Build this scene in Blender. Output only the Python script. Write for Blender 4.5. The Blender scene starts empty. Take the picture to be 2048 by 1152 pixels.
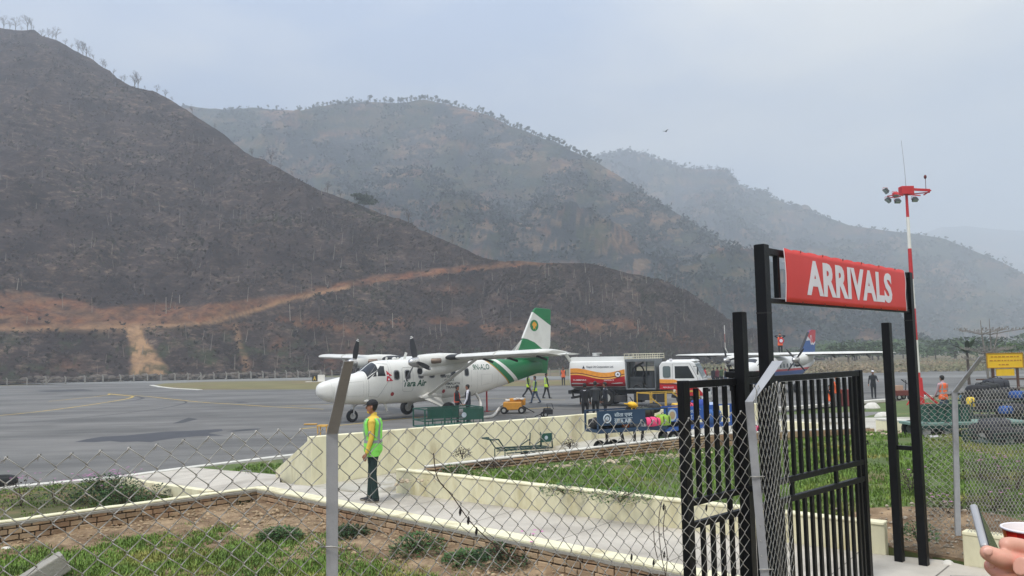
import bpy, bmesh, math, random
import numpy as np
from mathutils import Vector, Matrix, Euler, noise as mnoise
R = math.radians
sc = bpy.context.scene
C = sc.collection
rnd = random.Random(7)
# ---------------------------------------------------------------- camera
FPX = 1600.0; CAMH = 3.2; PITCH = R(4.7); ROLL = R(-1.05)
cam_data = bpy.data.cameras.new('camera'); cam = bpy.data.objects.new('camera', cam_data); C.objects.link(cam)
cam.location = (0, 0, CAMH)
CM = (Matrix.Rotation(math.pi/2 + PITCH, 4, 'X') @ Matrix.Rotation(ROLL, 4, 'Z'))
cam.rotation_euler = CM.to_euler()
cam_data.sensor_width = 36.0; cam_data.lens = FPX/2048*36.0
cam_data.clip_start = 0.05; cam_data.clip_end = 12000
sc.camera = cam
sc.view_settings.view_transform = 'Standard'; sc.view_settings.look = 'None'
sc.view_settings.gamma = 1; sc.view_settings.exposure = 0.30
try: sc.view_settings.use_curve_mapping = False
except Exception: pass
sc.cycles.use_denoising = True
sc.cycles.volume_bounces = 2
sc.cycles.max_bounces = 6
sc.cycles.volume_step_rate = 5
# ---------------------------------------------------------------- sky: hazy overcast, brighter overhead
SUN_EL, SUN_AZ = 58, 215       # degrees; azimuth clockwise from +Y
w = bpy.data.worlds.new("World"); sc.world = w; w.use_nodes = True
nt = w.node_tree; nt.nodes.clear()
def wn(t, **k):
    n = nt.nodes.new(t)
    for a, b in k.items(): setattr(n, a, b)
    return n
out = wn('ShaderNodeOutputWorld'); bg = wn('ShaderNodeBackground'); bg.inputs[1].default_value = 0.1
sky = wn('ShaderNodeTexSky', sky_type='NISHITA'); sky.sun_disc = False
sky.sun_elevation = R(SUN_EL); sky.sun_rotation = R(SUN_AZ); sky.air_density = 1.3; sky.dust_density = 4.0
tc = wn('ShaderNodeTexCoord'); mp = wn('ShaderNodeMapping'); mp.inputs['Scale'].default_value = (1.2, 1.2, 3.2)
nz = wn('ShaderNodeTexNoise'); nz.inputs['Scale'].default_value = 2.2; nz.inputs['Detail'].default_value = 5; nz.inputs['Roughness'].default_value = .45
cr = wn('ShaderNodeValToRGB')
cr.color_ramp.elements[0].position = .40; cr.color_ramp.elements[0].color = (3.3, 4.0, 5.4, 1)
cr.color_ramp.elements[1].position = .72; cr.color_ramp.elements[1].color = (6.9, 6.8, 6.4, 1)
sep = wn('ShaderNodeSeparateXYZ')
rz = wn('ShaderNodeMapRange'); rz.inputs[1].default_value = 0.28; rz.inputs[2].default_value = 1.0; rz.inputs[3].default_value = 1.0; rz.inputs[4].default_value = 2.7
mul = wn('ShaderNodeVectorMath', operation='SCALE')
mx = wn('ShaderNodeMix', data_type='RGBA'); mx.inputs[0].default_value = .82
L = nt.links.new
L(tc.outputs['Generated'], mp.inputs[0]); L(mp.outputs[0], nz.inputs[0])
rx = wn('ShaderNodeMath', operation='MULTIPLY_ADD'); rx.inputs[1].default_value = .30
L(tc.outputs['Generated'], sep.inputs[0]); L(sep.outputs['X'], rx.inputs[0]); L(nz.outputs[0], rx.inputs[2]); L(rx.outputs[0], cr.inputs[0])
L(sep.outputs['Z'], rz.inputs[0])
L(cr.outputs[0], mul.inputs[0]); L(rz.outputs[0], mul.inputs['Scale'])
L(sky.outputs[0], mx.inputs[6]); L(mul.outputs[0], mx.inputs[7]); L(mx.outputs[2], bg.inputs[0]); L(bg.outputs[0], out.inputs[0])
sd = bpy.data.lights.new('sun', 'SUN'); sd.energy = 2.4; sd.angle = R(13); sd.color = (1, .96, .9)
so = bpy.data.objects.new('sun', sd); C.objects.link(so)
az, el = R(SUN_AZ), R(SUN_EL)
sdir = Vector((math.sin(az)*math.cos(el), math.cos(az)*math.cos(el), math.sin(el)))
so.rotation_euler = (-sdir).to_track_quat('-Z', 'Y').to_euler(); so.location = (0, -20, 40)

# ---------------------------------------------------------------- sight lines: photo pixel -> place
RM = CM.to_3x3(); RMn = np.array(RM)
def ray(u, v): return RM @ Vector(((u-1024)/FPX, -(v-576)/FPX, -1))
def G(u, v, z=0.0):
    d = ray(u, v); t = (z-CAMH)/d.z; return Vector((t*d.x, t*d.y, z))
def P(u, v, Y):
    d = ray(u, v); t = Y/d.y; return Vector((t*d.x, Y, CAMH+t*d.z))
def pix(p):
    q = (np.asarray(p, float)-np.array([0, 0, CAMH]))@RMn
    return 1024+FPX*q[..., 0]/-q[..., 2], 576-FPX*q[..., 1]/-q[..., 2]
def interp(x, pts):
    if x <= pts[0][0]: return pts[0][1]
    for (a, b), (c, d) in zip(pts, pts[1:]):
        if x <= c: return b+(d-b)*(x-a)/(c-a)
    return pts[-1][1]
# ---------------------------------------------------------------- materials
def lin(c):
    return tuple(((x/255)/12.92 if x/255 <= .04045 else ((x/255+.055)/1.055)**2.4) for x in c)
MATS = {}
def M(name, col, rough=.6, metal=0.0, var=.15, vs=6.0, bump=0.0, bs=30.0, col2=None, alpha=None, spec=None, coord='Object', stretch=None, island=0.0, two=None):
    """principled surface; colour wanders by +-var with noise of scale vs; optional second colour patches, bump, per-leaf variation"""
    if name in MATS: return MATS[name]
    m = bpy.data.materials.new(name); m.use_nodes = True; t = m.node_tree; N = t.nodes; b = N['Principled BSDF']
    lc = lin(col)
    b.inputs['Roughness'].default_value = rough; b.inputs['Metallic'].default_value = metal
    if spec is not None: b.inputs['Specular IOR Level'].default_value = spec
    tcn = N.new('ShaderNodeTexCoord'); src = tcn.outputs[coord]
    if stretch:
        mpn = N.new('ShaderNodeMapping'); mpn.inputs['Scale'].default_value = stretch; t.links.new(src, mpn.inputs[0]); src = mpn.outputs[0]
    def noise(s, d=5, r=.6):
        n = N.new('ShaderNodeTexNoise'); n.inputs['Scale'].default_value = s; n.inputs['Detail'].default_value = d; n.inputs['Roughness'].default_value = r
        t.links.new(src, n.inputs[0]); return n.outputs[0]
    def rng(s, a, b_, c, d):
        n = N.new('ShaderNodeMapRange'); t.links.new(s, n.inputs[0])
        for i, x in enumerate((a, b_, c, d)): n.inputs[i+1].default_value = x
        return n.outputs[0]
    cur = None
    if col2 is not None:
        lo, hi, s2 = two or (.42, .62, vs*.35)
        mxn = N.new('ShaderNodeMix'); mxn.data_type = 'RGBA'
        t.links.new(rng(noise(s2, 6, .62), lo, hi, 0, 1), mxn.inputs[0])
        mxn.inputs[6].default_value = (*lc, 1); mxn.inputs[7].default_value = (*lin(col2), 1); cur = mxn.outputs[2]
    if var or island:
        v = N.new('ShaderNodeVectorMath'); v.operation = 'SCALE'
        if cur is not None: t.links.new(cur, v.inputs[0])
        else: v.inputs[0].default_value = lc
        s = rng(noise(vs), .3, .7, 1-var, 1+var)
        if island:
            g = N.new('ShaderNodeNewGeometry'); s2 = rng(g.outputs['Random Per Island'], 0, 1, 1-island, 1+island)
            mm = N.new('ShaderNodeMath'); mm.operation = 'MULTIPLY'; t.links.new(s, mm.inputs[0]); t.links.new(s2, mm.inputs[1]); s = mm.outputs[0]
        t.links.new(s, v.inputs['Scale']); cur = v.outputs[0]
    if cur is not None: t.links.new(cur, b.inputs['Base Color'])
    else: b.inputs['Base Color'].default_value = (*lc, 1)
    if bump:
        bn = N.new('ShaderNodeBump'); bn.inputs['Strength'].default_value = bump; bn.inputs['Distance'].default_value = .02
        t.links.new(noise(bs, 6, .65), bn.inputs['Height']); t.links.new(bn.outputs[0], b.inputs['Normal'])
    if alpha is not None:
        b.inputs['Alpha'].default_value = alpha
    MATS[name] = m
    return m
# ---------------------------------------------------------------- mesh helpers
class MB:
    def __init__(s): s.v = []; s.f = []; s.m = []; s.cur = 0
    def add(s, vs, fs):
        o = len(s.v); s.v += [tuple(p) for p in vs]; s.f += [tuple(i+o for i in f) for f in fs]; s.m += [s.cur]*len(fs); return s
    def mat(s, i): s.cur = i; return s
    def box(s, c, d, rot=None, M4=None, taper=1.0):
        hx, hy, hz = d[0]/2, d[1]/2, d[2]/2
        vs = [Vector((x*hx*(taper if z > 0 else 1), y*hy*(taper if z > 0 else 1), z*hz)) for x in (-1, 1) for y in (-1, 1) for z in (-1, 1)]
        if rot is not None:
            e = Euler(rot) if not isinstance(rot, Matrix) else rot
            e = e.to_matrix() if isinstance(e, Euler) else e
            vs = [e @ p for p in vs]
        vs = [p+Vector(c) for p in vs]
        if M4 is not None: vs = [M4 @ p for p in vs]
        return s.add(vs, [(0, 1, 3, 2), (4, 6, 7, 5), (0, 4, 5, 1), (2, 3, 7, 6), (0, 2, 6, 4), (1, 5, 7, 3)])
    def beam(s, p, q, w_, h=None, up=(0, 0, 1)):
        """rectangular bar from p to q, w_ wide, h along the up direction"""
        p, q = Vector(p), Vector(q); h = h or w_
        d = (q-p); l = d.length
        if l < 1e-6: return s
        d.normalize(); u = Vector(up)
        if abs(d.dot(u.normalized())) > .98: u = Vector((0, 1, 0)) if abs(d.y) < .9 else Vector((1, 0, 0))
        x = d.cross(u).normalized(); y = x.cross(d).normalized()
        vs = []
        for e in (p, q):
            for a, b in ((-1, -1), (1, -1), (1, 1), (-1, 1)): vs.append(e+x*a*w_/2+y*b*h/2)
        return s.add(vs, [(3, 2, 1, 0), (4, 5, 6, 7), (0, 1, 5, 4), (1, 2, 6, 5), (2, 3, 7, 6), (3, 0, 4, 7)])
    def tube(s, pts, r, n=8, caps=True, closed=False):
        pts = [Vector(p) for p in pts]; k = len(pts)
        rs = r if isinstance(r, (list, tuple)) else [r]*k
        o = len(s.v); ref = None; vs = []
        for i, p in enumerate(pts):
            if closed: d = pts[(i+1) % k]-pts[i-1]
            else: d = pts[min(i+1, k-1)]-pts[max(i-1, 0)]
            if d.length < 1e-9: d = Vector((0, 0, 1))
            d.normalize()
            if ref is None: ref = Vector((0, 0, 1)) if abs(d.z) < .9 else Vector((1, 0, 0))
            x = (ref-d*ref.dot(d))
            if x.length < 1e-4: x = d.orthogonal()
            x.normalize(); y = d.cross(x); ref = x
            for j in range(n):
                a = 2*math.pi*j/n; vs.append(p+(x*math.cos(a)+y*math.sin(a))*rs[i])
        fs = []
        for i in range(k if closed else k-1):
            for j in range(n):
                a = i*n+j; b = i*n+(j+1) % n; c = ((i+1) % k)*n+(j+1) % n; d_ = ((i+1) % k)*n+j
                fs.append((a, b, c, d_))
        if caps and not closed: fs += [tuple(range(n-1, -1, -1)), tuple((k-1)*n+j for j in range(n))]
        return s.add(vs, fs)
    def loft(s, rings, caps=True, closed=True):
        n = len(rings[0]); vs = [p for r_ in rings for p in r_]; fs = []
        for i in range(len(rings)-1):
            for j in range(n if closed else n-1):
                fs.append((i*n+j, i*n+(j+1) % n, (i+1)*n+(j+1) % n, (i+1)*n+j))
        if caps and closed: fs += [tuple(range(n-1, -1, -1)), tuple((len(rings)-1)*n+j for j in range(n))]
        return s.add(vs, fs)
    def prism(s, poly, O, ux, uy, th):
        """flat outline poly (2D) in plane O,ux,uy extruded by th along ux x uy"""
        O, ux, uy = Vector(O), Vector(ux), Vector(uy); nrm = ux.cross(uy).normalized()*th; n = len(poly)
        a = [O+ux*x+uy*y for x, y in poly]; vs = a+[p+nrm for p in a]
        return s.add(vs, [tuple(range(n-1, -1, -1)), tuple(n+i for i in range(n))]+[(i, (i+1) % n, n+(i+1) % n, n+i) for i in range(n)])
    def ell(s, c, r, nu=12, nv=8, M4=None):
        rings = []
        for i in range(nv+1):
            t = math.pi*i/nv; z = -math.cos(t); q = max(math.sin(t), 1e-3)
            rings.append([Vector((c[0]+r[0]*q*math.cos(2*math.pi*j/nu), c[1]+r[1]*q*math.sin(2*math.pi*j/nu), c[2]+r[2]*z)) for j in range(nu)])
        if M4 is not None: rings = [[M4 @ p for p in rg] for rg in rings]
        return s.loft(rings)
    def disc(s, c, nrm, r, th, n=20):
        c = Vector(c); nrm = Vector(nrm).normalized(); return s.tube([c, c+nrm*th], r, n)
    def build(s, name, mats, parent=None, smooth=False, bevel=0.0, angle=None, seg=2):
        me = bpy.data.meshes.new(name); me.from_pydata(s.v, [], s.f)
        for m in (mats if isinstance(mats, (list, tuple)) else [mats]): me.materials.append(m)
        if any(s.m): me.polygons.foreach_set('material_index', s.m)
        if smooth: me.polygons.foreach_set('use_smooth', [True]*len(me.polygons))
        me.update()
        if smooth and angle: 
            try: me.set_sharp_from_angle(angle=R(angle))
            except Exception: pass
        o = bpy.data.objects.new(name, me); C.objects.link(o)
        if parent is not None: o.parent = parent
        if bevel:
            b = o.modifiers.new('bevel', 'BEVEL'); b.width = bevel; b.segments = seg; b.limit_method = 'ANGLE'; b.angle_limit = R(40)
        return o
def tag(o, label=None, cat=None, group=None, kind=None):
    if label: o['label'] = label
    if cat: o['category'] = cat
    if group: o['group'] = group
    if kind: o['kind'] = kind
    return o
def thing(name, label, cat, loc=(0, 0, 0), rz=0.0, group=None, scale=1.0, rx=0.0):
    o = bpy.data.objects.new(name, None); C.objects.link(o); o.location = loc; o.rotation_euler = (rx, 0, rz); o.scale = (scale,)*3
    o.empty_display_size = .2
    return tag(o, label, cat, group)
def structure(o): o['kind'] = 'structure'; return o
def copy_tree(o, parent=None, label=None):
    c = o.copy(); C.objects.link(c); c.parent = parent
    if label: c['label'] = label
    for ch in list(o.children): copy_tree(ch, c)
    return c
def poly_sheet(name, pts, mat, z=None):
    b = MB(); b.add([Vector((p[0], p[1], z if z is not None else p[2])) for p in pts], [tuple(range(len(pts)))]); return structure(b.build(name, mat))
def text_mesh(body, size=1.0, bold=0.0, shear=0.0, depth=0.003, spacing=1.0):
    cu = bpy.data.curves.new('lettering', 'FONT'); cu.body = body; cu.size = size; cu.offset = bold; cu.shear = shear; cu.extrude = depth/2; cu.space_character = spacing
    cu.resolution_u = 3
    ob = bpy.data.objects.new('lettering', cu); C.objects.link(ob)
    dg = bpy.context.evaluated_depsgraph_get(); me = bpy.data.meshes.new_from_object(ob.evaluated_get(dg)); C.objects.unlink(ob); bpy.data.objects.remove(ob); bpy.data.curves.remove(cu)
    return me
def lettering(name, body, O, ux, uy, width, height, mat, parent=None, bold=0.0, shear=0.0, depth=.003, warp=None, spacing=1.0):
    """letters laid in the plane O,ux,uy (lower-left corner O), scaled to width x height"""
    me = text_mesh(body, 1.0, bold, shear, .02, spacing)
    co = np.array([v.co for v in me.vertices])
    if len(co) == 0: return None
    lo, hi = co.min(0), co.max(0); O, ux, uy = Vector(O), Vector(ux).normalized(), Vector(uy).normalized(); nn = ux.cross(uy)
    for v in me.vertices:
        x = (v.co.x-lo[0])/(hi[0]-lo[0])*width; y = (v.co.y-lo[1])/(hi[1]-lo[1])*(height if height else width*(hi[1]-lo[1])/(hi[0]-lo[0])); z = (v.co.z-lo[2])/max(hi[2]-lo[2], 1e-6)*depth
        p = O+ux*x+uy*y+nn*z
        if warp: p = warp(p)
        v.co = p
    me.materials.clear(); me.materials.append(mat)
    o = bpy.data.objects.new(name, me); C.objects.link(o)
    if parent is not None: o.parent = parent
    return o
def fbm(x, y, z=0.0, oct=4, h=.9):
    return mnoise.fractal(Vector((x, y, z)), h, 2.1, oct)
# ================================================================ SETTING
def vnoise(x, y, seed=0):
    xi = np.floor(x).astype(int); yi = np.floor(y).astype(int); xf = x-xi; yf = y-yi
    def h(a, b):
        n = (a*374761393+b*668265263+seed*1442695041) & 0xffffffff
        n = ((n ^ (n >> 13))*1274126177) & 0xffffffff
        return ((n ^ (n >> 16)) & 0xffff)/65535.0
    u = xf*xf*(3-2*xf); v = yf*yf*(3-2*yf)
    return (h(xi, yi)*(1-u)+h(xi+1, yi)*u)*(1-v)+(h(xi, yi+1)*(1-u)+h(xi+1, yi+1)*u)*v
def nfbm(x, y, oct=5, seed=0, ridged=False, gain=.5):
    a = 1.0; t = 0; s = 0
    for i in range(oct):
        n = vnoise(x, y, seed+i*17)
        if ridged: n = 1-abs(2*n-1)
        t = t+a*n; s += a; a *= gain; x = x*2.03+11.3; y = y*2.03+5.7
    return t/s
# haze: one box of even pale air round everything
hm = bpy.data.materials.new('haze'); hm.use_nodes = True; hm.node_tree.nodes.clear()
ho = hm.node_tree.nodes.new('ShaderNodeOutputMaterial'); hv = hm.node_tree.nodes.new('ShaderNodeVolumePrincipled')
hv.inputs['Color'].default_value = (.84, .91, .985, 1); hv.inputs['Density'].default_value = .00088; hv.inputs['Anisotropy'].default_value = .25
hm.node_tree.links.new(hv.outputs[0], ho.inputs['Volume'])
def build_haze():
    b = MB(); b.box((0, 1450, 209), (6400, 3200, 422)); o = b.build('haze', hm); o['kind'] = 'stuff'

def interp_np(x, pts):
    return np.interp(x, [p[0] for p in pts], [p[1] for p in pts])
def grid_mesh(name, V, mat, attrs=None, smooth=True):
    nu, nt_ = V.shape[:2]; me = bpy.data.meshes.new(name)
    idx = np.arange(nu*nt_).reshape(nu, nt_)
    q = np.stack([idx[:-1, :-1], idx[1:, :-1], idx[1:, 1:], idx[:-1, 1:]], -1).reshape(-1, 4)
    me.vertices.add(nu*nt_); me.vertices.foreach_set('co', V.reshape(-1).astype(np.float32))
    me.loops.add(q.size); me.loops.foreach_set('vertex_index', q.reshape(-1))
    me.polygons.add(len(q)); me.polygons.foreach_set('loop_start', np.arange(0, q.size, 4)); me.polygons.foreach_set('loop_total', np.full(len(q), 4))
    if smooth: me.polygons.foreach_set('use_smooth', np.ones(len(q), bool))
    me.update(calc_edges=True); me.validate()
    for k, a in (attrs or {}).items():
        at = me.attributes.new(k, 'FLOAT', 'POINT'); at.data.foreach_set('value', a.reshape(-1).astype(np.float32))
    me.materials.append(mat); o = bpy.data.objects.new(name, me); C.objects.link(o); return o

def hill(name, crest, foot, us, nt_, amp, seed, mat, freq, back=.5, prof=1.0, paint=None, nseed=0, crest_keep=.25):
    """a mountainside: foot (u, Y, z) up to its skyline (u, v, Y), then down again behind"""
    us = np.asarray(us, float); cv = interp_np(us, [(c[0], c[1]) for c in crest]); cY = interp_np(us, [(c[0], c[2]) for c in crest])
    fY = interp_np(us, [(c[0], c[1]) for c in foot]); fz = interp_np(us, [(c[0], c[2]) for c in foot])
    top = np.array([P(a, b, c) for a, b, c in zip(us, cv, cY)]); 
    slope = top[:, 0]/top[:, 1]; bot = np.stack([slope*fY, fY, fz], 1)
    nb = max(4, nt_//5); t = np.concatenate([np.linspace(0, 1, nt_), 1+back*np.linspace(0, 1, nb+1)[1:]])
    T = t[None, :]; plan = bot[:, None, :]*(1-T[..., None])+top[:, None, :]*T[..., None]
    g = np.where(T <= 1, T**prof, 1-(T-1)**1.25*1.1); z = bot[:, 2:3]+(top[:, 2:3]-bot[:, 2:3])*g
    V = plan.copy(); V[..., 2] = z
    X, Y = V[..., 0], V[..., 1]
    # gullies run downhill: noise finer across than along the slope
    wx_ = (nfbm(X*freq*.8, Y*freq*.8, 3, seed+50)-.5)*1.6; n = nfbm(X*freq+wx_, Y*freq*.45+wx_, 6, seed, True)-.62
    n2 = nfbm(X*freq*4, Y*freq*3.2, 5, seed+9)-.5
    env = np.clip(T*6, 0, 1)*(1-(1-crest_keep)*np.exp(-((T-1)/.10)**2))
    V[..., 2] += (n*amp+n2*amp*.28)*env
    at = paint(V) if paint else {}
    return V, grid_mesh(name, V, mat, at)

# ---- hill surface: dry scrub, bare earth where cut
def hill_mat(name, dark, mid, pale, scale, earth=(140, 92, 66), sand=(172, 138, 104)):
    m = bpy.data.materials.new(name); m.use_nodes = True; t = m.node_tree; N = t.nodes; Lk = t.links.new; b = N['Principled BSDF']; b.inputs['Roughness'].default_value = .95; b.inputs['Specular IOR Level'].default_value = .1
    tcn = N.new('ShaderNodeTexCoord')
    def ns(s, st=(1, 1, 1), d=8, r=.65):
        mpn = N.new('ShaderNodeMapping'); mpn.inputs['Scale'].default_value = st; Lk(tcn.outputs['Object'], mpn.inputs[0])
        n = N.new('ShaderNodeTexNoise'); n.inputs['Scale'].default_value = s; n.inputs['Detail'].default_value = d; n.inputs['Roughness'].default_value = r; Lk(mpn.outputs[0], n.inputs[0]); return n.outputs[0]
    def rg(s, a, b_, c=0, d=1):
        n = N.new('ShaderNodeMapRange'); Lk(s, n.inputs[0])
        for i, x in enumerate((a, b_, c, d)): n.inputs[i+1].default_value = x
        return n.outputs[0]
    def mix(f, a, b_):
        n = N.new('ShaderNodeMix'); n.data_type = 'RGBA'; Lk(f, n.inputs[0])
        for i, x in ((6, a), (7, b_)):
            if isinstance(x, tuple): n.inputs[i].default_value = (*lin(x), 1)
            else: Lk(x, n.inputs[i])
        return n.outputs[2]
    def mu(a, b_, op='MULTIPLY'):
        n = N.new('ShaderNodeMath'); n.operation = op
        for i, x in enumerate((a, b_)):
            if isinstance(x, (int, float)): n.inputs[i].default_value = x
            else: Lk(x, n.inputs[i])
        return n.outputs[0]
    c1 = mix(rg(ns(scale), .38, .62), dark, mid)
    c2 = mix(mu(rg(ns(scale*4.5, (.8, .8, 1.7), 8, .75), .50, .62), rg(ns(scale*.5), .38, .6)), c1, pale)
    c3 = mix(rg(ns(scale*9, (1, 1, 2.4), 6, .8), .38, .62, 0, .8), c2, dark)
    ae = N.new('ShaderNodeAttribute'); ae.attribute_name = 'earth'; as_ = N.new('ShaderNodeAttribute'); as_.attribute_name = 'sand'; ag = N.new('ShaderNodeAttribute'); ag.attribute_name = 'green'
    brk = rg(ns(scale*6), .35, .6, .15, 1)
    c4 = mix(mu(ae.outputs['Fac'], brk), c3, mix(rg(ns(scale*3), .4, .6), earth, (132, 100, 76)))
    c5 = mix(mu(as_.outputs['Fac'], rg(ns(scale*5), .3, .55, .3, 1)), c4, sand)
    c6 = mix(mu(ag.outputs['Fac'], brk), c5, (58, 66, 46))
    Lk(c6, b.inputs['Base Color'])
    bn = N.new('ShaderNodeBump'); bn.inputs['Strength'].default_value = .9; bn.inputs['Distance'].default_value = 1.2/scale*.12
    Lk(ns(scale*4, (1, 1, 1), 8, .7), bn.inputs['Height']); Lk(bn.outputs[0], b.inputs['Normal'])
    return m
def sm(x, a, b): 
    t = np.clip((x-a)/(b-a), 0, 1); return t*t*(3-2*t)
ROAD_LO = [(-400, 650), (0, 657), (100, 655), (250, 653), (330, 650), (420, 643), (500, 622), (560, 602), (640, 584), (720, 568), (800, 556), (950, 538), (1105, 524), (1130, 520)]
ROAD_UP = [(-400, 600), (0, 590), (60, 584), (130, 598), (200, 615), (300, 607), (400, 612), (480, 603), (560, 592), (640, 574), (700, 560), (850, 540), (1000, 527), (1105, 515), (1130, 519)]
ROAD2 = [(420, 655), (520, 647), (660, 652), (700, 662), (780, 645), (860, 655), (960, 658), (1000, 668), (1110, 662), (1180, 658), (1240, 652), (1300, 662), (1360, 682), (1420, 694)]
SEC = [(980, 1), (1005, 0), (1100, 0), (1120, 1)]
def paint_near(V):
    u, v = pix(V); n = nfbm(u/42, v/9, 4, 5)-.5; nf = nfbm(u/14, v/14, 4, 8)-.5
    lo, up = interp_np(u, ROAD_LO), interp_np(u, ROAD_UP)
    e = sm(v, up-4+n*14, up+5+n*14)*(1-sm(v, lo+nf*10, lo+6+nf*10))*(u < 1125)
    r2 = interp_np(u, ROAD2); wd = 9+10*nfbm(u/60, u*0+3, 3, 2); band = np.exp(-((v-r2+4)/wd)**2)*(sm(u, 420, 470)-sm(u, 1400, 1440))*(nfbm(u/75, v/30, 3, 31) > .42)
    e = np.maximum(e, band*.8)
    spots = sum(np.exp(-(((u-a)/c)**2+((v-b)/d)**2)) for a, b, c, d in ((770, 670, 16, 14), (660, 730, 14, 20), (975, 735, 12, 22), (480, 700, 7, 30), (492, 735, 12, 16), (1040, 600, 40, 8), (900, 580, 50, 10), (560, 690, 20, 18), (130, 730, 40, 10), (700, 700, 30, 20)))
    e = np.maximum(e, np.clip(spots, 0, 1)*(.5+nf))
    cx = 268+sm(v, 650, 755)*32; wd = 14+sm(v, 650, 755)*26
    slip = (1-sm(abs(u-cx+n*14), wd*.75, wd*1.1))*sm(v, 640, 655)*(1-sm(v, 752, 762))
    cx2 = 472+sm(v, 650, 740)*20; slip2 = (1-sm(abs(u-cx2+n*10), 3, 9))*.6*sm(v, 640, 655)*(1-sm(v, 735, 748))*.7
    edge = np.exp(-((v-lo-2)/4)**2)*(u < 700)*.7
    sandm = np.clip(np.maximum.reduce([slip, slip2, edge, np.exp(-(((u-225)/90)**2+((v-655)/10)**2))*.5]), 0, 1)
    green = (nfbm(u/30, v/16, 4, 77) > .60)*sm(v, 640, 700)*.8
    e = e*(.55+.6*np.clip((nfbm(u/22, v/7, 4, 61)-.3)*2.5, 0, 1)); return {'earth': np.clip(e, 0, 1), 'sand': sandm, 'green': green}
near_crest = [(-900, 40, 340), (-500, 15, 335), (-200, 25, 330), (0, 54, 320), (60, 60, 315), (120, 85, 305), (160, 112, 300), (250, 162, 285), (370, 218, 265), (440, 264, 255), (500, 304, 245), (560, 337, 235), (640, 387, 222), (700, 407, 215), (800, 442, 205), (880, 474, 198), (960, 507, 192), (1010, 518, 188), (1110, 519, 185), (1180, 530, 190), (1250, 547, 195), (1320, 567, 200), (1400, 604, 205), (1450, 642, 210), (1480, 672, 215), (1540, 702, 225), (1660, 722, 240)]
near_foot = [(-900, 100, .1), (0, 120, .1), (300, 132, .1), (560, 142, .1), (900, 150, .1), (1200, 165, .1), (1500, 196, .1), (1660, 225, .1)]
hmat1 = hill_mat('hill_scrub', (48, 41, 40), (82, 71, 67), (140, 121, 104), .10)
NEARV, nearhill = hill('hillside', near_crest, near_foot, np.linspace(-700, 1650, 1000), 190, 17.0, 3, hmat1, .022, paint=paint_near, back=.6)
structure(nearhill)
def paint_far(V):
    u, v = pix(V); g = (nfbm(u/70, v/60, 4, 41) > .55)*.7
    ridge = np.zeros_like(u)
    e = (nfbm(u/60, v/14, 5, 91) > .60)*.5
    return {'earth': e, 'sand': (nfbm(u/40, v/9, 4, 55) > .63)*.35, 'green': g}
hmat2 = hill_mat('hill_woods', (36, 45, 50), (64, 66, 68), (104, 94, 90), .03)
r2 = [(-300, 232, 800), (200, 226, 790), (300, 214, 780), (440, 214, 760), (520, 220, 740), (600, 220, 730), (660, 210, 720), (730, 206, 715), (800, 202, 705), (850, 193, 700), (920, 208, 690), (1000, 235, 670), (1080, 268, 650), (1160, 303, 620), (1200, 322, 600), (1280, 378, 570), (1350, 424, 545), (1440, 474, 520), (1520, 524, 490), (1640, 604, 450), (1750, 664, 420), (1850, 690, 400), (1960, 702, 390)]
f2 = [(-300, 330, 0), (700, 330, 0), (1200, 300, 0), (1500, 270, 0), (1960, 360, 0)]
R2V, ridge2 = hill('mountain', r2, f2, np.linspace(-300, 1950, 620), 150, 105.0, 21, hmat2, .0062, paint=paint_far, back=.5, crest_keep=.13)
structure(ridge2)
r3 = [(900, 380, 1250), (1100, 340, 1230), (1160, 318, 1220), (1200, 307, 1210), (1250, 300, 1200), (1320, 318, 1180), (1400, 348, 1160), (1500, 381, 1130), (1560, 403, 1110), (1620, 424, 1090), (1700, 450, 1070), (1760, 458, 1060), (1840, 465, 1050), (1890, 473, 1040), (1940, 494, 1020), (2000, 519, 1000), (2060, 552, 980), (2250, 640, 950), (2400, 680, 940)]
f3 = [(900, 700, 0), (2400, 640, 0)]
R3V, ridge3 = hill('mountain', r3, f3, np.linspace(900, 2400, 480), 110, 150.0, 33, hmat2, .0042, paint=paint_far, back=.4, crest_keep=.07)
structure(ridge3)
r4 = [(1500, 520, 2500), (1700, 505, 2550), (1800, 480, 2600), (1880, 457, 2600), (1930, 452, 2600), (1990, 458, 2600), (2050, 462, 2600), (2200, 440, 2600), (2500, 500, 2600)]
_, ridge4 = hill('mountain', r4, [(1500, 1900, 0), (2500, 1900, 0)], np.linspace(1500, 2500, 160), 40, 60.0, 43, hmat2, .002, paint=paint_far, back=.12)
structure(ridge4)
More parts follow.
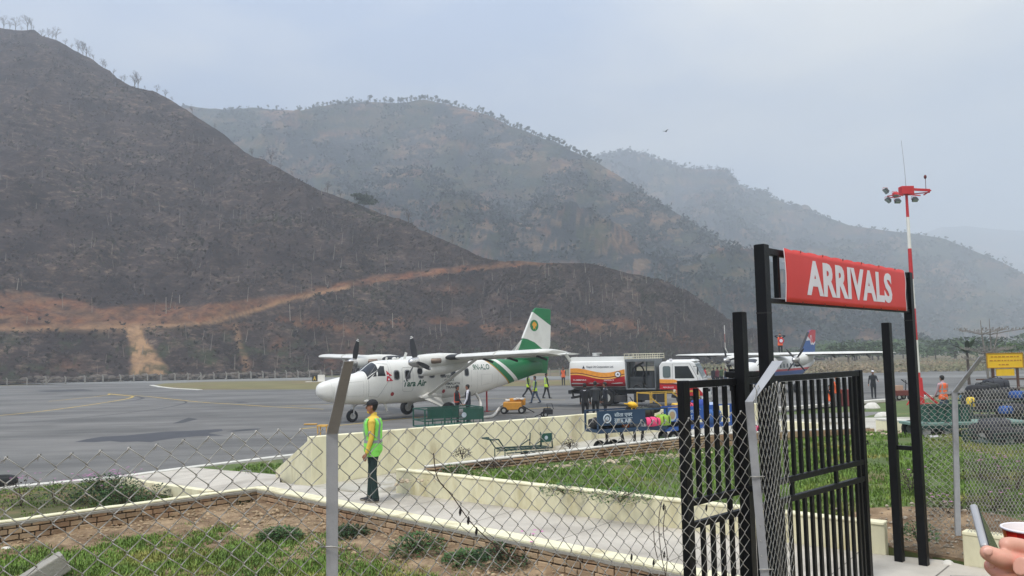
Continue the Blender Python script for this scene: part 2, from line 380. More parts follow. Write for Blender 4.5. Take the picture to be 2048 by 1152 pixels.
# ---- scrub bushes all over the near hillside: leafless twiggy clumps nobody could count
def scatter_scrub():
    rs = np.random.RandomState(4); nu, ntt = NEARV.shape[:2]; N_ = 60000
    a = rs.randint(60, nu-2, N_); b = (rs.rand(N_)**1.1*187).astype(int); f = rs.rand(N_, 1)
    P_ = NEARV[a, b]*(1-f)+NEARV[a+1, b+1]*f; u, v = pix(P_)
    dens = nfbm(u/38, v/26, 4, 66); keep = rs.rand(N_) < np.clip((dens-.34)*4.5, .08, 1)
    road = (u < 1120) & (v > interp_np(u, ROAD_UP)-3) & (v < interp_np(u, ROAD_LO)+4); keep &= ~(road & (rs.rand(N_) < .93))
    slip = (v > 650) & (abs(u-(268+(v-650)/105*32)) < 16+(v-650)/105*26); keep &= ~slip
    P_ = P_[keep]; n = len(P_); NB = 6
    sz = (.16+rs.rand(n)**2.4*.62)*np.sqrt(P_[:, 1]/190); verts = []; 
    for j in range(NB):
        an = rs.rand(n)*6.283; le = sz*(.6+.7*rs.rand(n)); dx, dy = np.cos(an)*le*.8, np.sin(an)*le*.5; wd = (.05+.12*rs.rand(n))*np.minimum(sz*2, 1)
        base = P_+np.stack([dx*.25, dy*.25, -.1+0*dx], 1); tip = P_+np.stack([dx*1.3, dy, le*(.45+.6*rs.rand(n))], 1); w3 = np.stack([wd, wd*0, wd*0], 1)
        q = np.stack([base-w3, base+w3, tip+w3*.4, np.stack([tip[:, 0]-dx*.9-wd*1.5, tip[:, 1], P_[:, 2]+le*.4], 1)], 1); verts.append(q)
    V_ = np.concatenate(verts).reshape(-1, 3)
    # pale thin trunks
    m_ = 480; a = rs.randint(60, nu-2, m_); b = (rs.rand(m_)**1.2*180).astype(int); T_ = NEARV[a, b]; h = 1.2+2.4*rs.rand(m_)**1.5; w_ = .035+.045*rs.rand(m_); ln = rs.randn(m_)*.25
    q = np.stack([T_+np.stack([-w_, 0*w_, 0*w_], 1), T_+np.stack([w_, 0*w_, 0*w_], 1), T_+np.stack([ln+w_*.5, 0*w_, h], 1), T_+np.stack([ln-w_*.5, 0*w_, h], 1)], 1).reshape(-1, 3)
    for nm_, W_, mt_ in (('scrub', V_, M('scrub_twig', (72, 63, 59), .95, var=.3, vs=.06, island=.32, col2=(72, 72, 58), two=(.5, .66, .05))), ('dead_trunks', q, M('pale_trunk', (128, 120, 110), .9, var=.2, island=.25))):
        me = bpy.data.meshes.new(nm_); k = len(W_); me.vertices.add(k); me.vertices.foreach_set('co', W_.reshape(-1).astype(np.float32)); me.loops.add(k); me.loops.foreach_set('vertex_index', np.arange(k)); me.polygons.add(k//4); me.polygons.foreach_set('loop_start', np.arange(0, k, 4)); me.polygons.foreach_set('loop_total', np.full(k//4, 4)); me.update(calc_edges=True); me.materials.append(mt_)
        o = bpy.data.objects.new(nm_, me); C.objects.link(o); o['kind'] = 'stuff'
scatter_scrub()

# ---- trees on the skylines
bark = M('bark', (88, 78, 70), .9, var=.25)
def limb(b, p, d, l, r, depth, rs, droop=0.0):
    q = p+d*l; mid = p+d*l*.5+Vector((rs.uniform(-1, 1), rs.uniform(-1, 1), rs.uniform(-.5, 1)))*l*.07
    b.tube([p, mid, q], [r, r*.8, r*.6], 5 if depth > 1 else 4, caps=False)
    if depth <= 0: return
    for i in range(rs.choice((2, 3, 3))):
        a = rs.uniform(.35, .8); ax = d.orthogonal().normalized(); ax.rotate(Matrix.Rotation(rs.uniform(0, 6.28), 3, d))
        nd = (d*math.cos(a)+ax*math.sin(a)+Vector((0, 0, .15-droop))).normalized()
        limb(b, p+d*l*rs.uniform(.55, 1.0), nd, l*rs.uniform(.55, .75), r*.55, depth-1, rs, droop)
def bare_tree_proto(seed, h, label, group):
    rs = random.Random(seed); t = thing('bare_tree', label, 'tree', group=group)
    b = MB(); b.tube([(0, 0, -.6), (.02*h, 0, h*.25), (0, .02*h, h*.5)], [h*.02, h*.016, h*.012], 6); b.build('trunk', bark, t)
    c = MB()
    for i in range(7):
        a = rs.uniform(0, 6.28); limb(c, Vector((0, 0, h*rs.uniform(.12, .5))), Vector((math.cos(a)*.6, math.sin(a)*.6, 1)).normalized(), h*.26, h*.010, 4, rs)
    c.build('crown', bark, t); return t
def foliage(rs, centres, n, leaf, jit=1.0):
    vs = []; fs = []
    for (c, r) in centres:
        for i in range(n):
            d = Vector((rs.gauss(0, 1), rs.gauss(0, 1), rs.gauss(0, 1))); d.normalize(); rr = rs.random()**.4
            p = Vector(c)+Vector((d.x*r[0], d.y*r[1], d.z*r[2]))*rr*jit; a = Vector((rs.uniform(-1, 1), rs.uniform(-1, 1), rs.uniform(-1, 1))).normalized(); bb = a.orthogonal().normalized()
            s = leaf*rs.uniform(.5, 1.4); o = len(vs); vs += [p-a*s, p+bb*s*.5, p+a*s, p-bb*s*.5]; fs.append((o, o+1, o+2, o+3))
    return vs, fs
leafdark = M('pine_leaves', (58, 68, 52), .9, var=.25, vs=.4, island=.45)
leafgreen = M('tree_leaves', (64, 84, 46), .8, var=.25, vs=.5, island=.4)
def leafy_proto(seed, h, wdt, label, group, name='pine_tree', mat=None, n=60, leaf=.09):
    rs = random.Random(seed); t = thing(name, label, 'tree', group=group)
    b = MB(); b.tube([(0, 0, -h*.1), (0, 0, h*.45), (.02*h, 0, h*.8)], [h*.035, h*.025, h*.01], 5); b.build('trunk', bark, t)
    cs = [((rs.uniform(-.5, .5)*wdt, rs.uniform(-.5, .5)*wdt, h*rs.uniform(.45, .95)), (wdt*rs.uniform(.25, .5), wdt*rs.uniform(.25, .5), h*rs.uniform(.08, .18))) for k in range(7)]
    v, f = foliage(rs, cs, n, h*leaf); c = MB(); c.add(v, f); c.build('crown', mat or leafdark, t); return t
def on_grid(V, u, frac=1.0, nt_=190):
    """ground point of a hill column at photo column u"""
    col = None; row = V[:, 0]; uu = pix(V[:, int((nt_-1)*frac)])[0]; i = int(np.argmin(abs(uu-u))); return Vector(V[i, int((nt_-1)*frac)])
rs = random.Random(11)
# leafless trees along the near skyline
protos = [bare_tree_proto(i, 5.0, 'thin leafless tree standing on the crest of the near brown hill', 'leafless trees along the near hill crest') for i in range(4)]
spots = [8, 20, 32, 44, 54, 62, 68, 83, 97, 104, 112, 130, 142, 156, 165, 172, 181, 187, 205, 211, 226, 244, 249, 270, 277, 290, 315, 330, 345, 385, 430, 505, 525, 537, 541, 560, 585, 612, 650, 655, 682, 720, 760, 818, 822, 860, 905]
for i, u in enumerate(spots):
    p = on_grid(NEARV, u); o = protos[i] if i < 4 else copy_tree(protos[i % 4])
    big = u in (8, 32, 54, 62, 156, 165, 172, 277, 541, 655, 818, 112, 270)
    o.location = p+Vector((0, 0, -.2)); s = (rs.uniform(.95, 1.25) if big else rs.uniform(.35, .7)); s *= p.y/300*1.15; o.scale = (s, s, s); o.rotation_euler = (0, 0, rs.uniform(0, 6))
# dark round evergreen on the near ridge
t = leafy_proto(5, 5.0, 4.0, 'dark round evergreen tree alone on the descending hill ridge', None, 'evergreen_tree', None, 160, .07); t.location = on_grid(NEARV, 728)+Vector((0, 0, -1.4))
# pines on the second and third ridges
pines = [leafy_proto(20+i, 11.0, 4.6, 'small dark pine on the hazy middle mountain skyline', 'pines along the middle mountain skyline', n=26, leaf=.085) for i in range(4)]
us = [375]+list(np.linspace(540, 560, 3))+list(np.linspace(600, 830, 60))+list(np.linspace(832, 1195, 120)); k = 0
for u in us:
    u += rs.uniform(-3, 3); p = on_grid(R2V, u, 1.0, 150); o = pines[k] if k < 4 else copy_tree(pines[k % 4]); k += 1
    s = rs.choice((rs.uniform(.18, .36), rs.uniform(.3, .58))); o.location = p+Vector((0, rs.uniform(-7, 0), -2.0-s)); o.scale = (s*rs.uniform(.8, 1.4), s, s*rs.uniform(.8, 1.3)); o.rotation_euler = (0, 0, rs.uniform(0, 6))
pines3 = [copy_tree(q) for q in pines]
for q in pines3: q['label'] = 'faint pine on the skyline of the farther hazy mountain'; q['group'] = 'pines along the farther mountain skyline'
k = 0
for u in list(np.linspace(1200, 1330, 46))+list(np.linspace(1340, 1640, 80))+[1700, 1742, 1760, 1768, 1800, 1850, 1878, 1888, 1905, 1930, 1972, 1980, 2004, 2020, 2036]:
    u += rs.uniform(-4, 4); p = on_grid(R3V, u, 1.0, 110); o = pines3[k] if k < 4 else copy_tree(pines3[k % 4]); k += 1
    s = rs.uniform(.28, .62); o.location = p+Vector((0, rs.uniform(-8, 0), -3.0-s)); o.scale = (s*1.3, s*1.3, s); o.rotation_euler = (0, 0, rs.uniform(0, 6))

def woods(V, nt_, n, smin, smax, seed, col):
    rs = np.random.RandomState(seed); nu = V.shape[0]; a = rs.randint(0, nu-1, n); b = (rs.rand(n)*(nt_-2)).astype(int); P_ = V[a, b]; u, v = pix(P_)
    keep = rs.rand(n) < np.clip((nfbm(u/46, v/34, 5, seed+3)-.42)*6, .05, 1); P_ = P_[keep]; n = len(P_); s = smin+(smax-smin)*rs.rand(n)**1.6; out = []
    for j in range(7):
        c = P_+rs.randn(n, 3)*s[:, None]*.45; c[:, 2] = P_[:, 2]+abs(rs.randn(n))*s*.5+s*.3; d = rs.randn(n, 3); d /= np.linalg.norm(d, axis=1)[:, None]; e = np.cross(d, rs.randn(n, 3)); e /= np.linalg.norm(e, axis=1)[:, None]; k = (s*.45)[:, None]
        out.append(np.stack([c-d*k, c+e*k*.6, c+d*k, c-e*k*.6], 1))
    W_ = np.concatenate(out).reshape(-1, 3); me = bpy.data.meshes.new('woods'); k = len(W_); me.vertices.add(k); me.vertices.foreach_set('co', W_.reshape(-1).astype(np.float32)); me.loops.add(k); me.loops.foreach_set('vertex_index', np.arange(k)); me.polygons.add(k//4); me.polygons.foreach_set('loop_start', np.arange(0, k, 4)); me.polygons.foreach_set('loop_total', np.full(k//4, 4)); me.update(calc_edges=True); me.materials.append(col)
    o = bpy.data.objects.new('woods', me); C.objects.link(o); o['kind'] = 'stuff'
wm = M('woods_far', (44, 52, 50), .95, var=.25, vs=.01, island=.3)
woods(R2V, 150, 34000, 1.1, 3.4, 3, wm); woods(R3V, 110, 16000, 2.5, 6.0, 4, wm)

# ---- flat ground out to the hills
ground_m = M('field_grass', (92, 92, 62), .95, var=.3, vs=.08, col2=(116, 100, 76), two=(.42, .58, .03), bump=.5, bs=3)
b = MB(); b.add([(-1200, -60, -.12), (1600, -60, -.12), (1600, 2500, -.12), (-1200, 2500, -.12)], [(0, 1, 2, 3)]); structure(b.build('ground', ground_m))
asph = bpy.data.materials.new('asphalt')
asph = M('apron_asphalt', (112, 110, 106), .85, var=.2, vs=.8, col2=(90, 89, 86), two=(.42, .60, .22), bump=.25, bs=60, stretch=(.35, 1, 1))
asph2 = M('fresh_asphalt', (66, 67, 71), .85, var=.1, vs=2)
kerbw = M('kerb_white', (204, 201, 190), .8, var=.1, vs=3)
poly_sheet('apron', [(-170, -40), (-13.5, -40), (-13.2, 20.3), (-7.2, 24.5), (-4, 27), (2, 32), (8, 36.5), (13.7, 41.2), (22.4, 48.8), (40, 62), (75, 92), (70, 104), (8, 104), (-20, 116), (-42, 127), (-72, 114.5), (-170, 110)], asph, 0.0)
# grass island with pale kerb, and the strip of taxiway beyond
isl = [G(303, 771), G(322, 774), G(345, 776.5), G(400, 779.5), G(620, 779), G(800, 776), G(1130, 771), G(1300, 768), G(1450, 765), G(1450, 757), G(1130, 760), G(900, 763), G(620, 761), G(420, 763.5), G(330, 767)]
poly_sheet('grass_island', isl, M('island_grass', (112, 106, 66), .95, var=.2, vs=.3, col2=(120, 98, 72), two=(.45, .6, .05)), .012)
kb = MB(); pts = [G(303, 771), G(322, 774.5), G(345, 777), G(400, 780)]
for a, c in zip(pts, pts[1:]): kb.beam(a+Vector((0, 0, .03)), c+Vector((0, 0, .03)), .5, .06)
structure(kb.build('kerb', kerbw))
tx = [G(-300, 769.5), G(330, 766.5), G(420, 763), G(620, 760.5), G(900, 761.5), G(1130, 758), G(1450, 755), G(1450, 751), G(1130, 752.5), G(900, 753), G(620, 754.5), G(420, 757), G(0, 767)]
poly_sheet('taxiway', tx, M('taxiway_grey', (122, 122, 118), .9, var=.08, vs=.2), .006)
# lighter roadside along the far end on the right, runway strip
poly_sheet('runway', [G(1455, 762), G(2048, 752), G(2300, 750), G(2300, 747.5), G(2048, 748.5), G(1455, 757)], M('taxiway_grey', (122, 122, 118)), .006)
def strip(name, pts, wd, mat, z):
    b = MB(); pts = [Vector((p[0], p[1], z)) for p in pts]; n = len(pts); L_, R_ = [], []
    for i, p in enumerate(pts):
        d = (pts[min(i+1, n-1)]-pts[max(i-1, 0)]).normalized(); q = Vector((-d.y, d.x, 0)); ww = wd[i] if isinstance(wd, list) else wd
        L_.append(p+q*ww/2); R_.append(p-q*ww/2)
    b.add(L_+R_, [(i, i+1, n+i+1, n+i) for i in range(n-1)]); return structure(b.build(name, mat))
def smoothpts(pts, k=6):
    out = []; n = len(pts)
    for i in range(n-1):
        p0, p1, p2, p3 = Vector(pts[max(i-1, 0)]), Vector(pts[i]), Vector(pts[i+1]), Vector(pts[min(i+2, n-1)])
        for j in range(k):
            t = j/k; out.append(.5*((2*p1)+(-p0+p2)*t+(2*p0-5*p1+4*p2-p3)*t*t+(-p0+3*p1-3*p2+p3)*t**3))
    out.append(Vector(pts[-1])); return out
ylw = M('yellow_line', (190, 160, 70), .85, var=.2, vs=2, col2=(150, 138, 96), two=(.45, .7, .8)); tyrem = M('tyre_marks', (64, 65, 67), .85, var=.2, vs=1)
def z6(l): return [(x/2.548, 700+y/2.548) for x, y in l]
def gl(l, z=0): return [G(u, v, 0) for u, v in l]
strip('yellow_line', smoothpts(gl(z6([(-200, 352), (0, 334), (200, 314), (400, 288), (560, 264), (640, 250), (672, 241), (672, 236), (600, 229), (553, 224)]))), .22, ylw, .006)
strip('yellow_line', smoothpts(gl(z6([(553, 224), (556, 228), (520, 234), (440, 243), (250, 262)]))), .18, ylw, .0065)
strip('yellow_line', smoothpts(gl(z6([(553, 223), (620, 229), (760, 238), (1000, 264), (1200, 277), (1400, 290), (1650, 302)]))), .18, ylw, .007)
strip('yellow_line', gl([(600, 858), (700, 849), (790, 839), (930, 826), (1100, 815)]), .18, ylw, .0065)
strip('yellow_line', gl([(560, 812), (760, 806), (980, 797), (1130, 800)]), .12, ylw, .006)
strip('tyre_marks', smoothpts(gl(z6([(-200, 392), (0, 377), (200, 364), (400, 347), (600, 326), (800, 301), (900, 283), (948, 268), (930, 259), (860, 252), (800, 248)]))), .16, tyrem, .005)
strip('tyre_marks', smoothpts(gl(z6([(560, 268), (640, 262), (700, 254), (728, 246), (710, 239), (680, 236)]))), .3, tyrem, .0052)
patch = z6([(380, 469), (440, 455), (520, 442), (640, 436), (700, 430), (850, 416), (960, 412), (1130, 403), (1136, 412), (1060, 424), (1140, 437), (1000, 440), (900, 449), (820, 460), (770, 470), (700, 466), (620, 470), (560, 464), (480, 470)])
poly_sheet('asphalt_patch', [G(u, v) for u, v in patch], asph2, .004)
rs9 = random.Random(21)
seam = M('asphalt_seam', (82, 81, 79), .9, var=.2, vs=2)
for i in range(22):
    u0 = rs9.uniform(-100, 1250); v0 = 776+rs9.random()**1.5*150; ln = rs9.uniform(60, 420); sl = rs9.uniform(-.09, -.01)
    strip('asphalt_seam', smoothpts(gl([(u0+ln*k/4, v0+sl*ln*k/4+rs9.uniform(-.8, .8)) for k in range(5)]), 3), rs9.choice((.04, .06, .25)), seam, .0025+i*.00004)
for q in ([(880, 375), (960, 345), (1010, 352), (930, 372)], [(1150, 415), (1250, 403), (1330, 400), (1310, 408), (1200, 416)], [(1180, 264), (1240, 262), (1270, 268), (1220, 270)], [(180, 208), (420, 200), (480, 206), (240, 214)]):
    poly_sheet('asphalt_patch', [G(u, v) for u, v in z6(q)], tyrem, .0035)
# ================================================================ NEAR GROUND, PATH, WALLS
ZP = .66
cream = M('cream_paint', (228, 222, 188), .85, var=.10, vs=2.2, col2=(178, 166, 132), two=(.50, .72, 1.1), bump=.25, bs=20, stretch=(2.2, 2.2, .8))
creamd = M('cream_wall', (210, 204, 172), .88, var=.13, vs=2.0, col2=(180, 168, 124), two=(.50, .72, 1.1), bump=.3, bs=14, stretch=(2.2, 2.2, .8))
conc = M('path_concrete', (188, 181, 168), .9, var=.10, vs=1.1, col2=(152, 145, 133), two=(.46, .70, .7), bump=.3, bs=50)
soil = M('bed_soil', (112, 90, 66), .98, var=.32, vs=5, col2=(148, 126, 98), two=(.42, .6, 2.2), bump=1.0, bs=22)
turf = M('turf', (84, 100, 50), .98, var=.3, vs=.8, col2=(120, 102, 70), two=(.55, .72, .35), bump=.7, bs=20)
brickm = M('brick', (170, 146, 116), .95, var=.18, vs=4, bump=.6, bs=30, island=.22, col2=(140, 112, 86), two=(.45, .6, 2))
mortar = M('mortar', (84, 70, 56), .98, var=.2, vs=5)
greyc = M('raw_concrete', (150, 146, 136), .95, var=.15, vs=3, bump=.5, bs=25)
cor = G(520, 976, ZP); l0 = G(0, 1046, ZP); nr = G(1430, 1154, ZP); fe0 = G(792, 986, ZP); fe1 = G(1772, 1111, ZP)
dl = (Vector((l0.x, l0.y, 0))-Vector((cor.x, cor.y, 0))).normalized(); left_end = Vector((l0.x, l0.y, ZP))+dl*4
dr = (nr-cor).normalized(); near_end = nr+dr*3.4
def bricks(name, A, B, z0, z1, nrm, label, lip=True, cat='wall', cap=True, capm=None, capw=.26, rows=None, caph=.06, grp=None, zend=None):
    """brick kerb wall from A to B with a painted coping; nrm points to the side that shows the bricks"""
    A, B = Vector((A[0], A[1], 0)), Vector((B[0], B[1], 0)); d = (B-A); Ln = d.length; d.normalize(); nrm = Vector(nrm).normalized()
    t = thing(name, label, cat, (A.x, A.y, 0)); zend = z1 if zend is None else zend
    rows = rows or max(2, int(round((z1-z0)/.085))); rr = random.Random(int(Ln*100)); br = MB(); h = (z1-caph-z0)/rows
    for r_ in range(rows+3 if zend > z1 else rows):
        x = -rr.random()*.2
        while x < Ln:
            l = rr.uniform(.19, .27)
            zt = (z1+(zend-z1)*min(1, max(0, x/Ln)))-caph
            zc = zt-h*(r_+.5)
            if zc > z0-h: 
                c = d*(x+l/2)+nrm*(.095+rr.uniform(-.008, .008)); ang = math.atan2(d.y, d.x)+rr.uniform(-.02, .02)
                br.box((c.x, c.y, zc+rr.uniform(-.004, .004)), (l-.018, .07, h-rr.uniform(.012, .024)), rot=(rr.uniform(-.02, .02), rr.uniform(-.03, .03), ang))
            x += l
    br.build('brick_course', brickm, t, bevel=.006, seg=1)
    mb = MB(); q = Vector((-d.y, d.x, 0))
    a = [-d*.0-nrm*.09, d*Ln-nrm*.09, d*Ln+nrm*.095, nrm*.095]
    mb.add([Vector((p.x, p.y, z0-.2)) for p in a]+[Vector((a[0].x, a[0].y, z1-caph)), Vector((a[1].x, a[1].y, zend-caph)), Vector((a[2].x, a[2].y, zend-caph)), Vector((a[3].x, a[3].y, z1-caph))], [(0, 1, 5, 4), (1, 2, 6, 5), (2, 3, 7, 6), (3, 0, 4, 7), (4, 5, 6, 7)]); mb.build('wall_core', mortar, t)
    if cap:
        cb = MB(); n = 40
        vs = [];
        for i in range(n+1):
            f = i/n; c = d*Ln*f; jz = rr.uniform(-.004, .004); zt = z1+(zend-z1)*f+jz; o1 = capw/2+rr.uniform(-.006, .006)
            vs.append([c-nrm*capw/2+Vector((0, 0, zt-caph)), c-nrm*capw/2+Vector((0, 0, zt)), c+nrm*o1+Vector((0, 0, zt)), c+nrm*(o1+.004)+Vector((0, 0, zt-caph*.55)), c+nrm*(o1-.004)+Vector((0, 0, zt-caph*1.02))])
        cb.loft([v[::-1] for v in vs]); cb.build('coping', capm or cream, t)
        # rough grey mortar lip under the painted coping
        lb = MB(); vs = []
        for i in range(n*2+1) if lip else ():
            f = i/n/2; c = d*Ln*f; zt = z1+(zend-z1)*f-caph*1.02; ow = .145+rr.uniform(-.008, .004)
            vs.append([c+nrm*.09+Vector((0, 0, zt)), c+nrm*ow+Vector((0, 0, zt)), c+nrm*ow+Vector((0, 0, zt-.03-rr.random()*.018)), c+nrm*.09+Vector((0, 0, zt-.05))])
        if lip: lb.loft([v[::-1] for v in vs]); lb.build('mortar_lip', greyc, t)
    return t
nl = Vector((dl.y, -dl.x, 0)); nl = nl if nl.y < 0 else -nl
nrr = Vector((dr.y, -dr.x, 0)); nrr = nrr if nrr.y < 0 else -nrr
# cappings sit over the kerb line; the bricks face the sunken bed
ZB = .28
bricks('brick_kerb_wall', (left_end.x, left_end.y), (cor.x, cor.y), ZB, ZP+.03, nl, 'low brick retaining wall with cream coping running off to the left of the photo behind the grass', rows=4, capw=.16, caph=.03)
bricks('brick_kerb_wall', (cor.x, cor.y), (near_end.x, near_end.y), ZB, ZP+.03, nrr, 'low brick wall with wide cream coping along the near edge of the concrete path below the guard', rows=4, capw=.26, caph=.04)
# path: flat concrete, wider towards the gate, and a ramp down to the apron on the left
b = MB()
pp = [cor, nr, near_end, Vector((6.4, 4.6, ZP)), Vector((8.2, 6.2, ZP)), Vector((5.7, 8.9, ZP)), G(1928, 1131, ZP), Vector((5.05, 9.75, ZP)), Vector((fe1.x, fe1.y, ZP)), Vector((fe0.x, fe0.y, ZP)), G(700, 985, ZP), G(560, 965, ZP)]
b.add([(p.x, p.y, ZP+.004) for p in pp], [tuple(range(len(pp)))]); structure(b.build('path', conc))
jm = M('joint_dark', (112, 106, 98), .95, var=.3, vs=8)
qd = (fe1-fe0).normalized(); qn = Vector((-qd.y, qd.x, 0))
for k in range(6):
    c_ = fe0+qd*(k*1.75-.6); strip('path_joint', [c_+qn*-.02, c_-qn*.7+qd*.01, c_-qn*(1.36+.16*k)], .014, jm, ZP+.0055)
strip('path_crack', [Vector((4.3, 8.3, 0)), Vector((4.6, 8.6, 0)), Vector((4.8, 9.1, 0)), Vector((5.3, 9.0, 0))], .012, jm, ZP+.006)
strip('path_joint', [Vector((3.4, 7.7, 0)), Vector((5.0, 9.5, 0))], .02, jm, ZP+.0057)
# ramp to the apron
ra = [Vector((cor.x, cor.y, ZP)), G(560, 965, ZP), G(560, 950, .42), G(416, 938, .12), G(372, 934, .03), G(262, 952, .03), G(300, 966, .16), G(418, 984, .5)]
b = MB(); b.add([(p.x, p.y, p.z+.006) for p in ra], [tuple(range(len(ra)))]); structure(b.build('path', conc))
# pale kerb along the apron edge
b = MB(); kp = [G(-300, 1012), G(0, 981), G(250, 957), G(380, 939), G(550, 918), G(660, 905)]
for a, c in zip(kp, kp[1:]):
    a, c = Vector((a.x, a.y, .02)), Vector((c.x, c.y, .02)); b.beam(a, c, .34, .12)
structure(b.build('kerb', kerbw))
# small cream wall by the ramp
def solid_wall(name, A, B, th, z0, zA, zB, mat, label, cap=None, capth=.05, caplip=.03, away=1):
    A, B = Vector(A), Vector(B); A.z = B.z = 0; d = (B-A); Ln = d.length; d.normalize(); q = Vector((-d.y, d.x, 0))*away
    t = thing(name, label, 'wall', (A.x, A.y, 0)); n = max(2, int(Ln/.25)); rings = []; rr = random.Random(3)
    for i in range(n+1):
        f = i/n; c = d*Ln*f; z = zA+(zB-zA)*f-(capth if cap else 0); j = rr.uniform(-.006, .006)
        rings.append([c+q*j+Vector((0, 0, z0)), c+q*j+Vector((0, 0, z)), c+q*th+Vector((0, 0, z)), c+q*th+Vector((0, 0, z0))])
    MB().loft(rings).build('wall_face', mat, t, bevel=.012)
    if cap:
        rings = []
        for i in range(n+1):
            f = i/n; c = d*(Ln*f); z = zA+(zB-zA)*f; j = rr.uniform(-.004, .004)
            rings.append([c-q*(caplip+j)+Vector((0, 0, z-capth)), c-q*(caplip+j)+Vector((0, 0, z+j)), c+q*(th+caplip)+Vector((0, 0, z+j)), c+q*(th+caplip)+Vector((0, 0, z-capth))])
        MB().loft(rings).build('coping', cap, t, bevel=.008)
    return t
solid_wall('low_wall', G(240, 962, .35), G(418, 987, .52), .16, -.1, .42, .56, cream, 'small wedge-shaped cream wall beside the concrete ramp and the flower bushes')
# long cream retaining wall of the raised bed beside the path
solid_wall('low_wall', (fe0.x, fe0.y, 0), (fe1.x, fe1.y, 0), .15, ZP-.2, 1.10, 1.05, creamd, 'long low cream wall between the concrete path and the raised grass bed', cap=cream, caplip=.012, capth=.03)
# wall of the right fence
wa = G(1928, 1131, ZP); wb = Vector((wa.x+1.9, wa.y-1.9*.98, 0))
solid_wall('low_wall', (wa.x, wa.y, 0), wb, .16, ZP-.2, 1.05, 1.05, creamd, 'short cream base wall under the right-hand wire fence behind the paper cup', cap=cream, capth=.04, caplip=.01)
# tall cream wall between apron and cart lane
c0 = P(622, 874, 17.3); c1 = P(1190, 827, 22.5); c2 = P(1530, 806, 26.0)
t = thing('boundary_wall', 'tall cream wall with a sloping left end between the tarmac and the luggage lane', 'wall', (c0.x, c0.y, 0))
o0 = Vector((c0.x, c0.y, 0)); le = P(551, 940, 18.4)
def wall_part(name, A, B, zA, zB, th, mat, capth=.03):
    A, B = Vector((A.x, A.y, 0))-o0, Vector((B.x, B.y, 0))-o0; d = (B-A).normalized(); q = Vector((-d.y, d.x, 0)); n = 24; rings = []; rr = random.Random(8)
    for i in range(n+1):
        f = i/n; c = A+(B-A)*f; z = zA+(zB-zA)*f; j = rr.uniform(-.005, .005)
        rings.append([c+q*j+Vector((0, 0, -.1)), c+q*j+Vector((0, 0, z)), c+q*th+Vector((0, 0, z)), c+q*th+Vector((0, 0, -.1))])
    return MB().loft(rings).build(name, mat, t, bevel=.015)
wall_part('wall_face', c0, c1, c0.z, c1.z, .2, cream); wall_part('wall_face', c1, c2, c1.z, c2.z, .2, cream)
wall_part('wall_end', le, c0, le.z, c0.z-.01, .2, creamd)
# the wing where the wall slopes down to the left
# lane between tall wall and raised bed
LZ = [(-4.0, .42), (0, .55), (4, .78), (9, .95)]
def lane_z(x): return interp(x, LZ)
lane = [Vector((cor.x-.3, cor.y+.2, .5)), Vector((fe0.x, fe0.y+.05, .62))]
rb0 = P(792, 939, 15.1); rb1 = P(1420, 867, 18.7); rb2 = P(1735, 850, 21.0); rb3 = Vector((12.5, 22.3, 1.2))
b = MB(); low = [Vector((fe0.x-1.9, fe0.y+.6, .55)), Vector((fe0.x, fe0.y, .58)), Vector((1.2, 16.6, .66)), Vector((4.6, 18.8, .82)), Vector((9.4, 21.3, .95)), Vector((12.5, 22.6, .95))]
hi = [Vector((c0.x-.9, c0.y+.4, .42)), Vector((c0.x+.8, c0.y+.6, .5)), Vector((c1.x-2.5, c1.y-1.9, .66)), Vector((c1.x, c1.y, .8)), Vector((c2.x, c2.y, .95)), Vector((14.5, 26.5, .9))]
b.add([tuple(p) for p in low+hi], [(i, i+1, 7+i, 6+i) for i in range(5)]); structure(b.build('service_lane', M('lane_concrete', (176, 172, 160), .95, var=.12, vs=1, col2=(132, 124, 104), two=(.5, .65, .8), bump=.3, bs=30)))
bricks('brick_kerb_wall', (rb0.x+.5, rb0.y+.40), (rb1.x, rb1.y), .9, rb0.z, (dr.x*0+.35, -.94, 0), 'brick wall with white coping along the back of the raised grass bed beside the luggage lane', rows=3, lip=False, capw=.16, caph=.03, capm=kerbw, zend=rb1.z)
bricks('brick_kerb_wall', (rb1.x, rb1.y), (rb2.x, rb2.y), .95, rb1.z, (.35, -.94, 0), 'far stretch of brick wall behind the gate bars at the back of the grass', rows=2, lip=False, capw=.16, caph=.03, capm=kerbw, zend=rb2.z-.05)
solid_wall('low_wall', G(1752, 861, 1.0), G(1850, 868, 1.0), .3, .8, 1.32, 1.30, cream, 'short cream wall end seen between the two right gate posts', cap=kerbw, caplip=.01)
solid_wall('low_wall', G(1562, 858, 1.0), G(1640, 862, 1.0), .2, .8, 1.22, 1.20, cream, 'low cream wall seen between the gate bars beyond the grass')
# embankment: grass rising from the apron to the lane
b = MB(); bk = [(7.6, 25.8, .9), (14.5, 26.2, .9), (24, 24, .95), (40, 22, .95), (60, 60, .0), (24, 48.2, .03), (13.7, 40.6, .02), (8, 36, .0), (7.2, 30, .3)]
b.add(bk, [(0, 1, 6, 7, 8), (1, 2, 5, 6), (2, 3, 4, 5)]); structure(b.build('embankment', turf))
b = MB(); g1 = [G(1500, 823), G(1620, 815), G(1800, 800), G(1860, 795)]
for a, c in zip(g1, g1[1:]): b.beam(a+Vector((0, 0, .06)), c+Vector((0, 0, .06)), .5, .14)
structure(b.build('kerb', kerbw))
rd = [G(1540, 841, .55), G(1700, 835, .55), G(1850, 833, .55), G(2048, 833, .55), G(2048, 825, .5), G(1850, 823, .5), G(1700, 826, .5), G(1540, 832, .5)]
b = MB(); b.add([(p.x, p.y, p.z+.03) for p in rd], [tuple(range(8))]); structure(b.build('service_road', M('road_grey', (118, 116, 112), .9, var=.1, vs=.5)))

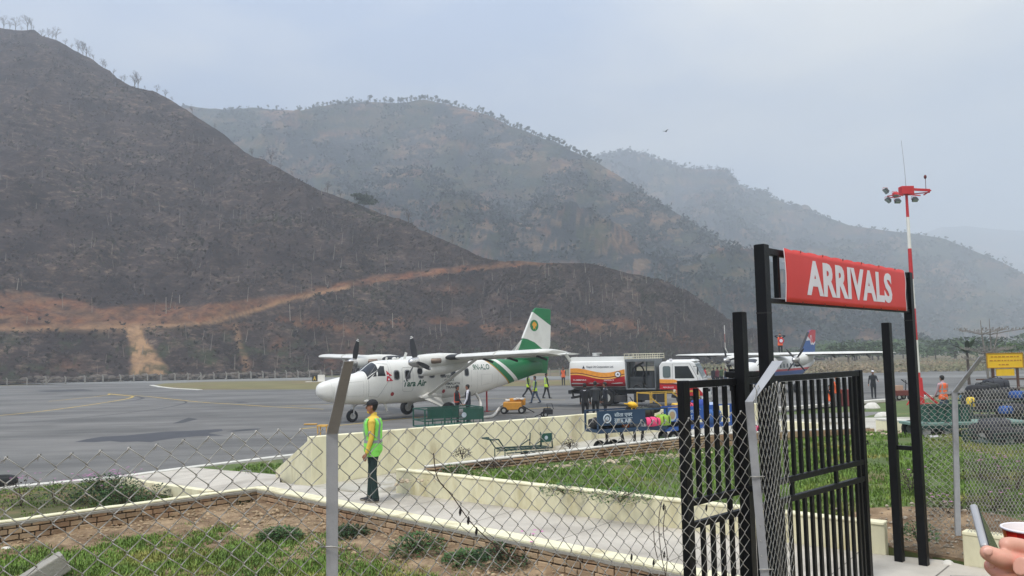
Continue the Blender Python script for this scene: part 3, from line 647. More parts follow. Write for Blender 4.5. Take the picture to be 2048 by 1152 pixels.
# ---- planted beds as rolling sheets
def in_poly(x, y, poly):
    c = False; n = len(poly); j = n-1
    for i in range(n):
        xi, yi = poly[i]; xj, yj = poly[j]
        if (yi > y) != (yj > y) and x < (xj-xi)*(y-yi)/(yj-yi)+xi: c = not c
        j = i
    return c
def bed_sheet(name, poly, zf, step, mat, amp=.03, skirt=.3):
    xs = [p[0] for p in poly]; ys = [p[1] for p in poly]; nx = int((max(xs)-min(xs))/step)+1; ny = int((max(ys)-min(ys))/step)+1; bm = bmesh.new()
    from mathutils.geometry import delaunay_2d_cdt
    pts = [Vector(p) for p in poly]; n0 = len(pts); rr = random.Random(2)
    for i in range(nx):
        for j in range(ny):
            x, y = min(xs)+(i+rr.random())*step, min(ys)+(j+rr.random())*step
            if in_poly(x, y, poly): pts.append(Vector((x, y)))
    v, e, f, *_ = delaunay_2d_cdt(pts, [(i, (i+1) % n0) for i in range(n0)], [], 1, 1e-4)
    vs = [(p.x, p.y, zf(p.x, p.y)+amp*(fbm(p.x*1.3, p.y*1.3, 3.1)+.4*fbm(p.x*6, p.y*6, 1.3))) for p in v]
    b = MB(); b.add(vs, [tuple(q) for q in f]); edge = [Vector(vs[i]) for i in range(n0)]; sk = edge+[p-Vector((0, 0, .45)) for p in edge]; b.add(sk, [(i, (i+1) % n0, n0+(i+1) % n0, n0+i) for i in range(n0)]+[((i+1) % n0, i, n0+i, n0+(i+1) % n0) for i in range(0)]); return structure(b.build(name, mat, smooth=True, angle=50))
near_poly = [(left_end.x, left_end.y-.05), (cor.x, cor.y-.05), (near_end.x-.05, near_end.y-.05), (4.2, 5.5), (3.4, 1.5), (0, .6), (-9, .6), (-16, 6)]
def near_mask(x, y):
    """1 where grass grows, 0 on the bare strip by the brick walls"""
    dA = abs((x-cor.x)*nl.x+(y-cor.y)*nl.y) if x < cor.x+1.5 else 9; dB = abs((x-cor.x)*nrr.x+(y-cor.y)*nrr.y)
    d = min(dA, dB if x > cor.x-.6 else 9); n = fbm(x*.7, y*.7, 9.0)
    lim = .06+max(0, 1.1-abs(x-cor.x))*.9+(.18 if x > cor.x else 0)
    return d-lim+n*.8
nearsoil = M('bed_soil', (122, 98, 72))
bed_sheet('flower_bed_soil', near_poly, lambda x, y: ZB+max(0, .10-.08*near_mask(x, y)) if near_mask(x, y) < 1.2 else ZB, .10, soil, .04)
rb_poly = [(fe0.x+.1, fe0.y+.15), (fe1.x, fe1.y+.16), (5.0, 9.9), (5.45, 9.3), (7.5, 7.4), (22, 12), (25, 22.5), (12.5, 22.0), (rb2.x+.05, rb2.y-.05), (rb1.x+.05, rb1.y-.08), (rb0.x+.3, rb0.y-.02)]
def rb_z(x, y):
    z = 1.0-.05*math.exp(-((x-2)/5)**2)
    if x > 3.9:
        d = ((x-4.95)*.70+(y-9.93)*.71)-.0*(x-4.95); f = min(1, max(0, (d+.05)/1.5)); f = f*f*(3-2*f); g = min(1, max(0, (x-3.9)/.8)); z = z*(1-g)+g*(.672+(z-.672)*f)
    return z
bed_sheet('lawn', rb_poly, rb_z, .22, turf, .03)
left_poly = [(left_end.x, left_end.y+.1), (-8.26, 13.2), (G(418, 990, .5).x-.1, G(418, 990, .5).y+.05), (G(240, 960, .3).x, G(240, 960, .3).y), (G(250, 959).x, G(250, 959).y-.15), (G(0, 984).x, G(0, 984).y-.1), (-17.5, 17.2)]
_ka, _kb = G(0, 984), G(250, 959); _kn = Vector((-(_kb.y-_ka.y), _kb.x-_ka.x, 0)).normalized()
def left_z(x, y): return .04+.24*min(1, max(0, -((x-_ka.x)*_kn.x+(y-_ka.y)*_kn.y))/2.6)
bed_sheet('flower_bed_soil', left_poly, left_z, .3, M('bed_turf', (84, 84, 48), .98, var=.3, vs=1, col2=(120, 96, 70), two=(.5, .65, .8), bump=.6, bs=20), .03)
lp2 = [(G(412, 942, .1).x, G(412, 942, .1).y), (G(552, 970, .4).x, G(552, 970, .4).y), (-5.3, 18.5), (G(560, 918).x+.2, G(560, 918).y-.4), (G(400, 938).x, G(400, 938).y)]
bed_sheet('lawn', lp2, lambda x, y: max(.05, .42-.085*(y-17.5)), .25, turf, .02)

# ---- grass blades
grassm = M('grass_blades', (98, 126, 46), .7, var=.3, vs=1.2, island=.4, col2=(134, 126, 66), two=(.52, .68, .6))
def grass(name, n, region, hgt, seed, mask=None, zf=None, kind='stuff', wid=.006):
    rs_ = random.Random(seed); vs = []; fs = []; x0, x1, y0, y1 = region[0]; poly = region[1]; c = 0; tries = 0
    while c < n and tries < n*12:
        tries += 1; x = rs_.uniform(x0, x1); y = rs_.uniform(y0, y1)
        if not in_poly(x, y, poly): continue
        u = 1024+1600*x/max(y, .5)
        if u < -260 or u > 2300: continue
        if mask and mask(x, y) < rs_.random()*.9: continue
        if rs_.random() > min(1.0, (9.0/max(y, 3))**1.3): continue
        z = zf(x, y); nb = 5; c += 1
        cl = 1+.6*fbm(x*1.7, y*1.7, 5)
        for k in range(nb):
            a = rs_.uniform(0, 6.28); h = hgt*rs_.uniform(.45, 1.2)*cl; px, py = x+rs_.gauss(0, .03), y+rs_.gauss(0, .03); ln = h*rs_.uniform(.2, .8); dx, dy = math.cos(a), math.sin(a)
            wdt = wid*(.7+y/14); sx, sy = -dy*wdt, dx*wdt; o = len(vs)
            vs += [(px-sx, py-sy, z-.02), (px+sx, py+sy, z-.02), (px+dx*ln*.4+sx*.7, py+dy*ln*.4+sy*.7, z+h*.6), (px+dx*ln*.4-sx*.7, py+dy*ln*.4-sy*.7, z+h*.6), (px+dx*ln, py+dy*ln, z+h)]
            fs += [(o, o+1, o+2, o+3), (o+3, o+2, o+4)]
    b = MB(); b.v = vs; b.f = fs; b.m = [0]*len(fs); o = b.build(name, grassm); o['kind'] = kind; return o
grass('grass', 42000, ((-12, 3.5, 3.0, 16), near_poly), .068, 1, near_mask, lambda x, y: ZB)
grass('grass', 13000, ((-2, 25, 8, 22.5), rb_poly), .065, 2, lambda x, y: (1.1*fbm(x*.5, y*.5, 2)+.9) if (x-5.3)**2+(y-10)**2 > 2.2 else -1, rb_z)
grass('grass', 1500, ((-18, -6, 9, 21), left_poly), .045, 3, None, left_z)
grass('grass', 900, ((-8, -4, 15, 24), lp2), .08, 4, None, lambda x, y: max(.05, .42-.085*(y-17.5)))
# ---- stones and gravel
def stones(name, n, f, smin, smax, mat, seed):
    rs_ = random.Random(seed); b = MB()
    for i in range(n):
        x, y, z = f(rs_); s = smin+(smax-smin)*rs_.random()**3; a = rs_.uniform(0, 3.14); k = 6; rings = []
        q = [rs_.uniform(.7, 1.2) for _ in range(k)]
        for zz, rr_ in ((-.4, .7), (0, 1.0), (.45, .75), (.6, .3)):
            rings.append([Vector((x+math.cos(a+6.283*j/k)*s*q[j]*rr_, y+math.sin(a+6.283*j/k)*s*.8*q[j]*rr_, z+zz*s)) for j in range(k)])
        b.loft(rings)
    o = b.build(name, mat); o['kind'] = 'stuff'; return o
stonem = M('pale_stone', (184, 168, 144), .95, var=.2, vs=8, island=.3)
def near_strip(rs_):
    while True:
        x = rs_.uniform(-11, 3.8); y = rs_.uniform(6.5, 15.9)
        if in_poly(x, y, near_poly) and near_mask(x, y) < .45+rs_.random()*.4: return x, y, ZB+max(0, .10-.08*near_mask(x, y))+.005
stones('gravel', 3600, near_strip, .006, .042, M('tan_gravel', (158, 138, 110), .95, var=.2, vs=8, island=.35), 5)
poly_sheet('bed_soil', [(3.9, 9.2), (6.2, 7.2), (8.5, 7.0), (9, 11), (5, 12), (3.8, 10.8)], soil, .60)
bed_sheet('bed_soil', [(4.66, 10.14), (5.02, 9.88), (5.48, 9.28), (6.1, 8.9), (6.6, 9.6), (6.3, 10.6), (5.6, 11.3), (4.9, 11.5), (4.3, 11.0), (4.2, 10.5)], lambda x, y: rb_z(x, y)+.035, .16, soil, .035)
def gst(r_):
    x, y = 5.3+r_.gauss(0, .6), 10.3+r_.gauss(0, .55); return x, y, rb_z(x, y)+.045 if (x-4.57)*.6+(y-10.05) > .1 else .2
stones('gravel', 900, gst, .006, .035, M('grey_stone', (150, 140, 124), .95, var=.2, vs=8, island=.3), 6)
stones('gravel', 420, lambda r_: ((lambda f: (rb0.x+(rb1.x-rb0.x)*f+.12, rb0.y+(rb1.y-rb0.y)*f-.35-r_.random()*.7, .97))(r_.random())), .012, .05, stonem, 8)
stones('gravel', 160, lambda r_: (r_.uniform(8, 12.5), r_.uniform(20.3, 21.6), 1.0), .02, .10, stonem, 9)
# ---- leafy weeds and flowering plants
weedm = M('weed_leaves', (60, 92, 40), .7, var=.25, vs=5, island=.4); pinkm = M('pink_petals', (196, 120, 176), .7, var=.15, vs=20, island=.25); stemm = M('plant_stem', (74, 80, 48), .8); twig = M('dry_twig', (70, 56, 48), .9)
def bush(name, label, loc, rx_, rz_, n, leaf=.035, flowers=0, seed=1, mat=None, group=None, cat='bush', fm=None):
    rs_ = random.Random(seed); t = thing(name, label, cat, loc, group=group); b = MB()
    for k in range(max(5, n//60)):
        a = rs_.uniform(0, 6.28); q = Vector((math.cos(a)*rx_*rs_.uniform(.2, .9), math.sin(a)*rx_*rs_.uniform(.2, .9), rz_*rs_.uniform(.6, 1.05)))
        b.tube([(0, 0, -.03), q*.5+Vector((0, 0, rz_*.12)), q], [.007, .005, .003], 4)
    b.build('stem', stemm if mat is None else twig, t)
    vs = []; fs = []
    for i in range(n):
        a = rs_.uniform(0, 6.28); rr_ = rx_*rs_.random()**.55; h = rz_*rs_.uniform(.08, 1)*(1-.5*(rr_/rx_)**2)
        p = Vector((math.cos(a)*rr_, math.sin(a)*rr_, h)); d = Vector((math.cos(a)*.7+rs_.gauss(0, .4), math.sin(a)*.7+rs_.gauss(0, .4), rs_.uniform(-.1, .9))).normalized(); sd_ = d.cross(Vector((0, 0, 1)))
        if sd_.length < .1: continue
        sd_.normalize(); s = leaf*rs_.uniform(.6, 1.5); o = len(vs); vs += [p, p+d*s*.5+sd_*s*.32, p+d*s*1.2-Vector((0, 0, s*.2)), p+d*s*.5-sd_*s*.32]; fs.append((o, o+1, o+2, o+3))
    m = MB(); m.add(vs, fs); m.build('leaves', mat or weedm, t)
    if flowers:
        m = MB()
        for i in range(flowers):
            a = rs_.uniform(0, 6.28); rr_ = rx_*rs_.random()**.6; p = Vector((math.cos(a)*rr_, math.sin(a)*rr_, rz_*rs_.uniform(.8, 1.15)))
            for j in range(6):
                aa = 1.047*j; d = Vector((math.cos(aa), math.sin(aa), .35)); s_ = Vector((-d.y, d.x, 0)); m.add([p, p+d*.018+s_*.008, p+d*.032, p+d*.018-s_*.008], [(0, 1, 2, 3)])
        m.build('blossoms', fm or pinkm, t)
    return t
darkw = M('dark_weed', (48, 74, 38), .75, var=.25, vs=5, island=.45); drym = M('dry_flower_plant', (66, 58, 50), .9, var=.3, vs=6, island=.4)
def atz(u, v, z):
    p = G(u, v, z)
    if in_poly(p.x, p.y, left_poly): z = left_z(p.x, p.y); p = G(u, v, z)
    return (p.x, p.y, z)
bush('flowering_bush', 'tall dark leafy bush with pale pink flower heads behind the left brick wall', atz(215, 1002, .30), .72, .56, 2200, .05, 46, 3, darkw)
bush('flowering_bush', 'lower green bush spreading in front of the tall pink-flowered one', atz(245, 1012, .30), .62, .40, 1300, .045, 4, 4, weedm)
bush('flowering_bush', 'straggly purple-flowered plant at the left edge of the flower bed', atz(42, 1012, .30), .35, .62, 240, .05, 10, 5, drym)
bush('flowering_bush', 'small pink-flowered plant between the left plant and the big bush', atz(110, 1010, .30), .42, .50, 340, .045, 9, 6, darkw)
bush('flowering_bush', 'grey-green sprig at the right foot of the big flowering bush', atz(312, 996, .35), .3, .3, 160, .05, 0, 7, darkw)
for i, (u, v, r_, h, s, lab) in enumerate([(480, 1018, .33, .20, 8, 'dark green weed on the bare soil just below the corner of the brick walls'), (835, 1112, .40, .30, 9, 'round bright green weed clump below the middle of the near brick wall'), (1010, 1135, .48, .28, 10, 'wide leafy weed with pink blossoms near the wall foot'), (560, 1078, .35, .16, 11, 'flat weed patch left of the grey fence post foot'), (700, 1075, .30, .18, 12, 'small weed right of the grey fence post'), (935, 1128, .35, .16, 13, 'low spreading weed between the two larger clumps'), (330, 1040, .22, .16, 16, 'small tuft of weed on the stony strip left of the corner')]):
    bush('weed', lab, atz(u, v, ZB+.02), r_, h*1.15, int(1100*r_/.35), .042, 0, s, weedm if i % 2 else darkw, cat='weed')
bush('flowering_weed', 'sprig of bright pink blossoms against the near brick wall', atz(1062, 1132, ZB+.05), .25, .42, 50, .03, 7, 21, drym, cat='flower', fm=M('magenta_petals', (206, 88, 178), .7))
for i, (u, v, r_, h, fl, lab) in enumerate([(912, 946, .30, .16, 0, 'dark weed in the left tip of the raised bed'), (985, 935, .35, .14, 0, 'weed beside the back wall in the raised bed'), (1240, 1000, .5, .16, 0, 'long dark weed patch along the front edge of the raised bed'), (1130, 985, .4, .12, 0, 'green weed cluster in the middle of the raised bed'), (1330, 895, .45, .25, 0, 'leafy weed at the back wall left of the black gate'), (1140, 896, .2, .2, 2, 'dry tuft standing by the luggage lane wall'), (925, 915, .2, .22, 0, 'dry sprig on the wall left of the green handcart'), (1835, 1080, .25, .22, 0, 'green weed between the right gate post and the pale fence post'), (1895, 1040, .35, .32, 8, 'dry flowering plant with purple heads left of the pale post'), (1960, 960, .4, .4, 8, 'purple-flowered dry plant behind the right wire fence'), (2030, 985, .45, .45, 12, 'larger purple-flowered plant at the right photo edge'), (1822, 985, .25, .35, 4, 'thin dry plant beside the right gate posts'), (1990, 1020, .35, .3, 4, 'tangled dry weed low behind the right wire fence')]):
    bush('weed', lab, atz(u, v, .86 if u > 1780 and v > 1030 else 1.0), r_, h, int(400*r_/.35), .04, fl, 30+i, weedm if i in (0, 2, 3, 4, 7) else drym, cat='weed')
def broadleaf(loc, h, s, lab):
    t = thing('broadleaf_plant', lab, 'plant', loc); b = MB(); rs_ = random.Random(s)
    for k in range(4):
        a = rs_.uniform(0, 6.28); d = Vector((math.cos(a)*.35, math.sin(a)*.35, 1)).normalized(); sd_ = d.cross(Vector((0, -1, .2))).normalized(); hh = h*rs_.uniform(.6, 1); ctr = []
        L_ = []; R_ = []
        for j in range(7):
            f = j/6; wv = hh*.20*math.sin(math.pi*min(1, f*.95+.03))**.8; c = d*hh*f+Vector((0, 0, -hh*.1*f*f)); L_.append(c-sd_*wv+Vector((0, -.01, 0))); ctr.append(c); R_.append(c+sd_*wv+Vector((0, -.01, 0)))
        b.add(L_+ctr+R_, [(j, j+1, 8+j, 7+j) for j in range(6)]+[(7+j, 8+j, 15+j, 14+j) for j in range(6)])
    b.build('leaf', M('lily_leaf', (66, 110, 52), .5, var=.15, vs=6), t, smooth=True)
broadleaf(atz(138, 1062, ZB), .36, 1, 'upright broad-leaved green plant against the left brick wall'); broadleaf(atz(78, 1072, ZB), .28, 2, 'smaller broad-leaved plant left of the taller one by the brick wall'); broadleaf(atz(352, 1034, ZB+.03), .14, 3, 'tiny broad-leaved sprout near the brick wall corner')
# concrete block lying in the grass, marker peg, white rocks
b = MB(); b.box((0, 0, 0), (.62, .26, .26)); o = b.build('concrete_block', greyc, bevel=.02); o.location = atz(84, 1150, ZB+.1); o.rotation_euler = (0, R(-28), R(38)); tag(o, 'grey concrete block tipped over in the grass at the bottom left corner', 'block')
b = MB(); b.box((0, 0, .13), (.17, .15, .26), taper=.9); o = b.build('marker_stone', kerbw, bevel=.015); o.location = atz(1177, 1150, ZB); o.rotation_euler = (0, 0, .5); tag(o, 'small pale square marker stone at the foot of the near brick wall', 'stone')
def rock(u, v, z, s, lab, seed):
    rs_ = random.Random(seed); b = MB(); rings = []; k = 9; q = [rs_.uniform(.8, 1.15) for _ in range(k)]
    for zz, rr_ in ((-.3, .8), (.05, 1), (.35, .85), (.6, .5), (.68, .15)): rings.append([Vector((math.cos(6.283*j/k)*s*q[j]*rr_*rs_.uniform(.93, 1.07), math.sin(6.283*j/k)*s*.7*q[j]*rr_, zz*s)) for j in range(k)])
    b.loft(rings); o = b.build('rock', M('white_rock', (206, 202, 192), .9, var=.12, vs=5, bump=.5, bs=12), smooth=True, angle=35); o.location = atz(u, v, z); tag(o, lab, 'rock')
rock(1745, 817, .35, .42, 'white boulder on the grass strip between gate and right posts', 1); rock(1766, 835, .6, .3, 'smaller white rock beside the service road', 2)
rock(112, 1080, ZB+.03, .07, 'whitish stone among the gravel by the left brick wall', 3); rock(178, 1066, ZB+.05, .08, 'pale rounded stone below the left brick wall', 4); rock(12, 1102, ZB, .1, 'flat pale stone in the grass at the left edge', 5)
rock(1895, 1128, ZP, .07, 'small stone on the concrete near the right fence wall', 6); rock(1085, 918, .98, .1, 'pale stone on the raised bed near the back wall', 7)
# ================================================================ FENCES, GATE, SIGN, MAST
wirem = M('galvanised_wire', (172, 169, 162), .5, metal=.55, var=.25, vs=3)
angm = M('grey_steel_post', (156, 157, 159), .55, metal=.25, var=.14, vs=4, col2=(116, 116, 116), two=(.5, .72, 2.5), bump=.12, bs=25)
blackm = M('black_paint', (8, 8, 10), .45, var=.3, vs=3, col2=(22, 20, 19), two=(.6, .75, 3), bump=.15, bs=30, spec=.22)
def wires(A, B, zt, zb, pitch, r, seed=1, sag=0.0, n=5, loops=True, px_=None):
    """woven diamond mesh between plan points A and B; zt, zb = (z at A, z at B)"""
    A, B = Vector((A[0], A[1], 0)), Vector((B[0], B[1], 0)); d = B-A; Ln = d.length; d.normalize(); q = Vector((-d.y, d.x, 0)); b = MB(); half = pitch/2; hx_ = (px_ or pitch)/2; k = int(Ln/hx_)
    ps = seed*3.7
    def pos(x, z, off):
        f = x/Ln; bz = sag*fbm(x*.9+ps, z*.8, ps); bx = .010*fbm(x*1.7+ps, z*1.5, ps+4)
        return A+d*(x+bx)+q*(off+bz)+Vector((0, 0, z+.012*fbm(x*1.3, z*.7, ps+9)-(.03*math.sin(f*9+ps) if sag else 0)*(z > zt[0]-.6)*.5))
    for i in range(k):
        x0 = i*hx_; x1 = x0+hx_; f = x0/Ln; top = zt[0]+(zt[1]-zt[0])*f; bot = zb[0]+(zb[1]-zb[0])*f; ov = r*1.3
        pts = []; z = top; side = i % 2
        if loops and side == 0:
            pts.append(pos(x0-half*.12, top-pitch*.22, r*2)); pts.append(pos(x0-half*.10, top+pitch*.02, r*2))
        j = 0
        while z > bot-pitch:
            xx = (x0-ov) if side == 0 else (x1+ov)
            if z < bot: break
            pts.append(pos(xx, z+r*.8, -r if (j+i) % 2 else r)); pts.append(pos(xx, z-r*.8, r if (j+i) % 2 else -r)); side = 1-side; z -= half; j += 1
        if len(pts) > 2: b.tube(pts, r, n, caps=False)
    return b
def angle_post(name, parent, pts, flange, thick, facing, tip=.8):
    """bent L-section steel post along pts; facing = directions of the two flanges"""
    f1, f2 = Vector(facing[0]).normalized(), Vector(facing[1]).normalized(); sec = [f1*flange, f1*flange+f2*thick, f1*thick+f2*thick, f1*thick+f2*flange, f2*flange, Vector((0, 0, 0))]
    rings = []
    for i, p in enumerate(pts):
        k_ = tip if i == len(pts)-1 else 1.0
        rings.append([Vector(p)+s*k_ for s in sec])
    return MB().loft(rings).build(name, angm, parent, bevel=.002, seg=1)
# --- front fence
Y0 = 2.4
def frontY(u): uu = (u-1024)/1600.; return 1.471*Y0/(1-.736*uu)
fl = P(-420, 700, frontY(-420)); pL = P(664, 868, frontY(664)); pM = P(1499, 803, 4.5)
t = thing('chain_link_fence', 'sagging chain-link fence on bent grey angle posts across the front of the photo', 'fence', (pL.x, pL.y, ZB)); o_ = Vector((pL.x, pL.y, ZB))
def loc_(v): return Vector(v)-o_
dF = Vector((pM.x-pL.x, pM.y-pL.y, 0)).normalized(); qF = Vector((-dF.y, dF.x, 0))
ztop = lambda u, v: P(u, v, frontY(u)).z
topA = ztop(0, 906); A_ = (fl.x, fl.y); 
def wbuild(b, name, parent): 
    b.v = [tuple(Vector(p)-o_) for p in b.v]; return b.build(name, wirem, parent, smooth=True)
zl = P(640, 862, frontY(640)).z; zm_ = P(1500, 824, 4.45).z
wbuild(wires((fl.x, fl.y), (pL.x, pL.y), (topA-.01, zl), (.18, .2), .083, .0018, 1, .05), 'wire_mesh', t)
wbuild(wires((pL.x, pL.y), (pM.x, pM.y), (zl, zm_), (.2, .3), .083, .0018, 2, .05), 'wire_mesh', t)
zend = 2.93
wbuild(wires((pM.x+.03, pM.y), (1.735, 5.12), (zm_+.13, P(1562, 768, 5.12).z), (.3, .4), .083, .0019, 3, .006), 'wire_mesh', t)
fw = Vector((-.10, -.99, 0)); sd_ = Vector((1, -.05, 0))
base = pL.copy()
angle_post('post', t, [loc_((pL.x-.021, pL.y, -.2)), loc_((pL.x-.021, pL.y, pL.z)), loc_(P(688, 722, 2.82)+Vector((0, 0, 0)))], .043, .005, (Vector((1, .25, 0)), Vector((-.25, 1, 0))))
mb_ = loc_((pM.x+.12, pM.y, -.2)); mt_ = loc_((pM.x-.025, pM.y, pM.z)); me_ = loc_(P(1545, 722, 4.78))
angle_post('post', t, [mb_, mt_, me_], .046, .005, (Vector((1, -.15, 0)), Vector((.3, 1, 0))), 1.35)
# bolts and tie wires on the posts
b = MB()
for z in (2.5, 2.0, 1.5, 1.0):
    b.tube([loc_((pL.x-.04, pL.y-.004, z)), loc_((pL.x-.0, pL.y-.012, z+.004)), loc_((pL.x+.035, pL.y-.002, z-.004)), loc_((pL.x+.03, pL.y+.03, z))], .0028, 5); b.tube([loc_((pL.x-.02, pL.y-.01, z)), loc_((pL.x-.06, pL.y-.02, z+.03))], .0025, 5)
    b.tube([loc_((pM.x-.04+.16*(2.93-z)/3, pM.y-.01, z)), loc_((pM.x+.04+.16*(2.93-z)/3, pM.y-.015, z))], .003, 5)
b.build('tie_wire', wirem, t, smooth=True)
# --- dry vine with pods on the mesh
t2 = thing('dry_vine', 'dead brown vine with small black pods tangled in the front wire mesh', 'vine'); b = MB(); pod = MB()
def onfence(u, v, off=-.02): p = P(u, v, frontY(u)); return p-qF*0+Vector((0, off, 0))
for pts in ([(868, 905), (876, 955), (905, 990), (940, 1040), (975, 1075), (990, 1085)], [(1322, 1002), (1316, 1040), (1320, 1100), (1330, 1150)], [(1330, 1010), (1325, 1060), (1333, 1110), (1328, 1160)], [(1306, 1060), (1308, 1090), (1315, 1120)], [(985, 1085), (1020, 1110), (1060, 1125)]):
    b.tube(smoothpts([onfence(*p) for p in pts], 4), .0022, 5)
for (u, v) in ((922, 1020), (938, 1038), (954, 1060), (1326, 1012), (1306, 1123), (1327, 1107), (1262, 1112), (1411, 1014), (1385, 1130)):
    p = onfence(u, v, -.025); pod = MB(); pod.tube([p+Vector((0, 0, .018)), p+Vector((0, 0, .008)), p-Vector((.002, 0, .006)), p-Vector((.003, 0, .02))], [.001, .005, .006, .001], 6); pod.build('pod', M('black_pod', (28, 24, 24), .8), t2)
b.build('stem', twig, t2)
# --- right fence
t = thing('chain_link_fence', 'dense wire mesh fence on the cream base wall with one pale bent post', 'fence', (5.2, 9.5, ZP)); o_ = Vector((5.2, 9.5, ZP))
fp = P(1916, 1063, 9.5); bd = P(1908, 785, 9.5); en = P(1966, 712, 9.15)
angle_post('post', t, [loc_((fp.x-.03, fp.y, 1.0)), loc_((bd.x-.02, bd.y, bd.z)), loc_((en.x-.03, en.y, en.z))], .062, .008, (Vector((1, -.1, 0)), Vector((.35, 1, 0))))
wbuild(wires((bd.x+.03, 9.45), (wb.x, wb.y+.08), (bd.z+.02, bd.z+.32), (1.04, 1.04), .070, .0024, 5, .02, 4, px_=.036), 'wire_mesh', t)
wbuild(wires((4.93, 9.78), (bd.x-.02, 9.52), (bd.z-.05, bd.z-.0), (.8, 1.0), .075, .0027, 6, .03, 4), 'wire_mesh', t)
# --- portal posts, sign, sliding gate
TL = P(1524, 600, 6.88); TR = Vector((P(1823, 700, 9.55).x, 9.55, 0)); TL = Vector((2.165, 6.88, 0)); gd = (TR-TL).normalized(); ang = math.atan2(gd.y, gd.x); gq = Vector((-gd.y, gd.x, 0))
ZT = 4.10
t = thing('sign_portal', 'tall black steel gate portal carrying the red arrivals banner', 'gateway', (TL.x, TL.y, ZP), ang)
def lz(z): return z-ZP
Ls = (TR-TL).length; W = .095
def post(mb, x, y, w_, z0, z1): mb.box((x, y, (lz(z0)+lz(z1))/2), (w_, w_, z1-z0))
lean = .0
for x, y, zt_, nm in ((0, 0, ZT, 0), (Ls, 0, ZT-.02, 0), (.07, .27, 3.53, 0), (Ls+.0, .27, 3.49, 0)):
    b = MB(); w_ = W if zt_ > 3.8 else .092; post(b, x, y, w_, ZP-.2, zt_); b.box((x, y, lz(zt_)+.002), (w_-.012, w_-.012, .004)); b.build('post', blackm, t, bevel=.006)
for x_ in (Ls, .03): b = MB(); b.box((x_, .135, lz(2.0)), (.05, .19, .05)); b.build('crossbar', blackm, t, bevel=.004)
b = MB(); x0, x1 = W/2, Ls-W/2; zb_, zt2 = 3.60, 4.08
b.box(((x0+x1)/2, 0, lz(zt2-.03)), (x1-x0, .05, .06)); b.box(((x0+x1)/2, 0, lz(zb_+.02)), (x1-x0, .05, .04))
for x in (.27, Ls-.12, Ls*.5): b.box((x, 0, lz((zb_+zt2)/2)), (.045, .045, zt2-zb_-.1))
b.build('sign_frame', blackm, t, bevel=.004)
b = MB()
for x in (0, Ls): b.box((x, 0, lz(zb_-.09)), (W+.004, W+.004, .012))
b.build('weld_band', M('worn_black', (30, 28, 27), .6), t)
# banner: a slightly bellied sheet
redm = M('banner_red', (216, 50, 42), .5, var=.06, vs=1.2, bump=.08, bs=6); whitem = M('lettering_white', (226, 222, 226), .55, var=.03)
bt = thing('arrivals_banner', 'red vinyl banner lettered ARRIVALS in white, laced to the black frame', 'banner', (TL.x, TL.y, ZP), ang)
bx0, bx1 = .312, 3.50; bz0, bz1 = 3.615, 4.095
def belly(x, z):
    f = (x-bx0)/(bx1-bx0); return -.050-.008*math.sin(f*7+1)*math.sin((z-bz0)/(bz1-bz0)*3.1)+.012*math.sin(f*2.2)
b = MB(); nx, nz_ = 60, 10; vs = []
for i in range(nx+1):
    for j in range(nz_+1):
        x = bx0+(bx1-bx0)*i/nx; z = bz0+(bz1-bz0)*j/nz_
        if i == nx: x -= .035*math.sin(j/nz_*math.pi*1.3)**2
        if i == 0: x += .012*math.sin(j/nz_*3)
        if j == nz_: z -= .010*abs(math.sin(i*.55))**6
        vs.append((x, belly(x, z), lz(z)))
b.add(vs, [(i*(nz_+1)+j, (i+1)*(nz_+1)+j, (i+1)*(nz_+1)+j+1, i*(nz_+1)+j+1) for i in range(nx) for j in range(nz_)])
bo = b.build('sheet', redm, bt, smooth=True); sm_ = bo.modifiers.new('thick', 'SOLIDIFY'); sm_.thickness = .002; sm_.offset = 0
def bwarp(p): return Vector((p.x, belly(p.x, p.z+ZP)-.0035+(p.y), p.z))
lettering('letters', 'ARRIVALS', (.763, 0, lz(3.690)), (1, 0, 0), (0, 0, 1), 2.26, .335, whitem, bt, spacing=1.07, bold=.042, depth=.0012, warp=bwarp)
b = MB()
for e in (0, 1):
    b = MB()
    x = (bx0 if e == 0 else bx1-.012); 
    for j in range(10):
        z0, z1 = bz0+(bz1-bz0)*j/10, bz0+(bz1-bz0)*(j+1)/10; xx = lambda jj: x-(.035*math.sin(jj/10*math.pi*1.3)**2 if e else -.012*math.sin(jj/10*3)); b.beam((xx(j), belly(x, z0)-.004, lz(z0)), (xx(j+1), belly(x, z1)-.004, lz(z1)), .012, .002, up=(0, 1, 0))
    b.build('hem', whitem, bt)
b = MB()
for i in range(6):
    x = bx0+.35+i*.5
    for z in (bz0+.012, bz1-.018): b.tube([(x, belly(x, z)-.006, lz(z)), (x+.008, belly(x, z)-.004, lz(z)+(.02 if z > 3.9 else -.02))], .005, 6)
b.build('tie', M('rust_tie', (120, 70, 56), .8), bt)
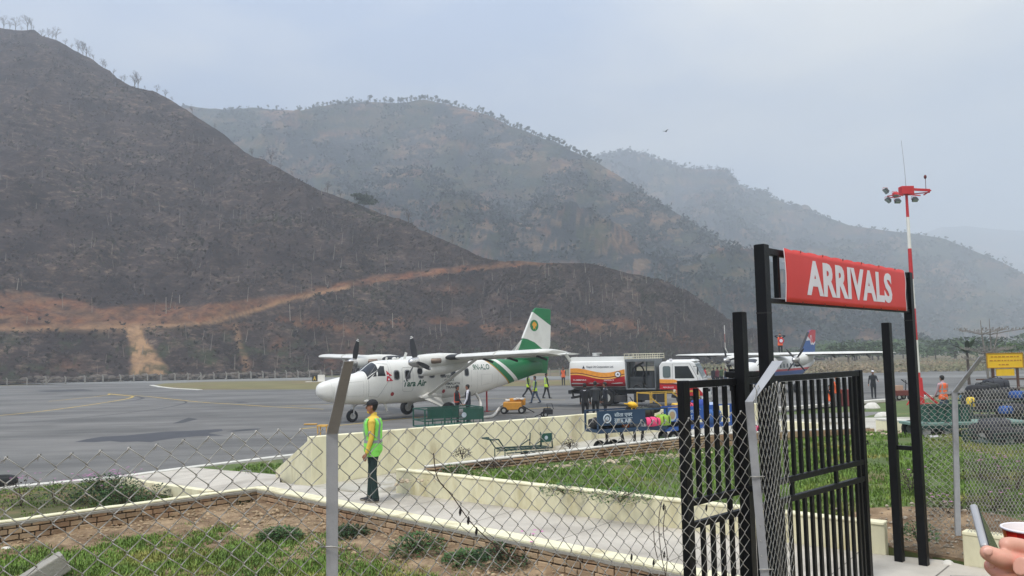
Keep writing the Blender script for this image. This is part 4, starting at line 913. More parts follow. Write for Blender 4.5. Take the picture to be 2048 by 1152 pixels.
# gate leaf
e0 = P(1366, 757, 6.6); e1 = P(1717, 740, 8.82); zt_ = 2.955; gdir = (Vector((e1.x, e1.y, 0))-Vector((e0.x, e0.y, 0))); Lg = gdir.length; ga = math.atan2(gdir.y, gdir.x)
t = thing('sliding_gate', 'black barred steel sliding gate standing half open below the arrivals sign', 'gate', (e0.x, e0.y, ZP), ga)
b = MB(); s = .06
b.box((0, 0, lz((zt_+.70)/2)), (.09, .065, zt_-.70)); b.build('stile', blackm, t, bevel=.005)
b = MB(); b.box((Lg, 0, lz((zt_+.70)/2)), (.07, .06, zt_-.70)); b.build('stile', blackm, t, bevel=.005)
b = MB(); b.box((Lg-.11, 0, lz((zt_+.72)/2)), (.04, .04, zt_-.76))
b.build('stile', blackm, t, bevel=.005)
for nm, z, h in (('top_rail', zt_-.035, .07), ('middle_rail', 1.965, .06), ('middle_rail', 1.785, .06), ('bottom_rail', .745, .06)):
    b = MB(); b.box((Lg/2, 0, lz(z)), (Lg-.08, .05, h*.85)); b.build(nm, blackm, t, bevel=.004)
n = 21
for i in range(1, n+1):
    x = .03+i*(Lg-.16)/(n+.6)
    b = MB(); b.box((x, 0, lz((zt_-.07+1.995)/2)), (.046, .03, zt_-.07-1.995)); b.build('bar', blackm, t, bevel=.003, seg=1)
    b = MB(); b.box((x+.03, 0, lz((.775+1.755)/2)), (.046, .03, 1.755-.775)); b.build('bar', blackm, t, bevel=.003, seg=1)
for x in (.62, Lg*.52, Lg*.80): b = MB(); b.box((x, 0, lz(1.875)), (.045, .03, .12)); b.build('bar', blackm, t)
b = MB(); b.box((1.05, .09, lz(zt_+.02)), (.32, .16, .05)); b.box((1.0, .16, lz(zt_-.03)), (.06, .04, .2)); b.build('guide_bracket', blackm, t, bevel=.004)
b = MB(); b.tube([(Lg+.06, -.0, lz(2.17)), (Lg+.10, -.01, lz(2.18)), (Lg+.12, -.01, lz(2.15)), (Lg+.08, 0, lz(2.14))], .007, 6, closed=True); b.build('latch', blackm, t)
# --- lighting mast
redp = M('mast_red', (190, 34, 40), .5, var=.08, vs=2); whp = M('mast_white', (225, 222, 214), .5, var=.06, vs=2)
mbp = P(1838, 812, 40); mt = P(1813, 385, 40)
t = thing('light_mast', 'red and white banded airfield mast with floodlights on a crossarm behind the banner', 'mast', (mbp.x, 40, 0)); o_ = Vector((mbp.x, 40, 0))
zs = [P(1830, v, 40).z for v in (745, 680, 617, 558, 497, 434, 383)]; zs = [.3]+zs
for i in range(7):
    b = MB(); z0, z1 = zs[i], zs[i+1]; rr0 = .16-.009*z0; rr1 = .16-.009*z1; b.tube([(0, 0, z0), (0, 0, z1)], [rr0, rr1], 12); b.build('pole_section', redp if i % 2 == 0 else whp, t, smooth=True, angle=50)
b = MB(); b.box((0, 0, .9), (.42, .42, 1.5), taper=.8); b.box((.45, 0, .35), (.5, .1, .1)); b.beam((.2, 0, 1.0), (1.1, 0, .2), .1); b.beam((-.2, 0, .9), (-.7, 0, .15), .06); b.build('base', redp, t, bevel=.02)
ztp = zs[-1]
b = MB(); b.box((0, 0, ztp+.05), (.62, .4, .42)); b.build('junction_box', redp, t, bevel=.02)
b = MB(); b.beam((.2, 0, ztp+.12), (1.12, -.15, ztp+.02), .09, .12); b.beam((.2, .25, ztp-.1), (1.12, -.15, ztp-.08), .05); b.beam((1.12, -.25, ztp-.0), (.95, .15, ztp-.16), .05); b.beam((-.2, 0, ztp-.1), (-.98, 0, ztp-.22), .05); b.beam((-.2, .2, ztp-.2), (-.98, .1, ztp-.30), .05)
b.beam((.1, -.2, ztp-.2), (.6, -.2, ztp-.25), .05); b.beam((-.25, -.15, ztp-.22), (-.75, -.2, ztp-.12), .06); b.build('crossarm', redp, t)
lampm = M('lamp_housing', (52, 58, 58), .5, var=.1, vs=5); glassm = M('lamp_glass', (150, 160, 162), .15, var=.05)
for (x, z, a, k) in ((-1.06, .05, .9, 1), (-.98, -.42, .7, 1), (-.52, -.48, 0, 0), (.36, -.42, 0, 0), (-.6, -.14, 0, 2)):
    b = MB(); rot = Matrix.Rotation(a, 3, 'Y') @ Matrix.Rotation(-.5, 3, 'X')
    b.box((x, -.1, ztp+z), (.30, .20, .20), rot=rot, taper=.75); hd = b.build('floodlight', lampm if k < 2 else redp, t, bevel=.02)
    b = MB(); b.box(Vector((x, -.1, ztp+z))+rot @ Vector((0, 0, -.105)), (.26, .16, .012), rot=rot); b.build('lens', glassm, hd)
    b = MB(); b.tube([(x-.13, -.02, ztp+z), (x-.11, 0, ztp+z+.17), (x+.11, 0, ztp+z+.17), (x+.13, -.02, ztp+z)], .012, 5); b.build('bracket', redp, hd)
b = MB(); b.tube([(0, 0, ztp+.2), (-.02, 0, ztp+1.2), (-.1, 0, P(1808, 281, 40).z)], [.018, .012, .008], 6); b.build('lightning_rod', M('rod_grey', (150, 150, 155), .5), t)
b = MB(); b.tube([(.95, -.1, ztp+.05), (.95, -.1, ztp+.62)], .015, 6); b.ell((.95, -.1, ztp+.72), (.07, .07, .11)); b.build('warning_lamp', M('lamp_dark_red', (96, 26, 26), .4), t, smooth=True, angle=60)
# --- distant boundary fence: concrete posts with bent tops
cpm = M('concrete_post', (140, 136, 128), .9, var=.12, vs=3)
t = thing('boundary_fence', 'long line of pale concrete fence posts with wire along the foot of the brown hill', 'fence', (-60, 128, 0)); o_ = Vector((-60, 128, 0))
fu = [-30, 14, 54, 92, 131, 170, 206, 241, 268, 295, 322, 350, 376, 402, 428, 453, 478, 502, 526, 550, 573, 596, 619, 642, 664, 686, 1100, 1120, 1140]
fb = MB(); prev = None
for u in fu:
    vb = interp(u, [(-30, 773), (0, 771.5), (250, 764), (620, 755.5), (1150, 752)]); g = G(u, vb, 0); h = g.y*15.5/1600
    b = MB(); w_ = .16*g.y/120
    p = g-o_; b.beam(p, p+Vector((0, 0, h*.8)), w_); b.beam(p+Vector((0, 0, h*.8)), p+Vector((-h*.12, -h*.08, h)), w_*.9)
    if u in (92, 402, 642): b.beam(p, p+Vector((h*.5, 0, h*.6))-Vector((0, 0, h*.5))*0, w_*.7); b.beam(p+Vector((-h*.6, 0, 0)), p+Vector((0, 0, h*.7)), w_*.7)
    b.build('post', cpm, t)
    if u == 1100: fb.build('wire', M('thin_wire', (120, 118, 112), .7), t); fb = MB()
    if prev is not None and u != 1100:
        for f in (.25, .5, .75): fb.beam(prev[0]+Vector((0, 0, prev[1]*f)), p+Vector((0, 0, h*f)), .025)
    prev = (p, h)
fb.build('wire', M('thin_wire', (120, 118, 112), .7), t)
# rubble wall at the hill foot
stones('rubble', 900, lambda r_: (lambda u: (lambda g: (g.x, g.y+2+r_.random()*2, r_.random()*.8))(G(u, interp(u, [(-60, 770), (0, 769), (250, 763.5), (620, 755.5)]), 0)))(r_.uniform(-60, 640)), .2, .75, M('rubble_stone', (96, 88, 80), .95, var=.3, vs=.5, island=.4), 12)
# utility poles on the hill
upm = M('utility_pole', (150, 142, 130), .9, var=.1)
def hill_at(u, v):
    uu, vv = pix(NEARV[:, :190]); k = np.argmin((uu-u)**2+(vv-v)**2); i, j = divmod(int(k), 190); return Vector(NEARV[i, j])
for u, v0, v1, lab in ((332, 628, 594, 'pale utility pole above the orange landslide'), (359, 606, 590, 'short pole above the dirt road cutting'), (37, 575, 557, 'thin pale pole high on the left slope'), (581, 642, 607, 'leaning pale pole beside the dirt track left of the propellers'), (785, 655, 626, 'utility pole on the slope above the cockpit'), (1140, 655, 641, 'small pole above the fuel truck tail'), (1277, 668, 640, 'leaning utility pole on the slope above the pump bay'), (968, 648, 641, 'tiny pole left of the green tail fin')):
    p = hill_at(u, v0); q = P(u-2 if u in (581, 1277) else u, v1, p.y); b = MB(); b.tube([p-Vector((0, 0, .5)), q], [.10*p.y/170, .06*p.y/170], 6); o = b.build('utility_pole', upm); tag(o, lab, 'pole')
# ================================================================ AIRCRAFT
def sring(x, hw, zb, zt, n=28, e=2.6, yc=0.0):
    zc = (zb+zt)/2; hh = (zt-zb)/2; r = []
    for j in range(n):
        a = 2*math.pi*j/n; c, s_ = math.cos(a), math.sin(a); r.append(Vector((x, yc+hw*math.copysign(abs(c)**(2/e), c), zc+hh*math.copysign(abs(s_)**(2/e), s_))))
    return r
def fus_side(secs, x, z, e=2.6):
    """half width of the fuselage at station x, height z"""
    for a, b_ in zip(secs, secs[1:]):
        if a[0] <= x <= b_[0]:
            f = (x-a[0])/(b_[0]-a[0]); hw, zb, zt = (a[i]+(b_[i]-a[i])*f for i in (1, 2, 3)); break
    else: hw, zb, zt = secs[-1][1:4]
    q = min(.999, abs((z-(zb+zt)/2)/((zt-zb)/2))); return hw*(1-q**e)**(1/e)
def airfoil(c, th, n=11):
    xs = [(1-math.cos(math.pi*i/n))/2 for i in range(n+1)]; f = lambda x: 5*th*(.2969*math.sqrt(x)-.126*x-.3516*x*x+.2843*x**3-.1036*x**4)
    return [(x*c, f(x)*c*1.15) for x in xs[::-1]]+[(x*c, -f(x)*c*.75) for x in xs[1:-1]]
def wing_loft(b, stations, th=.16):
    """stations: (y, x_le, z, chord)"""
    return b.loft([[Vector((x+px, y, z+pz)) for px, pz in airfoil(c, th)] for (y, x, z, c) in stations])
def refine(secs, k=4):
    out = []; n = len(secs)
    for i in range(n-1):
        p0, p1, p2, p3 = (np.array(secs[max(0, min(n-1, j))], float) for j in (i-1, i, i+1, i+2))
        for j in range(k):
            t = j/k; 
            m1 = (p2-p0)/max(p2[0]-p0[0], 1e-6)*(p2[0]-p1[0]); m2 = (p3-p1)/max(p3[0]-p1[0], 1e-6)*(p2[0]-p1[0])
            q = (2*t**3-3*t*t+1)*p1+(t**3-2*t*t+t)*m1+(-2*t**3+3*t*t)*p2+(t**3-t*t)*m2; q[0] = p1[0]+(p2[0]-p1[0])*t; out.append(tuple(q))
    out.append(secs[-1]); return out
planew = M('aircraft_white', (214, 213, 206), .38, var=.05, vs=1.2, col2=(190, 187, 178), two=(.5, .75, .5), spec=.5)
panelm = M('panel_grey', (150, 150, 146), .6); darkg = M('cabin_window', (26, 28, 32), .12, var=.1, vs=3); frameg = M('window_surround', (120, 122, 124), .5)
bladem = M('propeller_black', (28, 28, 30), .5, var=.1, vs=4); tipw = M('blade_tip_white', (220, 220, 215), .5); steel = M('spinner_metal', (188, 186, 182), .25, metal=.75, var=.06, vs=3)
rubber = M('tyre_rubber', (24, 24, 25), .85, var=.15, vs=8); rimm = M('wheel_rim', (176, 176, 172), .45, metal=.3, var=.1, vs=6); darkm = M('dark_patch', (30, 30, 31), .6, var=.15, vs=3)  # last one: near-black for wing patches, brackets, openings and the far tailplane
greenp = M('tail_green', (20, 116, 66), .42, var=.06, vs=1.5); goldp = M('gold_stripe', (170, 128, 50), .45); flagr = M('flag_red', (190, 30, 50), .5); ylc = M('emblem_gold', (222, 158, 52), .5)
letg = M('lettering_green', (30, 86, 66), .5); letd = M('lettering_dark', (52, 56, 58), .6)
def livery(name, base, stops, kx, kz, kq):
    """paint bands along the body: colour changes where s = x*kx + z*kz + z*z*kq passes each stop"""
    m = bpy.data.materials.new(name); m.use_nodes = True; t = m.node_tree; N = t.nodes; b = N['Principled BSDF']; b.inputs['Roughness'].default_value = .38
    tcn = N.new('ShaderNodeTexCoord'); sp = N.new('ShaderNodeSeparateXYZ'); t.links.new(tcn.outputs['Object'], sp.inputs[0])
    def ma(op, a, b_, c=None):
        n = N.new('ShaderNodeMath'); n.operation = op
        for i, x in enumerate((a, b_, c)):
            if x is None: continue
            if isinstance(x, (int, float)): n.inputs[i].default_value = x
            else: t.links.new(x, n.inputs[i])
        return n.outputs[0]
    s = ma('ADD', ma('MULTIPLY', sp.outputs['X'], kx), ma('ADD', ma('MULTIPLY', sp.outputs['Z'], kz), ma('MULTIPLY', ma('MULTIPLY', sp.outputs['Z'], sp.outputs['Z']), kq)))
    nn = N.new('ShaderNodeTexNoise'); nn.inputs['Scale'].default_value = 1.3; nn.inputs['Detail'].default_value = 6; t.links.new(tcn.outputs['Object'], nn.inputs[0])
    cur = None
    for st, col in stops:
        f = ma('GREATER_THAN', s, st); mxn = N.new('ShaderNodeMix'); mxn.data_type = 'RGBA'; t.links.new(f, mxn.inputs[0])
        if cur is None: mxn.inputs[6].default_value = (*lin(base), 1)
        else: t.links.new(cur, mxn.inputs[6])
        mxn.inputs[7].default_value = (*lin(col), 1); cur = mxn.outputs[2]
    v = N.new('ShaderNodeVectorMath'); v.operation = 'SCALE'; t.links.new(cur, v.inputs[0]); mr = N.new('ShaderNodeMapRange'); t.links.new(nn.outputs[0], mr.inputs[0])
    for i, x in enumerate((.3, .7, .93, 1.05)): mr.inputs[i+1].default_value = x
    # grime low on the belly
    t.links.new(mr.outputs[0], v.inputs['Scale']); t.links.new(v.outputs[0], b.inputs['Base Color']); return m
def wheel(par, c, r, w_, side=1, name='wheel'):
    """tyre round the y axis with rim"""
    b = MB(); ring = []
    for i in range(24):
        a = 2*math.pi*i/24; ca, sa = math.cos(a), math.sin(a); prof = [(r*.52, -w_/2*.8), (r*.8, -w_/2), (r*.96, -w_/2*.7), (r, 0), (r*.96, w_/2*.7), (r*.8, w_/2), (r*.52, w_/2*.8)]
        ring.append([Vector((c[0]+pr*ca, c[1]+py, c[2]+pr*sa)) for pr, py in prof])
    ring.append(ring[0]); b.loft(ring, caps=True, closed=False) if False else None
    n = 7
    for i in range(24):
        A, B = ring[i], ring[i+1]; b.add(A+B, [(j, j+1, n+j+1, n+j) for j in range(n-1)])
    wo = b.build(name, rubber, par, smooth=True)
    b = MB(); b.tube([(c[0], c[1]-w_*.36, c[2]), (c[0], c[1]+w_*.36, c[2])], r*.53, 20); b.tube([(c[0], c[1]-w_*.44, c[2]), (c[0], c[1]+w_*.44, c[2])], r*.18, 10)
    for k in range(6):
        a = k*1.047; b.box((c[0]+r*.36*math.cos(a), c[1]-side*w_*.37, c[2]+r*.36*math.sin(a)), (r*.12, .012, r*.12))
    b.build('rim', rimm, wo, bevel=.006); return wo
def prop(par, hub, R0, angs, nb=3, bw=.13, tipcol=tipw, sp_len=.55, sp_r=.26, col=bladem, facing=-1):
    b = MB(); hx, hy, hz = hub; n = 16; rings = []
    for i in range(8):
        f = i/7; rr_ = max(.004, sp_r*math.sqrt(1-(1-f)**2*.98)) if f > 0 else .004; rings.append([Vector((hx+sp_len*(f), hy+rr_*math.cos(2*math.pi*j/n), hz+rr_*math.sin(2*math.pi*j/n))) for j in range(n)])
    sp_ = b.loft(rings).build('spinner', steel, par, smooth=True, angle=50)
    for a in angs:
        a = R(a); d = Vector((0, math.sin(a), math.cos(a))); tg = Vector((0, math.cos(a), -math.sin(a))); cx = hx+sp_len*.78; rings = []
        for i in range(9):
            f = i/8; rr_ = sp_r*.7+(R0-sp_r*.7)*f; ch = bw*(.55+.75*math.sin(math.pi*min(1, f*.8+.15)))*(1 if f < .97 else .7); tw = R(-(38-24*f)); u_ = tg*math.cos(tw)+Vector((1, 0, 0))*math.sin(tw); nrm_ = u_.cross(d); c_ = Vector((cx, hy, hz))+d*rr_
            rings.append([c_-u_*ch, c_+nrm_*ch*.16, c_+u_*ch, c_-nrm_*ch*.16])
        bl = MB().loft(rings).build('blade', col, par, smooth=True, angle=40)
        if tipcol:
            q = [[p+(p-(sum(rg, Vector())/4))*.04 for p in rg] for rg in (rings[-2], [x*.5+y*.5 for x, y in zip(rings[-2], rings[-1])])]
            cen0, cen1 = sum(rings[-2], Vector())/4, sum(rings[-1], Vector())/4
            for f0, f1 in ((.25, .55), (.75, 1.02)):
                A = [cen0.lerp(cen1, f0)+(p-cen0).lerp(q_-cen1, f0)*1.06 for p, q_ in zip(rings[-2], rings[-1])]; B = [cen0.lerp(cen1, f1)+(p-cen0).lerp(q_-cen1, f1)*1.06 for p, q_ in zip(rings[-2], rings[-1])]
                MB().loft([A, B]).build('tip_band', tipcol, bl)
# ---------------- twin-engine airliner with green tail
SECS = [(0.0, .02, 1.60, 1.66), (.06, .20, 1.40, 1.84), (.25, .37, 1.21, 1.98), (.6, .50, 1.05, 2.08), (1.2, .62, .92, 2.20), (1.9, .70, .86, 2.34), (2.35, .74, .83, 2.46), (2.75, .77, .81, 2.74), (3.1, .79, .80, 2.92), (3.7, .80, .79, 3.0), (5, .80, .78, 3.02), (8.4, .80, .80, 3.02), (9.4, .77, .92, 3.0), (10.5, .69, 1.14, 2.97), (12, .50, 1.46, 2.9), (13.6, .28, 1.80, 2.82), (14.7, .13, 2.04, 2.70), (15.1, .05, 2.12, 2.6)]
SR = refine(SECS)
T = thing('twin_engine_airliner', 'white high-wing propeller airliner with green tail fin and Tara Air lettering on the apron', 'airplane', (-9.39, 38.36, 0), R(42))
lv = livery('airliner_livery', (220, 219, 212), [(14.05, (180, 136, 52)), (14.17, (24, 112, 66)), (14.72, (222, 221, 214)), (15.10, (20, 110, 62))], 1, 1.4, 0)
# band runs from x=10.2 at the roof to x=12 at the keel:  x + 1.85z' form, z measured down
lv.node_tree.nodes
def fus(name, secs, mat, par): return MB().loft([sring(*s_[:4], n=32, e=2.6) for s_ in secs]).build(name, mat, par, smooth=True, angle=60)
fus('fuselage', SR, lv, T)
# windshield and cockpit glass follow the skin
def skin_patch(poly, secs, side=-1, off=.006, e=2.6, th=.01):
    """polygon of (x,z) pressed on the fuselage side"""
    from mathutils.geometry import delaunay_2d_cdt
    n = len(poly); xs = [p[0] for p in poly]; zs_ = [p[1] for p in poly]; pts = [Vector(p) for p in poly]; st = max(.05, min(max(xs)-min(xs), max(zs_)-min(zs_))/5)
    x = min(xs)+st/2
    while x < max(xs):
        z = min(zs_)+st/2
        while z < max(zs_):
            if in_poly(x, z, poly): pts.append(Vector((x, z)))
            z += st
        x += st
    v, e_, f, *_ = delaunay_2d_cdt(pts, [(i, (i+1) % n) for i in range(n)], [], 1, 1e-5)
    top_ = [Vector((p.x, side*(fus_side(secs, p.x, p.y, e)+off), p.y)) for p in v]; rim_ = [Vector((x, side*(fus_side(secs, x, z, e)+off), z)) for x, z in poly]+[Vector((x, side*(fus_side(secs, x, z, e)+off-th), z)) for x, z in poly]; m = len(top_)
    return top_+rim_, [tuple(q) if side < 0 else tuple(q[::-1]) for q in f]+[(m+i, m+n+i, m+n+(i+1) % n, m+(i+1) % n) for i in range(n)]
def rrect(x, z, w_, h, r_, k=4):
    pts = []
    for cx, cz, a0 in ((x+w_/2-r_, z+h/2-r_, 0), (x-w_/2+r_, z+h/2-r_, 90), (x-w_/2+r_, z-h/2+r_, 180), (x+w_/2-r_, z-h/2+r_, 270)):
        for i in range(k+1): a = R(a0+90*i/k); pts.append((cx+r_*math.cos(a), cz+r_*math.sin(a)))
    return pts
def patch_obj(name, poly, mat, par, side=-1, off=.006): b = MB(); b.add(*skin_patch(poly, SR, side, off)); return b.build(name, mat, par)
def outline(name, poly, par, side=-1, r_=.008, mat=None):
    pts = []
    n = len(poly)
    for i in range(n):
        (x0, z0), (x1, z1) = poly[i], poly[(i+1) % n]
        for k in range(4): x, z = x0+(x1-x0)*k/4, z0+(z1-z0)*k/4; pts.append(Vector((x, side*(fus_side(SR, x, z)+.001), z)))
    b = MB(); b.tube(pts, r_, 4, closed=True); return b.build(name, mat or panelm, par)
for sd_ in (-1, 1):
    for x in (4.02, 4.68): w_ = patch_obj('window_surround', rrect(x, 2.24, .36, .50, .13), frameg, T, sd_, .006); patch_obj('pane', rrect(x, 2.24, .26, .40, .10), darkg, w_, sd_, .011)
    for x in (5.5, 6.2, 6.9, 7.6): w_ = patch_obj('window_surround', rrect(x, 2.24, .36, .46, .13), frameg, T, sd_, .006); patch_obj('pane', rrect(x, 2.24, .26, .36, .10), darkg, w_, sd_, .011)
    w_ = patch_obj('window_surround', rrect(8.52, 2.26, .32, .46, .12), frameg, T, sd_, .006); patch_obj('pane', rrect(8.52, 2.26, .24, .36, .10), darkg, w_, sd_, .011)
    patch_obj('cockpit_window', [(2.92, 2.22), (3.36, 2.22), (3.36, 2.70), (3.16, 2.72), (2.98, 2.55)], darkg, T, sd_, .008); patch_obj('cockpit_window', [(2.66, 2.20), (2.86, 2.22), (2.88, 2.44)], darkg, T, sd_, .008)
    outline('cockpit_door', [(2.42, 1.25), (2.95, 1.18), (3.55, 2.0), (3.58, 2.80), (3.05, 2.84), (2.42, 2.2)], T, sd_, .010)
    outline('cabin_door', rrect(4.68, 2.0, .66, 1.22, .15), T, sd_, .007); outline('cargo_door', [(6.9, 1.05), (8.2, 1.05), (8.2, 2.7), (6.9, 2.7)], T, sd_, .006); outline('cabin_door', [(8.2, 1.02), (8.86, 1.05), (8.86, 2.72), (8.2, 2.72)], T, sd_, .006)
    outline('access_panel', [(9.6, 1.5), (10.4, 1.6), (10.4, 2.1), (9.6, 2.1)], T, sd_, .004); outline('access_panel', [(1.3, 1.3), (2.15, 1.28), (2.15, 2.0), (1.3, 1.95)], T, sd_, .004)
    outline('nose_panel', [(.62, 1.3), (.66, 1.9)], T, sd_, .005)
# panel lines round the body
for x in (.55, 1.25, 2.3, 3.72, 6.0, 9.3, 10.9):
    hw, zb, zt = (np.interp(x, [s_[0] for s_ in SR], [s_[i] for s_ in SR]) for i in (1, 2, 3)); b = MB(); b.tube(sring(x, hw+.001, zb-.001, zt+.001, 32), .004, 3, closed=True); b.build('panel_seam', panelm, T)
# windshield: two dark panes draped over the nose crown
def drape(x0, x1, y0, y1, nx, ny, off=.008):
    vs = []
    for i in range(nx+1):
        for j in range(ny+1):
            x = x0+(x1-x0)*i/nx; y = y0+(y1-y0)*j/ny
            hw, zb, zt = (np.interp(x, [s_[0] for s_ in SR], [s_[k] for s_ in SR]) for k in (1, 2, 3)); q = min(.985, abs(y)/hw); z = (zb+zt)/2+(zt-zb)/2*(1-q**2.6)**(1/2.6); vs.append((x, y, z+off))
    return vs, [(i*(ny+1)+j, i*(ny+1)+j+1, (i+1)*(ny+1)+j+1, (i+1)*(ny+1)+j) for i in range(nx) for j in range(ny)]
for y0, y1 in ((-.70, -.04), (.04, .70)): b = MB(); b.add(*drape(2.38, 2.98, y0, y1, 5, 8, .010)); b.build('windshield', darkg, T, smooth=True)
for y0, y1, x0, x1 in ((-.035, .035, 2.36, 3.0),): b = MB(); b.add(*drape(x0, x1, y0, y1, 5, 1, .018)); b.build('windshield_post', planew, T)
# wings
for sd_ in (-1, 1):
    st = [(sd_*y, 5.25, 2.98+.026*y, 1.98) for y in (.0, 2.0, 5.0, 8.0, 9.3)]+[(sd_*9.75, 5.35, 2.98+.026*9.75, 1.8), (sd_*9.9, 5.75, 3.22, 1.2)]
    b = MB(); wing_loft(b, st, .15); wg = b.build('wing', planew, T, smooth=True, angle=50)
    b = MB(); st2 = [(sd_*y, 5.235, 2.98+.026*y, 1.0) for y in (3.22, 3.6, 4.0)]; rings = []
    for (y, x, z, c) in st2: rings.append([Vector((x+px*1.98/1.0*.2, y, z+pz*1.98*1.01)) if px < 0 else Vector((x+px, y, z+pz)) for px, pz in airfoil(1.98, .155) if px < .55])
    b.loft(rings, caps=False, closed=False); b.build('dark_patch', darkm, wg, smooth=True)  # front of the wing coloured near-black on both sides of the nacelle
    rings = []
    for y in (.85, 1.6, 2.45): rings.append([Vector((5.232+px, sd_*y, 2.98+.026*y+pz)) for px, pz in airfoil(1.98, .156) if px < .9])
    b = MB(); b.loft(rings, caps=False, closed=False); b.build('dark_patch', darkm, wg, smooth=True)
    # trailing flaps with hinge arms
    b = MB(); wing_loft(b, [(sd_*y, 6.98, 2.86+.026*y, .62) for y in (1.0, 5.0, 9.0)], .14); b.build('flap', planew, wg, smooth=True)
    for y in (2.0, 4.6, 6.4, 8.4): b = MB(); b.beam((6.5, sd_*y, 2.86+.026*y), (7.15, sd_*y, 2.68+.026*y), .04, .10); b.build('hinge_bracket', darkm, wg)
    b = MB(); b.box((6.3, sd_*6.9, 3.16), (2.0, .05, .40)); 
    rings = []
    b = MB(); b.loft([[Vector((5.2+px*1.03, sd_*(6.85+dy), 3.158+pz*1.12)) for px, pz in airfoil(2.0, .165)] for dy in (-.035, .035)]); b.build('wing_fence', planew, wg)
    b = MB(); b.beam((7.0, sd_*9.75, 3.14), (7.25, sd_*9.78, 2.82), .05, .14); b.build('mass_balance', planew, wg)
    # strut and fairing
    b = MB(); r0, r1 = Vector((5.9, sd_*.82, 1.12)), Vector((5.95, sd_*4.75, 2.98)); dv = (r1-r0).normalized(); up_ = Vector((1, 0, 0)); ax = dv.cross(up_).normalized(); rings = []
    for p in (r0, r1): rings.append([p+up_*.13*math.cos(a)+ax*.045*math.sin(a) for a in [k*math.pi/5 for k in range(10)]])
    b.loft(rings); b.build('wing_strut', planew, T, smooth=True, angle=60)
    b = MB(); b.loft([sring(5.55, .05, 1.0, 1.15, 10), sring(5.9, .16, .9, 1.3, 10), sring(6.7, .12, .95, 1.2, 10)]); o = b.build('strut_fairing', planew, T, smooth=True); o.location = (0, sd_*.84, 0)
    # engine nacelle, intake duct, exhausts
    yc = sd_*2.85; zc = 2.90
    def nring(x, ry, rz_, z, n=18, e=2.3): return sring(x, ry, z-rz_, z+rz_, n, e, yc)
    NS = [(3.80, .25, .25, zc), (3.95, .33, .33, zc), (4.4, .37, .36, zc+.01), (5.2, .38, .36, zc+.05), (6.0, .34, .28, zc+.10), (6.9, .22, .16, zc+.10), (7.35, .05, .05, zc+.08)]
    b = MB(); b.loft([nring(*q) for q in NS]); nc = b.build('engine_nacelle', planew, T, smooth=True, angle=60)
    IS = [(3.98, .26, .20, zc-.46), (4.02, .30, .24, zc-.46), (4.5, .33, .28, zc-.42), (5.5, .31, .27, zc-.38), (6.4, .22, .2, zc-.25), (6.9, .08, .08, zc-.12)]
    b = MB(); b.loft([nring(*q) for q in IS]); b.build('intake_duct', planew, nc, smooth=True, angle=60)
    b = MB(); b.loft([nring(3.975, .21, .15, zc-.46), nring(3.985, .21, .15, zc-.46)]); b.build('intake_mouth', darkm, nc)
    for ys in (-1, 1):
        b = MB(); p0 = Vector((4.45, yc+ys*.32, zc+.02)); b.tube([p0, p0+Vector((.10, ys*.12, .0)), p0+Vector((.38, ys*.22, .02))], [.13, .13, .12], 12, caps=True); b.build('exhaust_stub', M('exhaust_metal', (120, 104, 90), .45, metal=.6, var=.2, vs=6), nc, smooth=True, angle=50)
        b = MB(); q = p0+Vector((.385, ys*.222, .02)); b.tube([q, q+Vector((.006, ys*.002, 0))], .10, 12); b.build('exhaust_bore', darkm, nc)
    prop(T, (3.30, yc, zc-.02), 1.30, (16, 136, 256) if sd_ < 0 else (-18, 102, 222), 3, bw=.125)
# fin with painted bands
fin_poly = [(12.2, 2.85), (12.95, 3.30), (14.33, 5.80), (14.50, 5.93), (15.62, 5.88), (15.74, 5.80), (15.58, 3.5), (15.30, 2.0), (14.4, 2.02), (13.4, 2.3)]
def finshape(name, poly, mat, par, half=.07): b = MB(); b.prism(poly, (0, half, 0), (1, 0, 0), (0, 0, 1), half*2); return b.build(name, mat, par, bevel=.03 if half > .06 and half < .0705 else 0)
fn = finshape('tail_fin', fin_poly, greenp, T)
def fin_band(poly, mat, half=.0745): return finshape('fin_band', poly, mat, fn, half)
fin_band([(14.04, 5.28), (14.30, 5.72), (15.66, 4.75), (15.58, 3.55), (15.05, 3.35), (14.1, 3.9), (13.25, 4.06), (13.16, 3.72)][0:0] or [(13.36, 4.10), (14.24, 5.66), (15.69, 4.86), (15.60, 3.62), (15.42, 3.34), (15.0, 3.42), (14.3, 3.86), (13.7, 4.06)], planew)
b = MB(); b.disc((14.30, -.082, 4.86), (0, 1, 0), .34, .164, 28); b.build('emblem_disc', greenp, fn)
star = []
for k in range(14): a = R(90+k*360/14); rr_ = .29 if k % 2 == 0 else .15; star.append((14.30+rr_*math.cos(a), 4.86+rr_*math.sin(a)*.95))
b = MB(); b.prism([(14.30+x, 4.86+z) for x, z in ((-.2, .02), (-.1, .18), (.0, .24), (.1, .18), (.2, .08), (.15, -.08), (.06, 0), (.1, -.26), (.0, -.14), (-.08, -.24), (-.1, -.02))], (0, .086, 0), (1, 0, 0), (0, 0, 1), .172); b.build('emblem_figure', ylc, fn)
b = MB(); b.beam((15.12, 0, 2.1), (15.22, 0, 5.8), .146, .02); b.build('rudder_gap', M('dark_green_gap', (14, 70, 44), .6), fn)
for i in range(15): z = 2.5+i*.21; b = MB(); b.beam((15.2, 0, z), (15.5, 0, z), .148, .012); b.build('rudder_rib', M('dark_green_gap', (14, 70, 44)) if z < 3.5 or z > 4.9 else panelm, fn)
b = MB(); b.prism([(11.9, 2.86), (12.5, 3.05), (13.3, 4.0), (13.1, 3.35)], (0, .03, 0), (1, 0, 0), (0, 0, 1), .06); b.build('dorsal_fillet', planew, T)
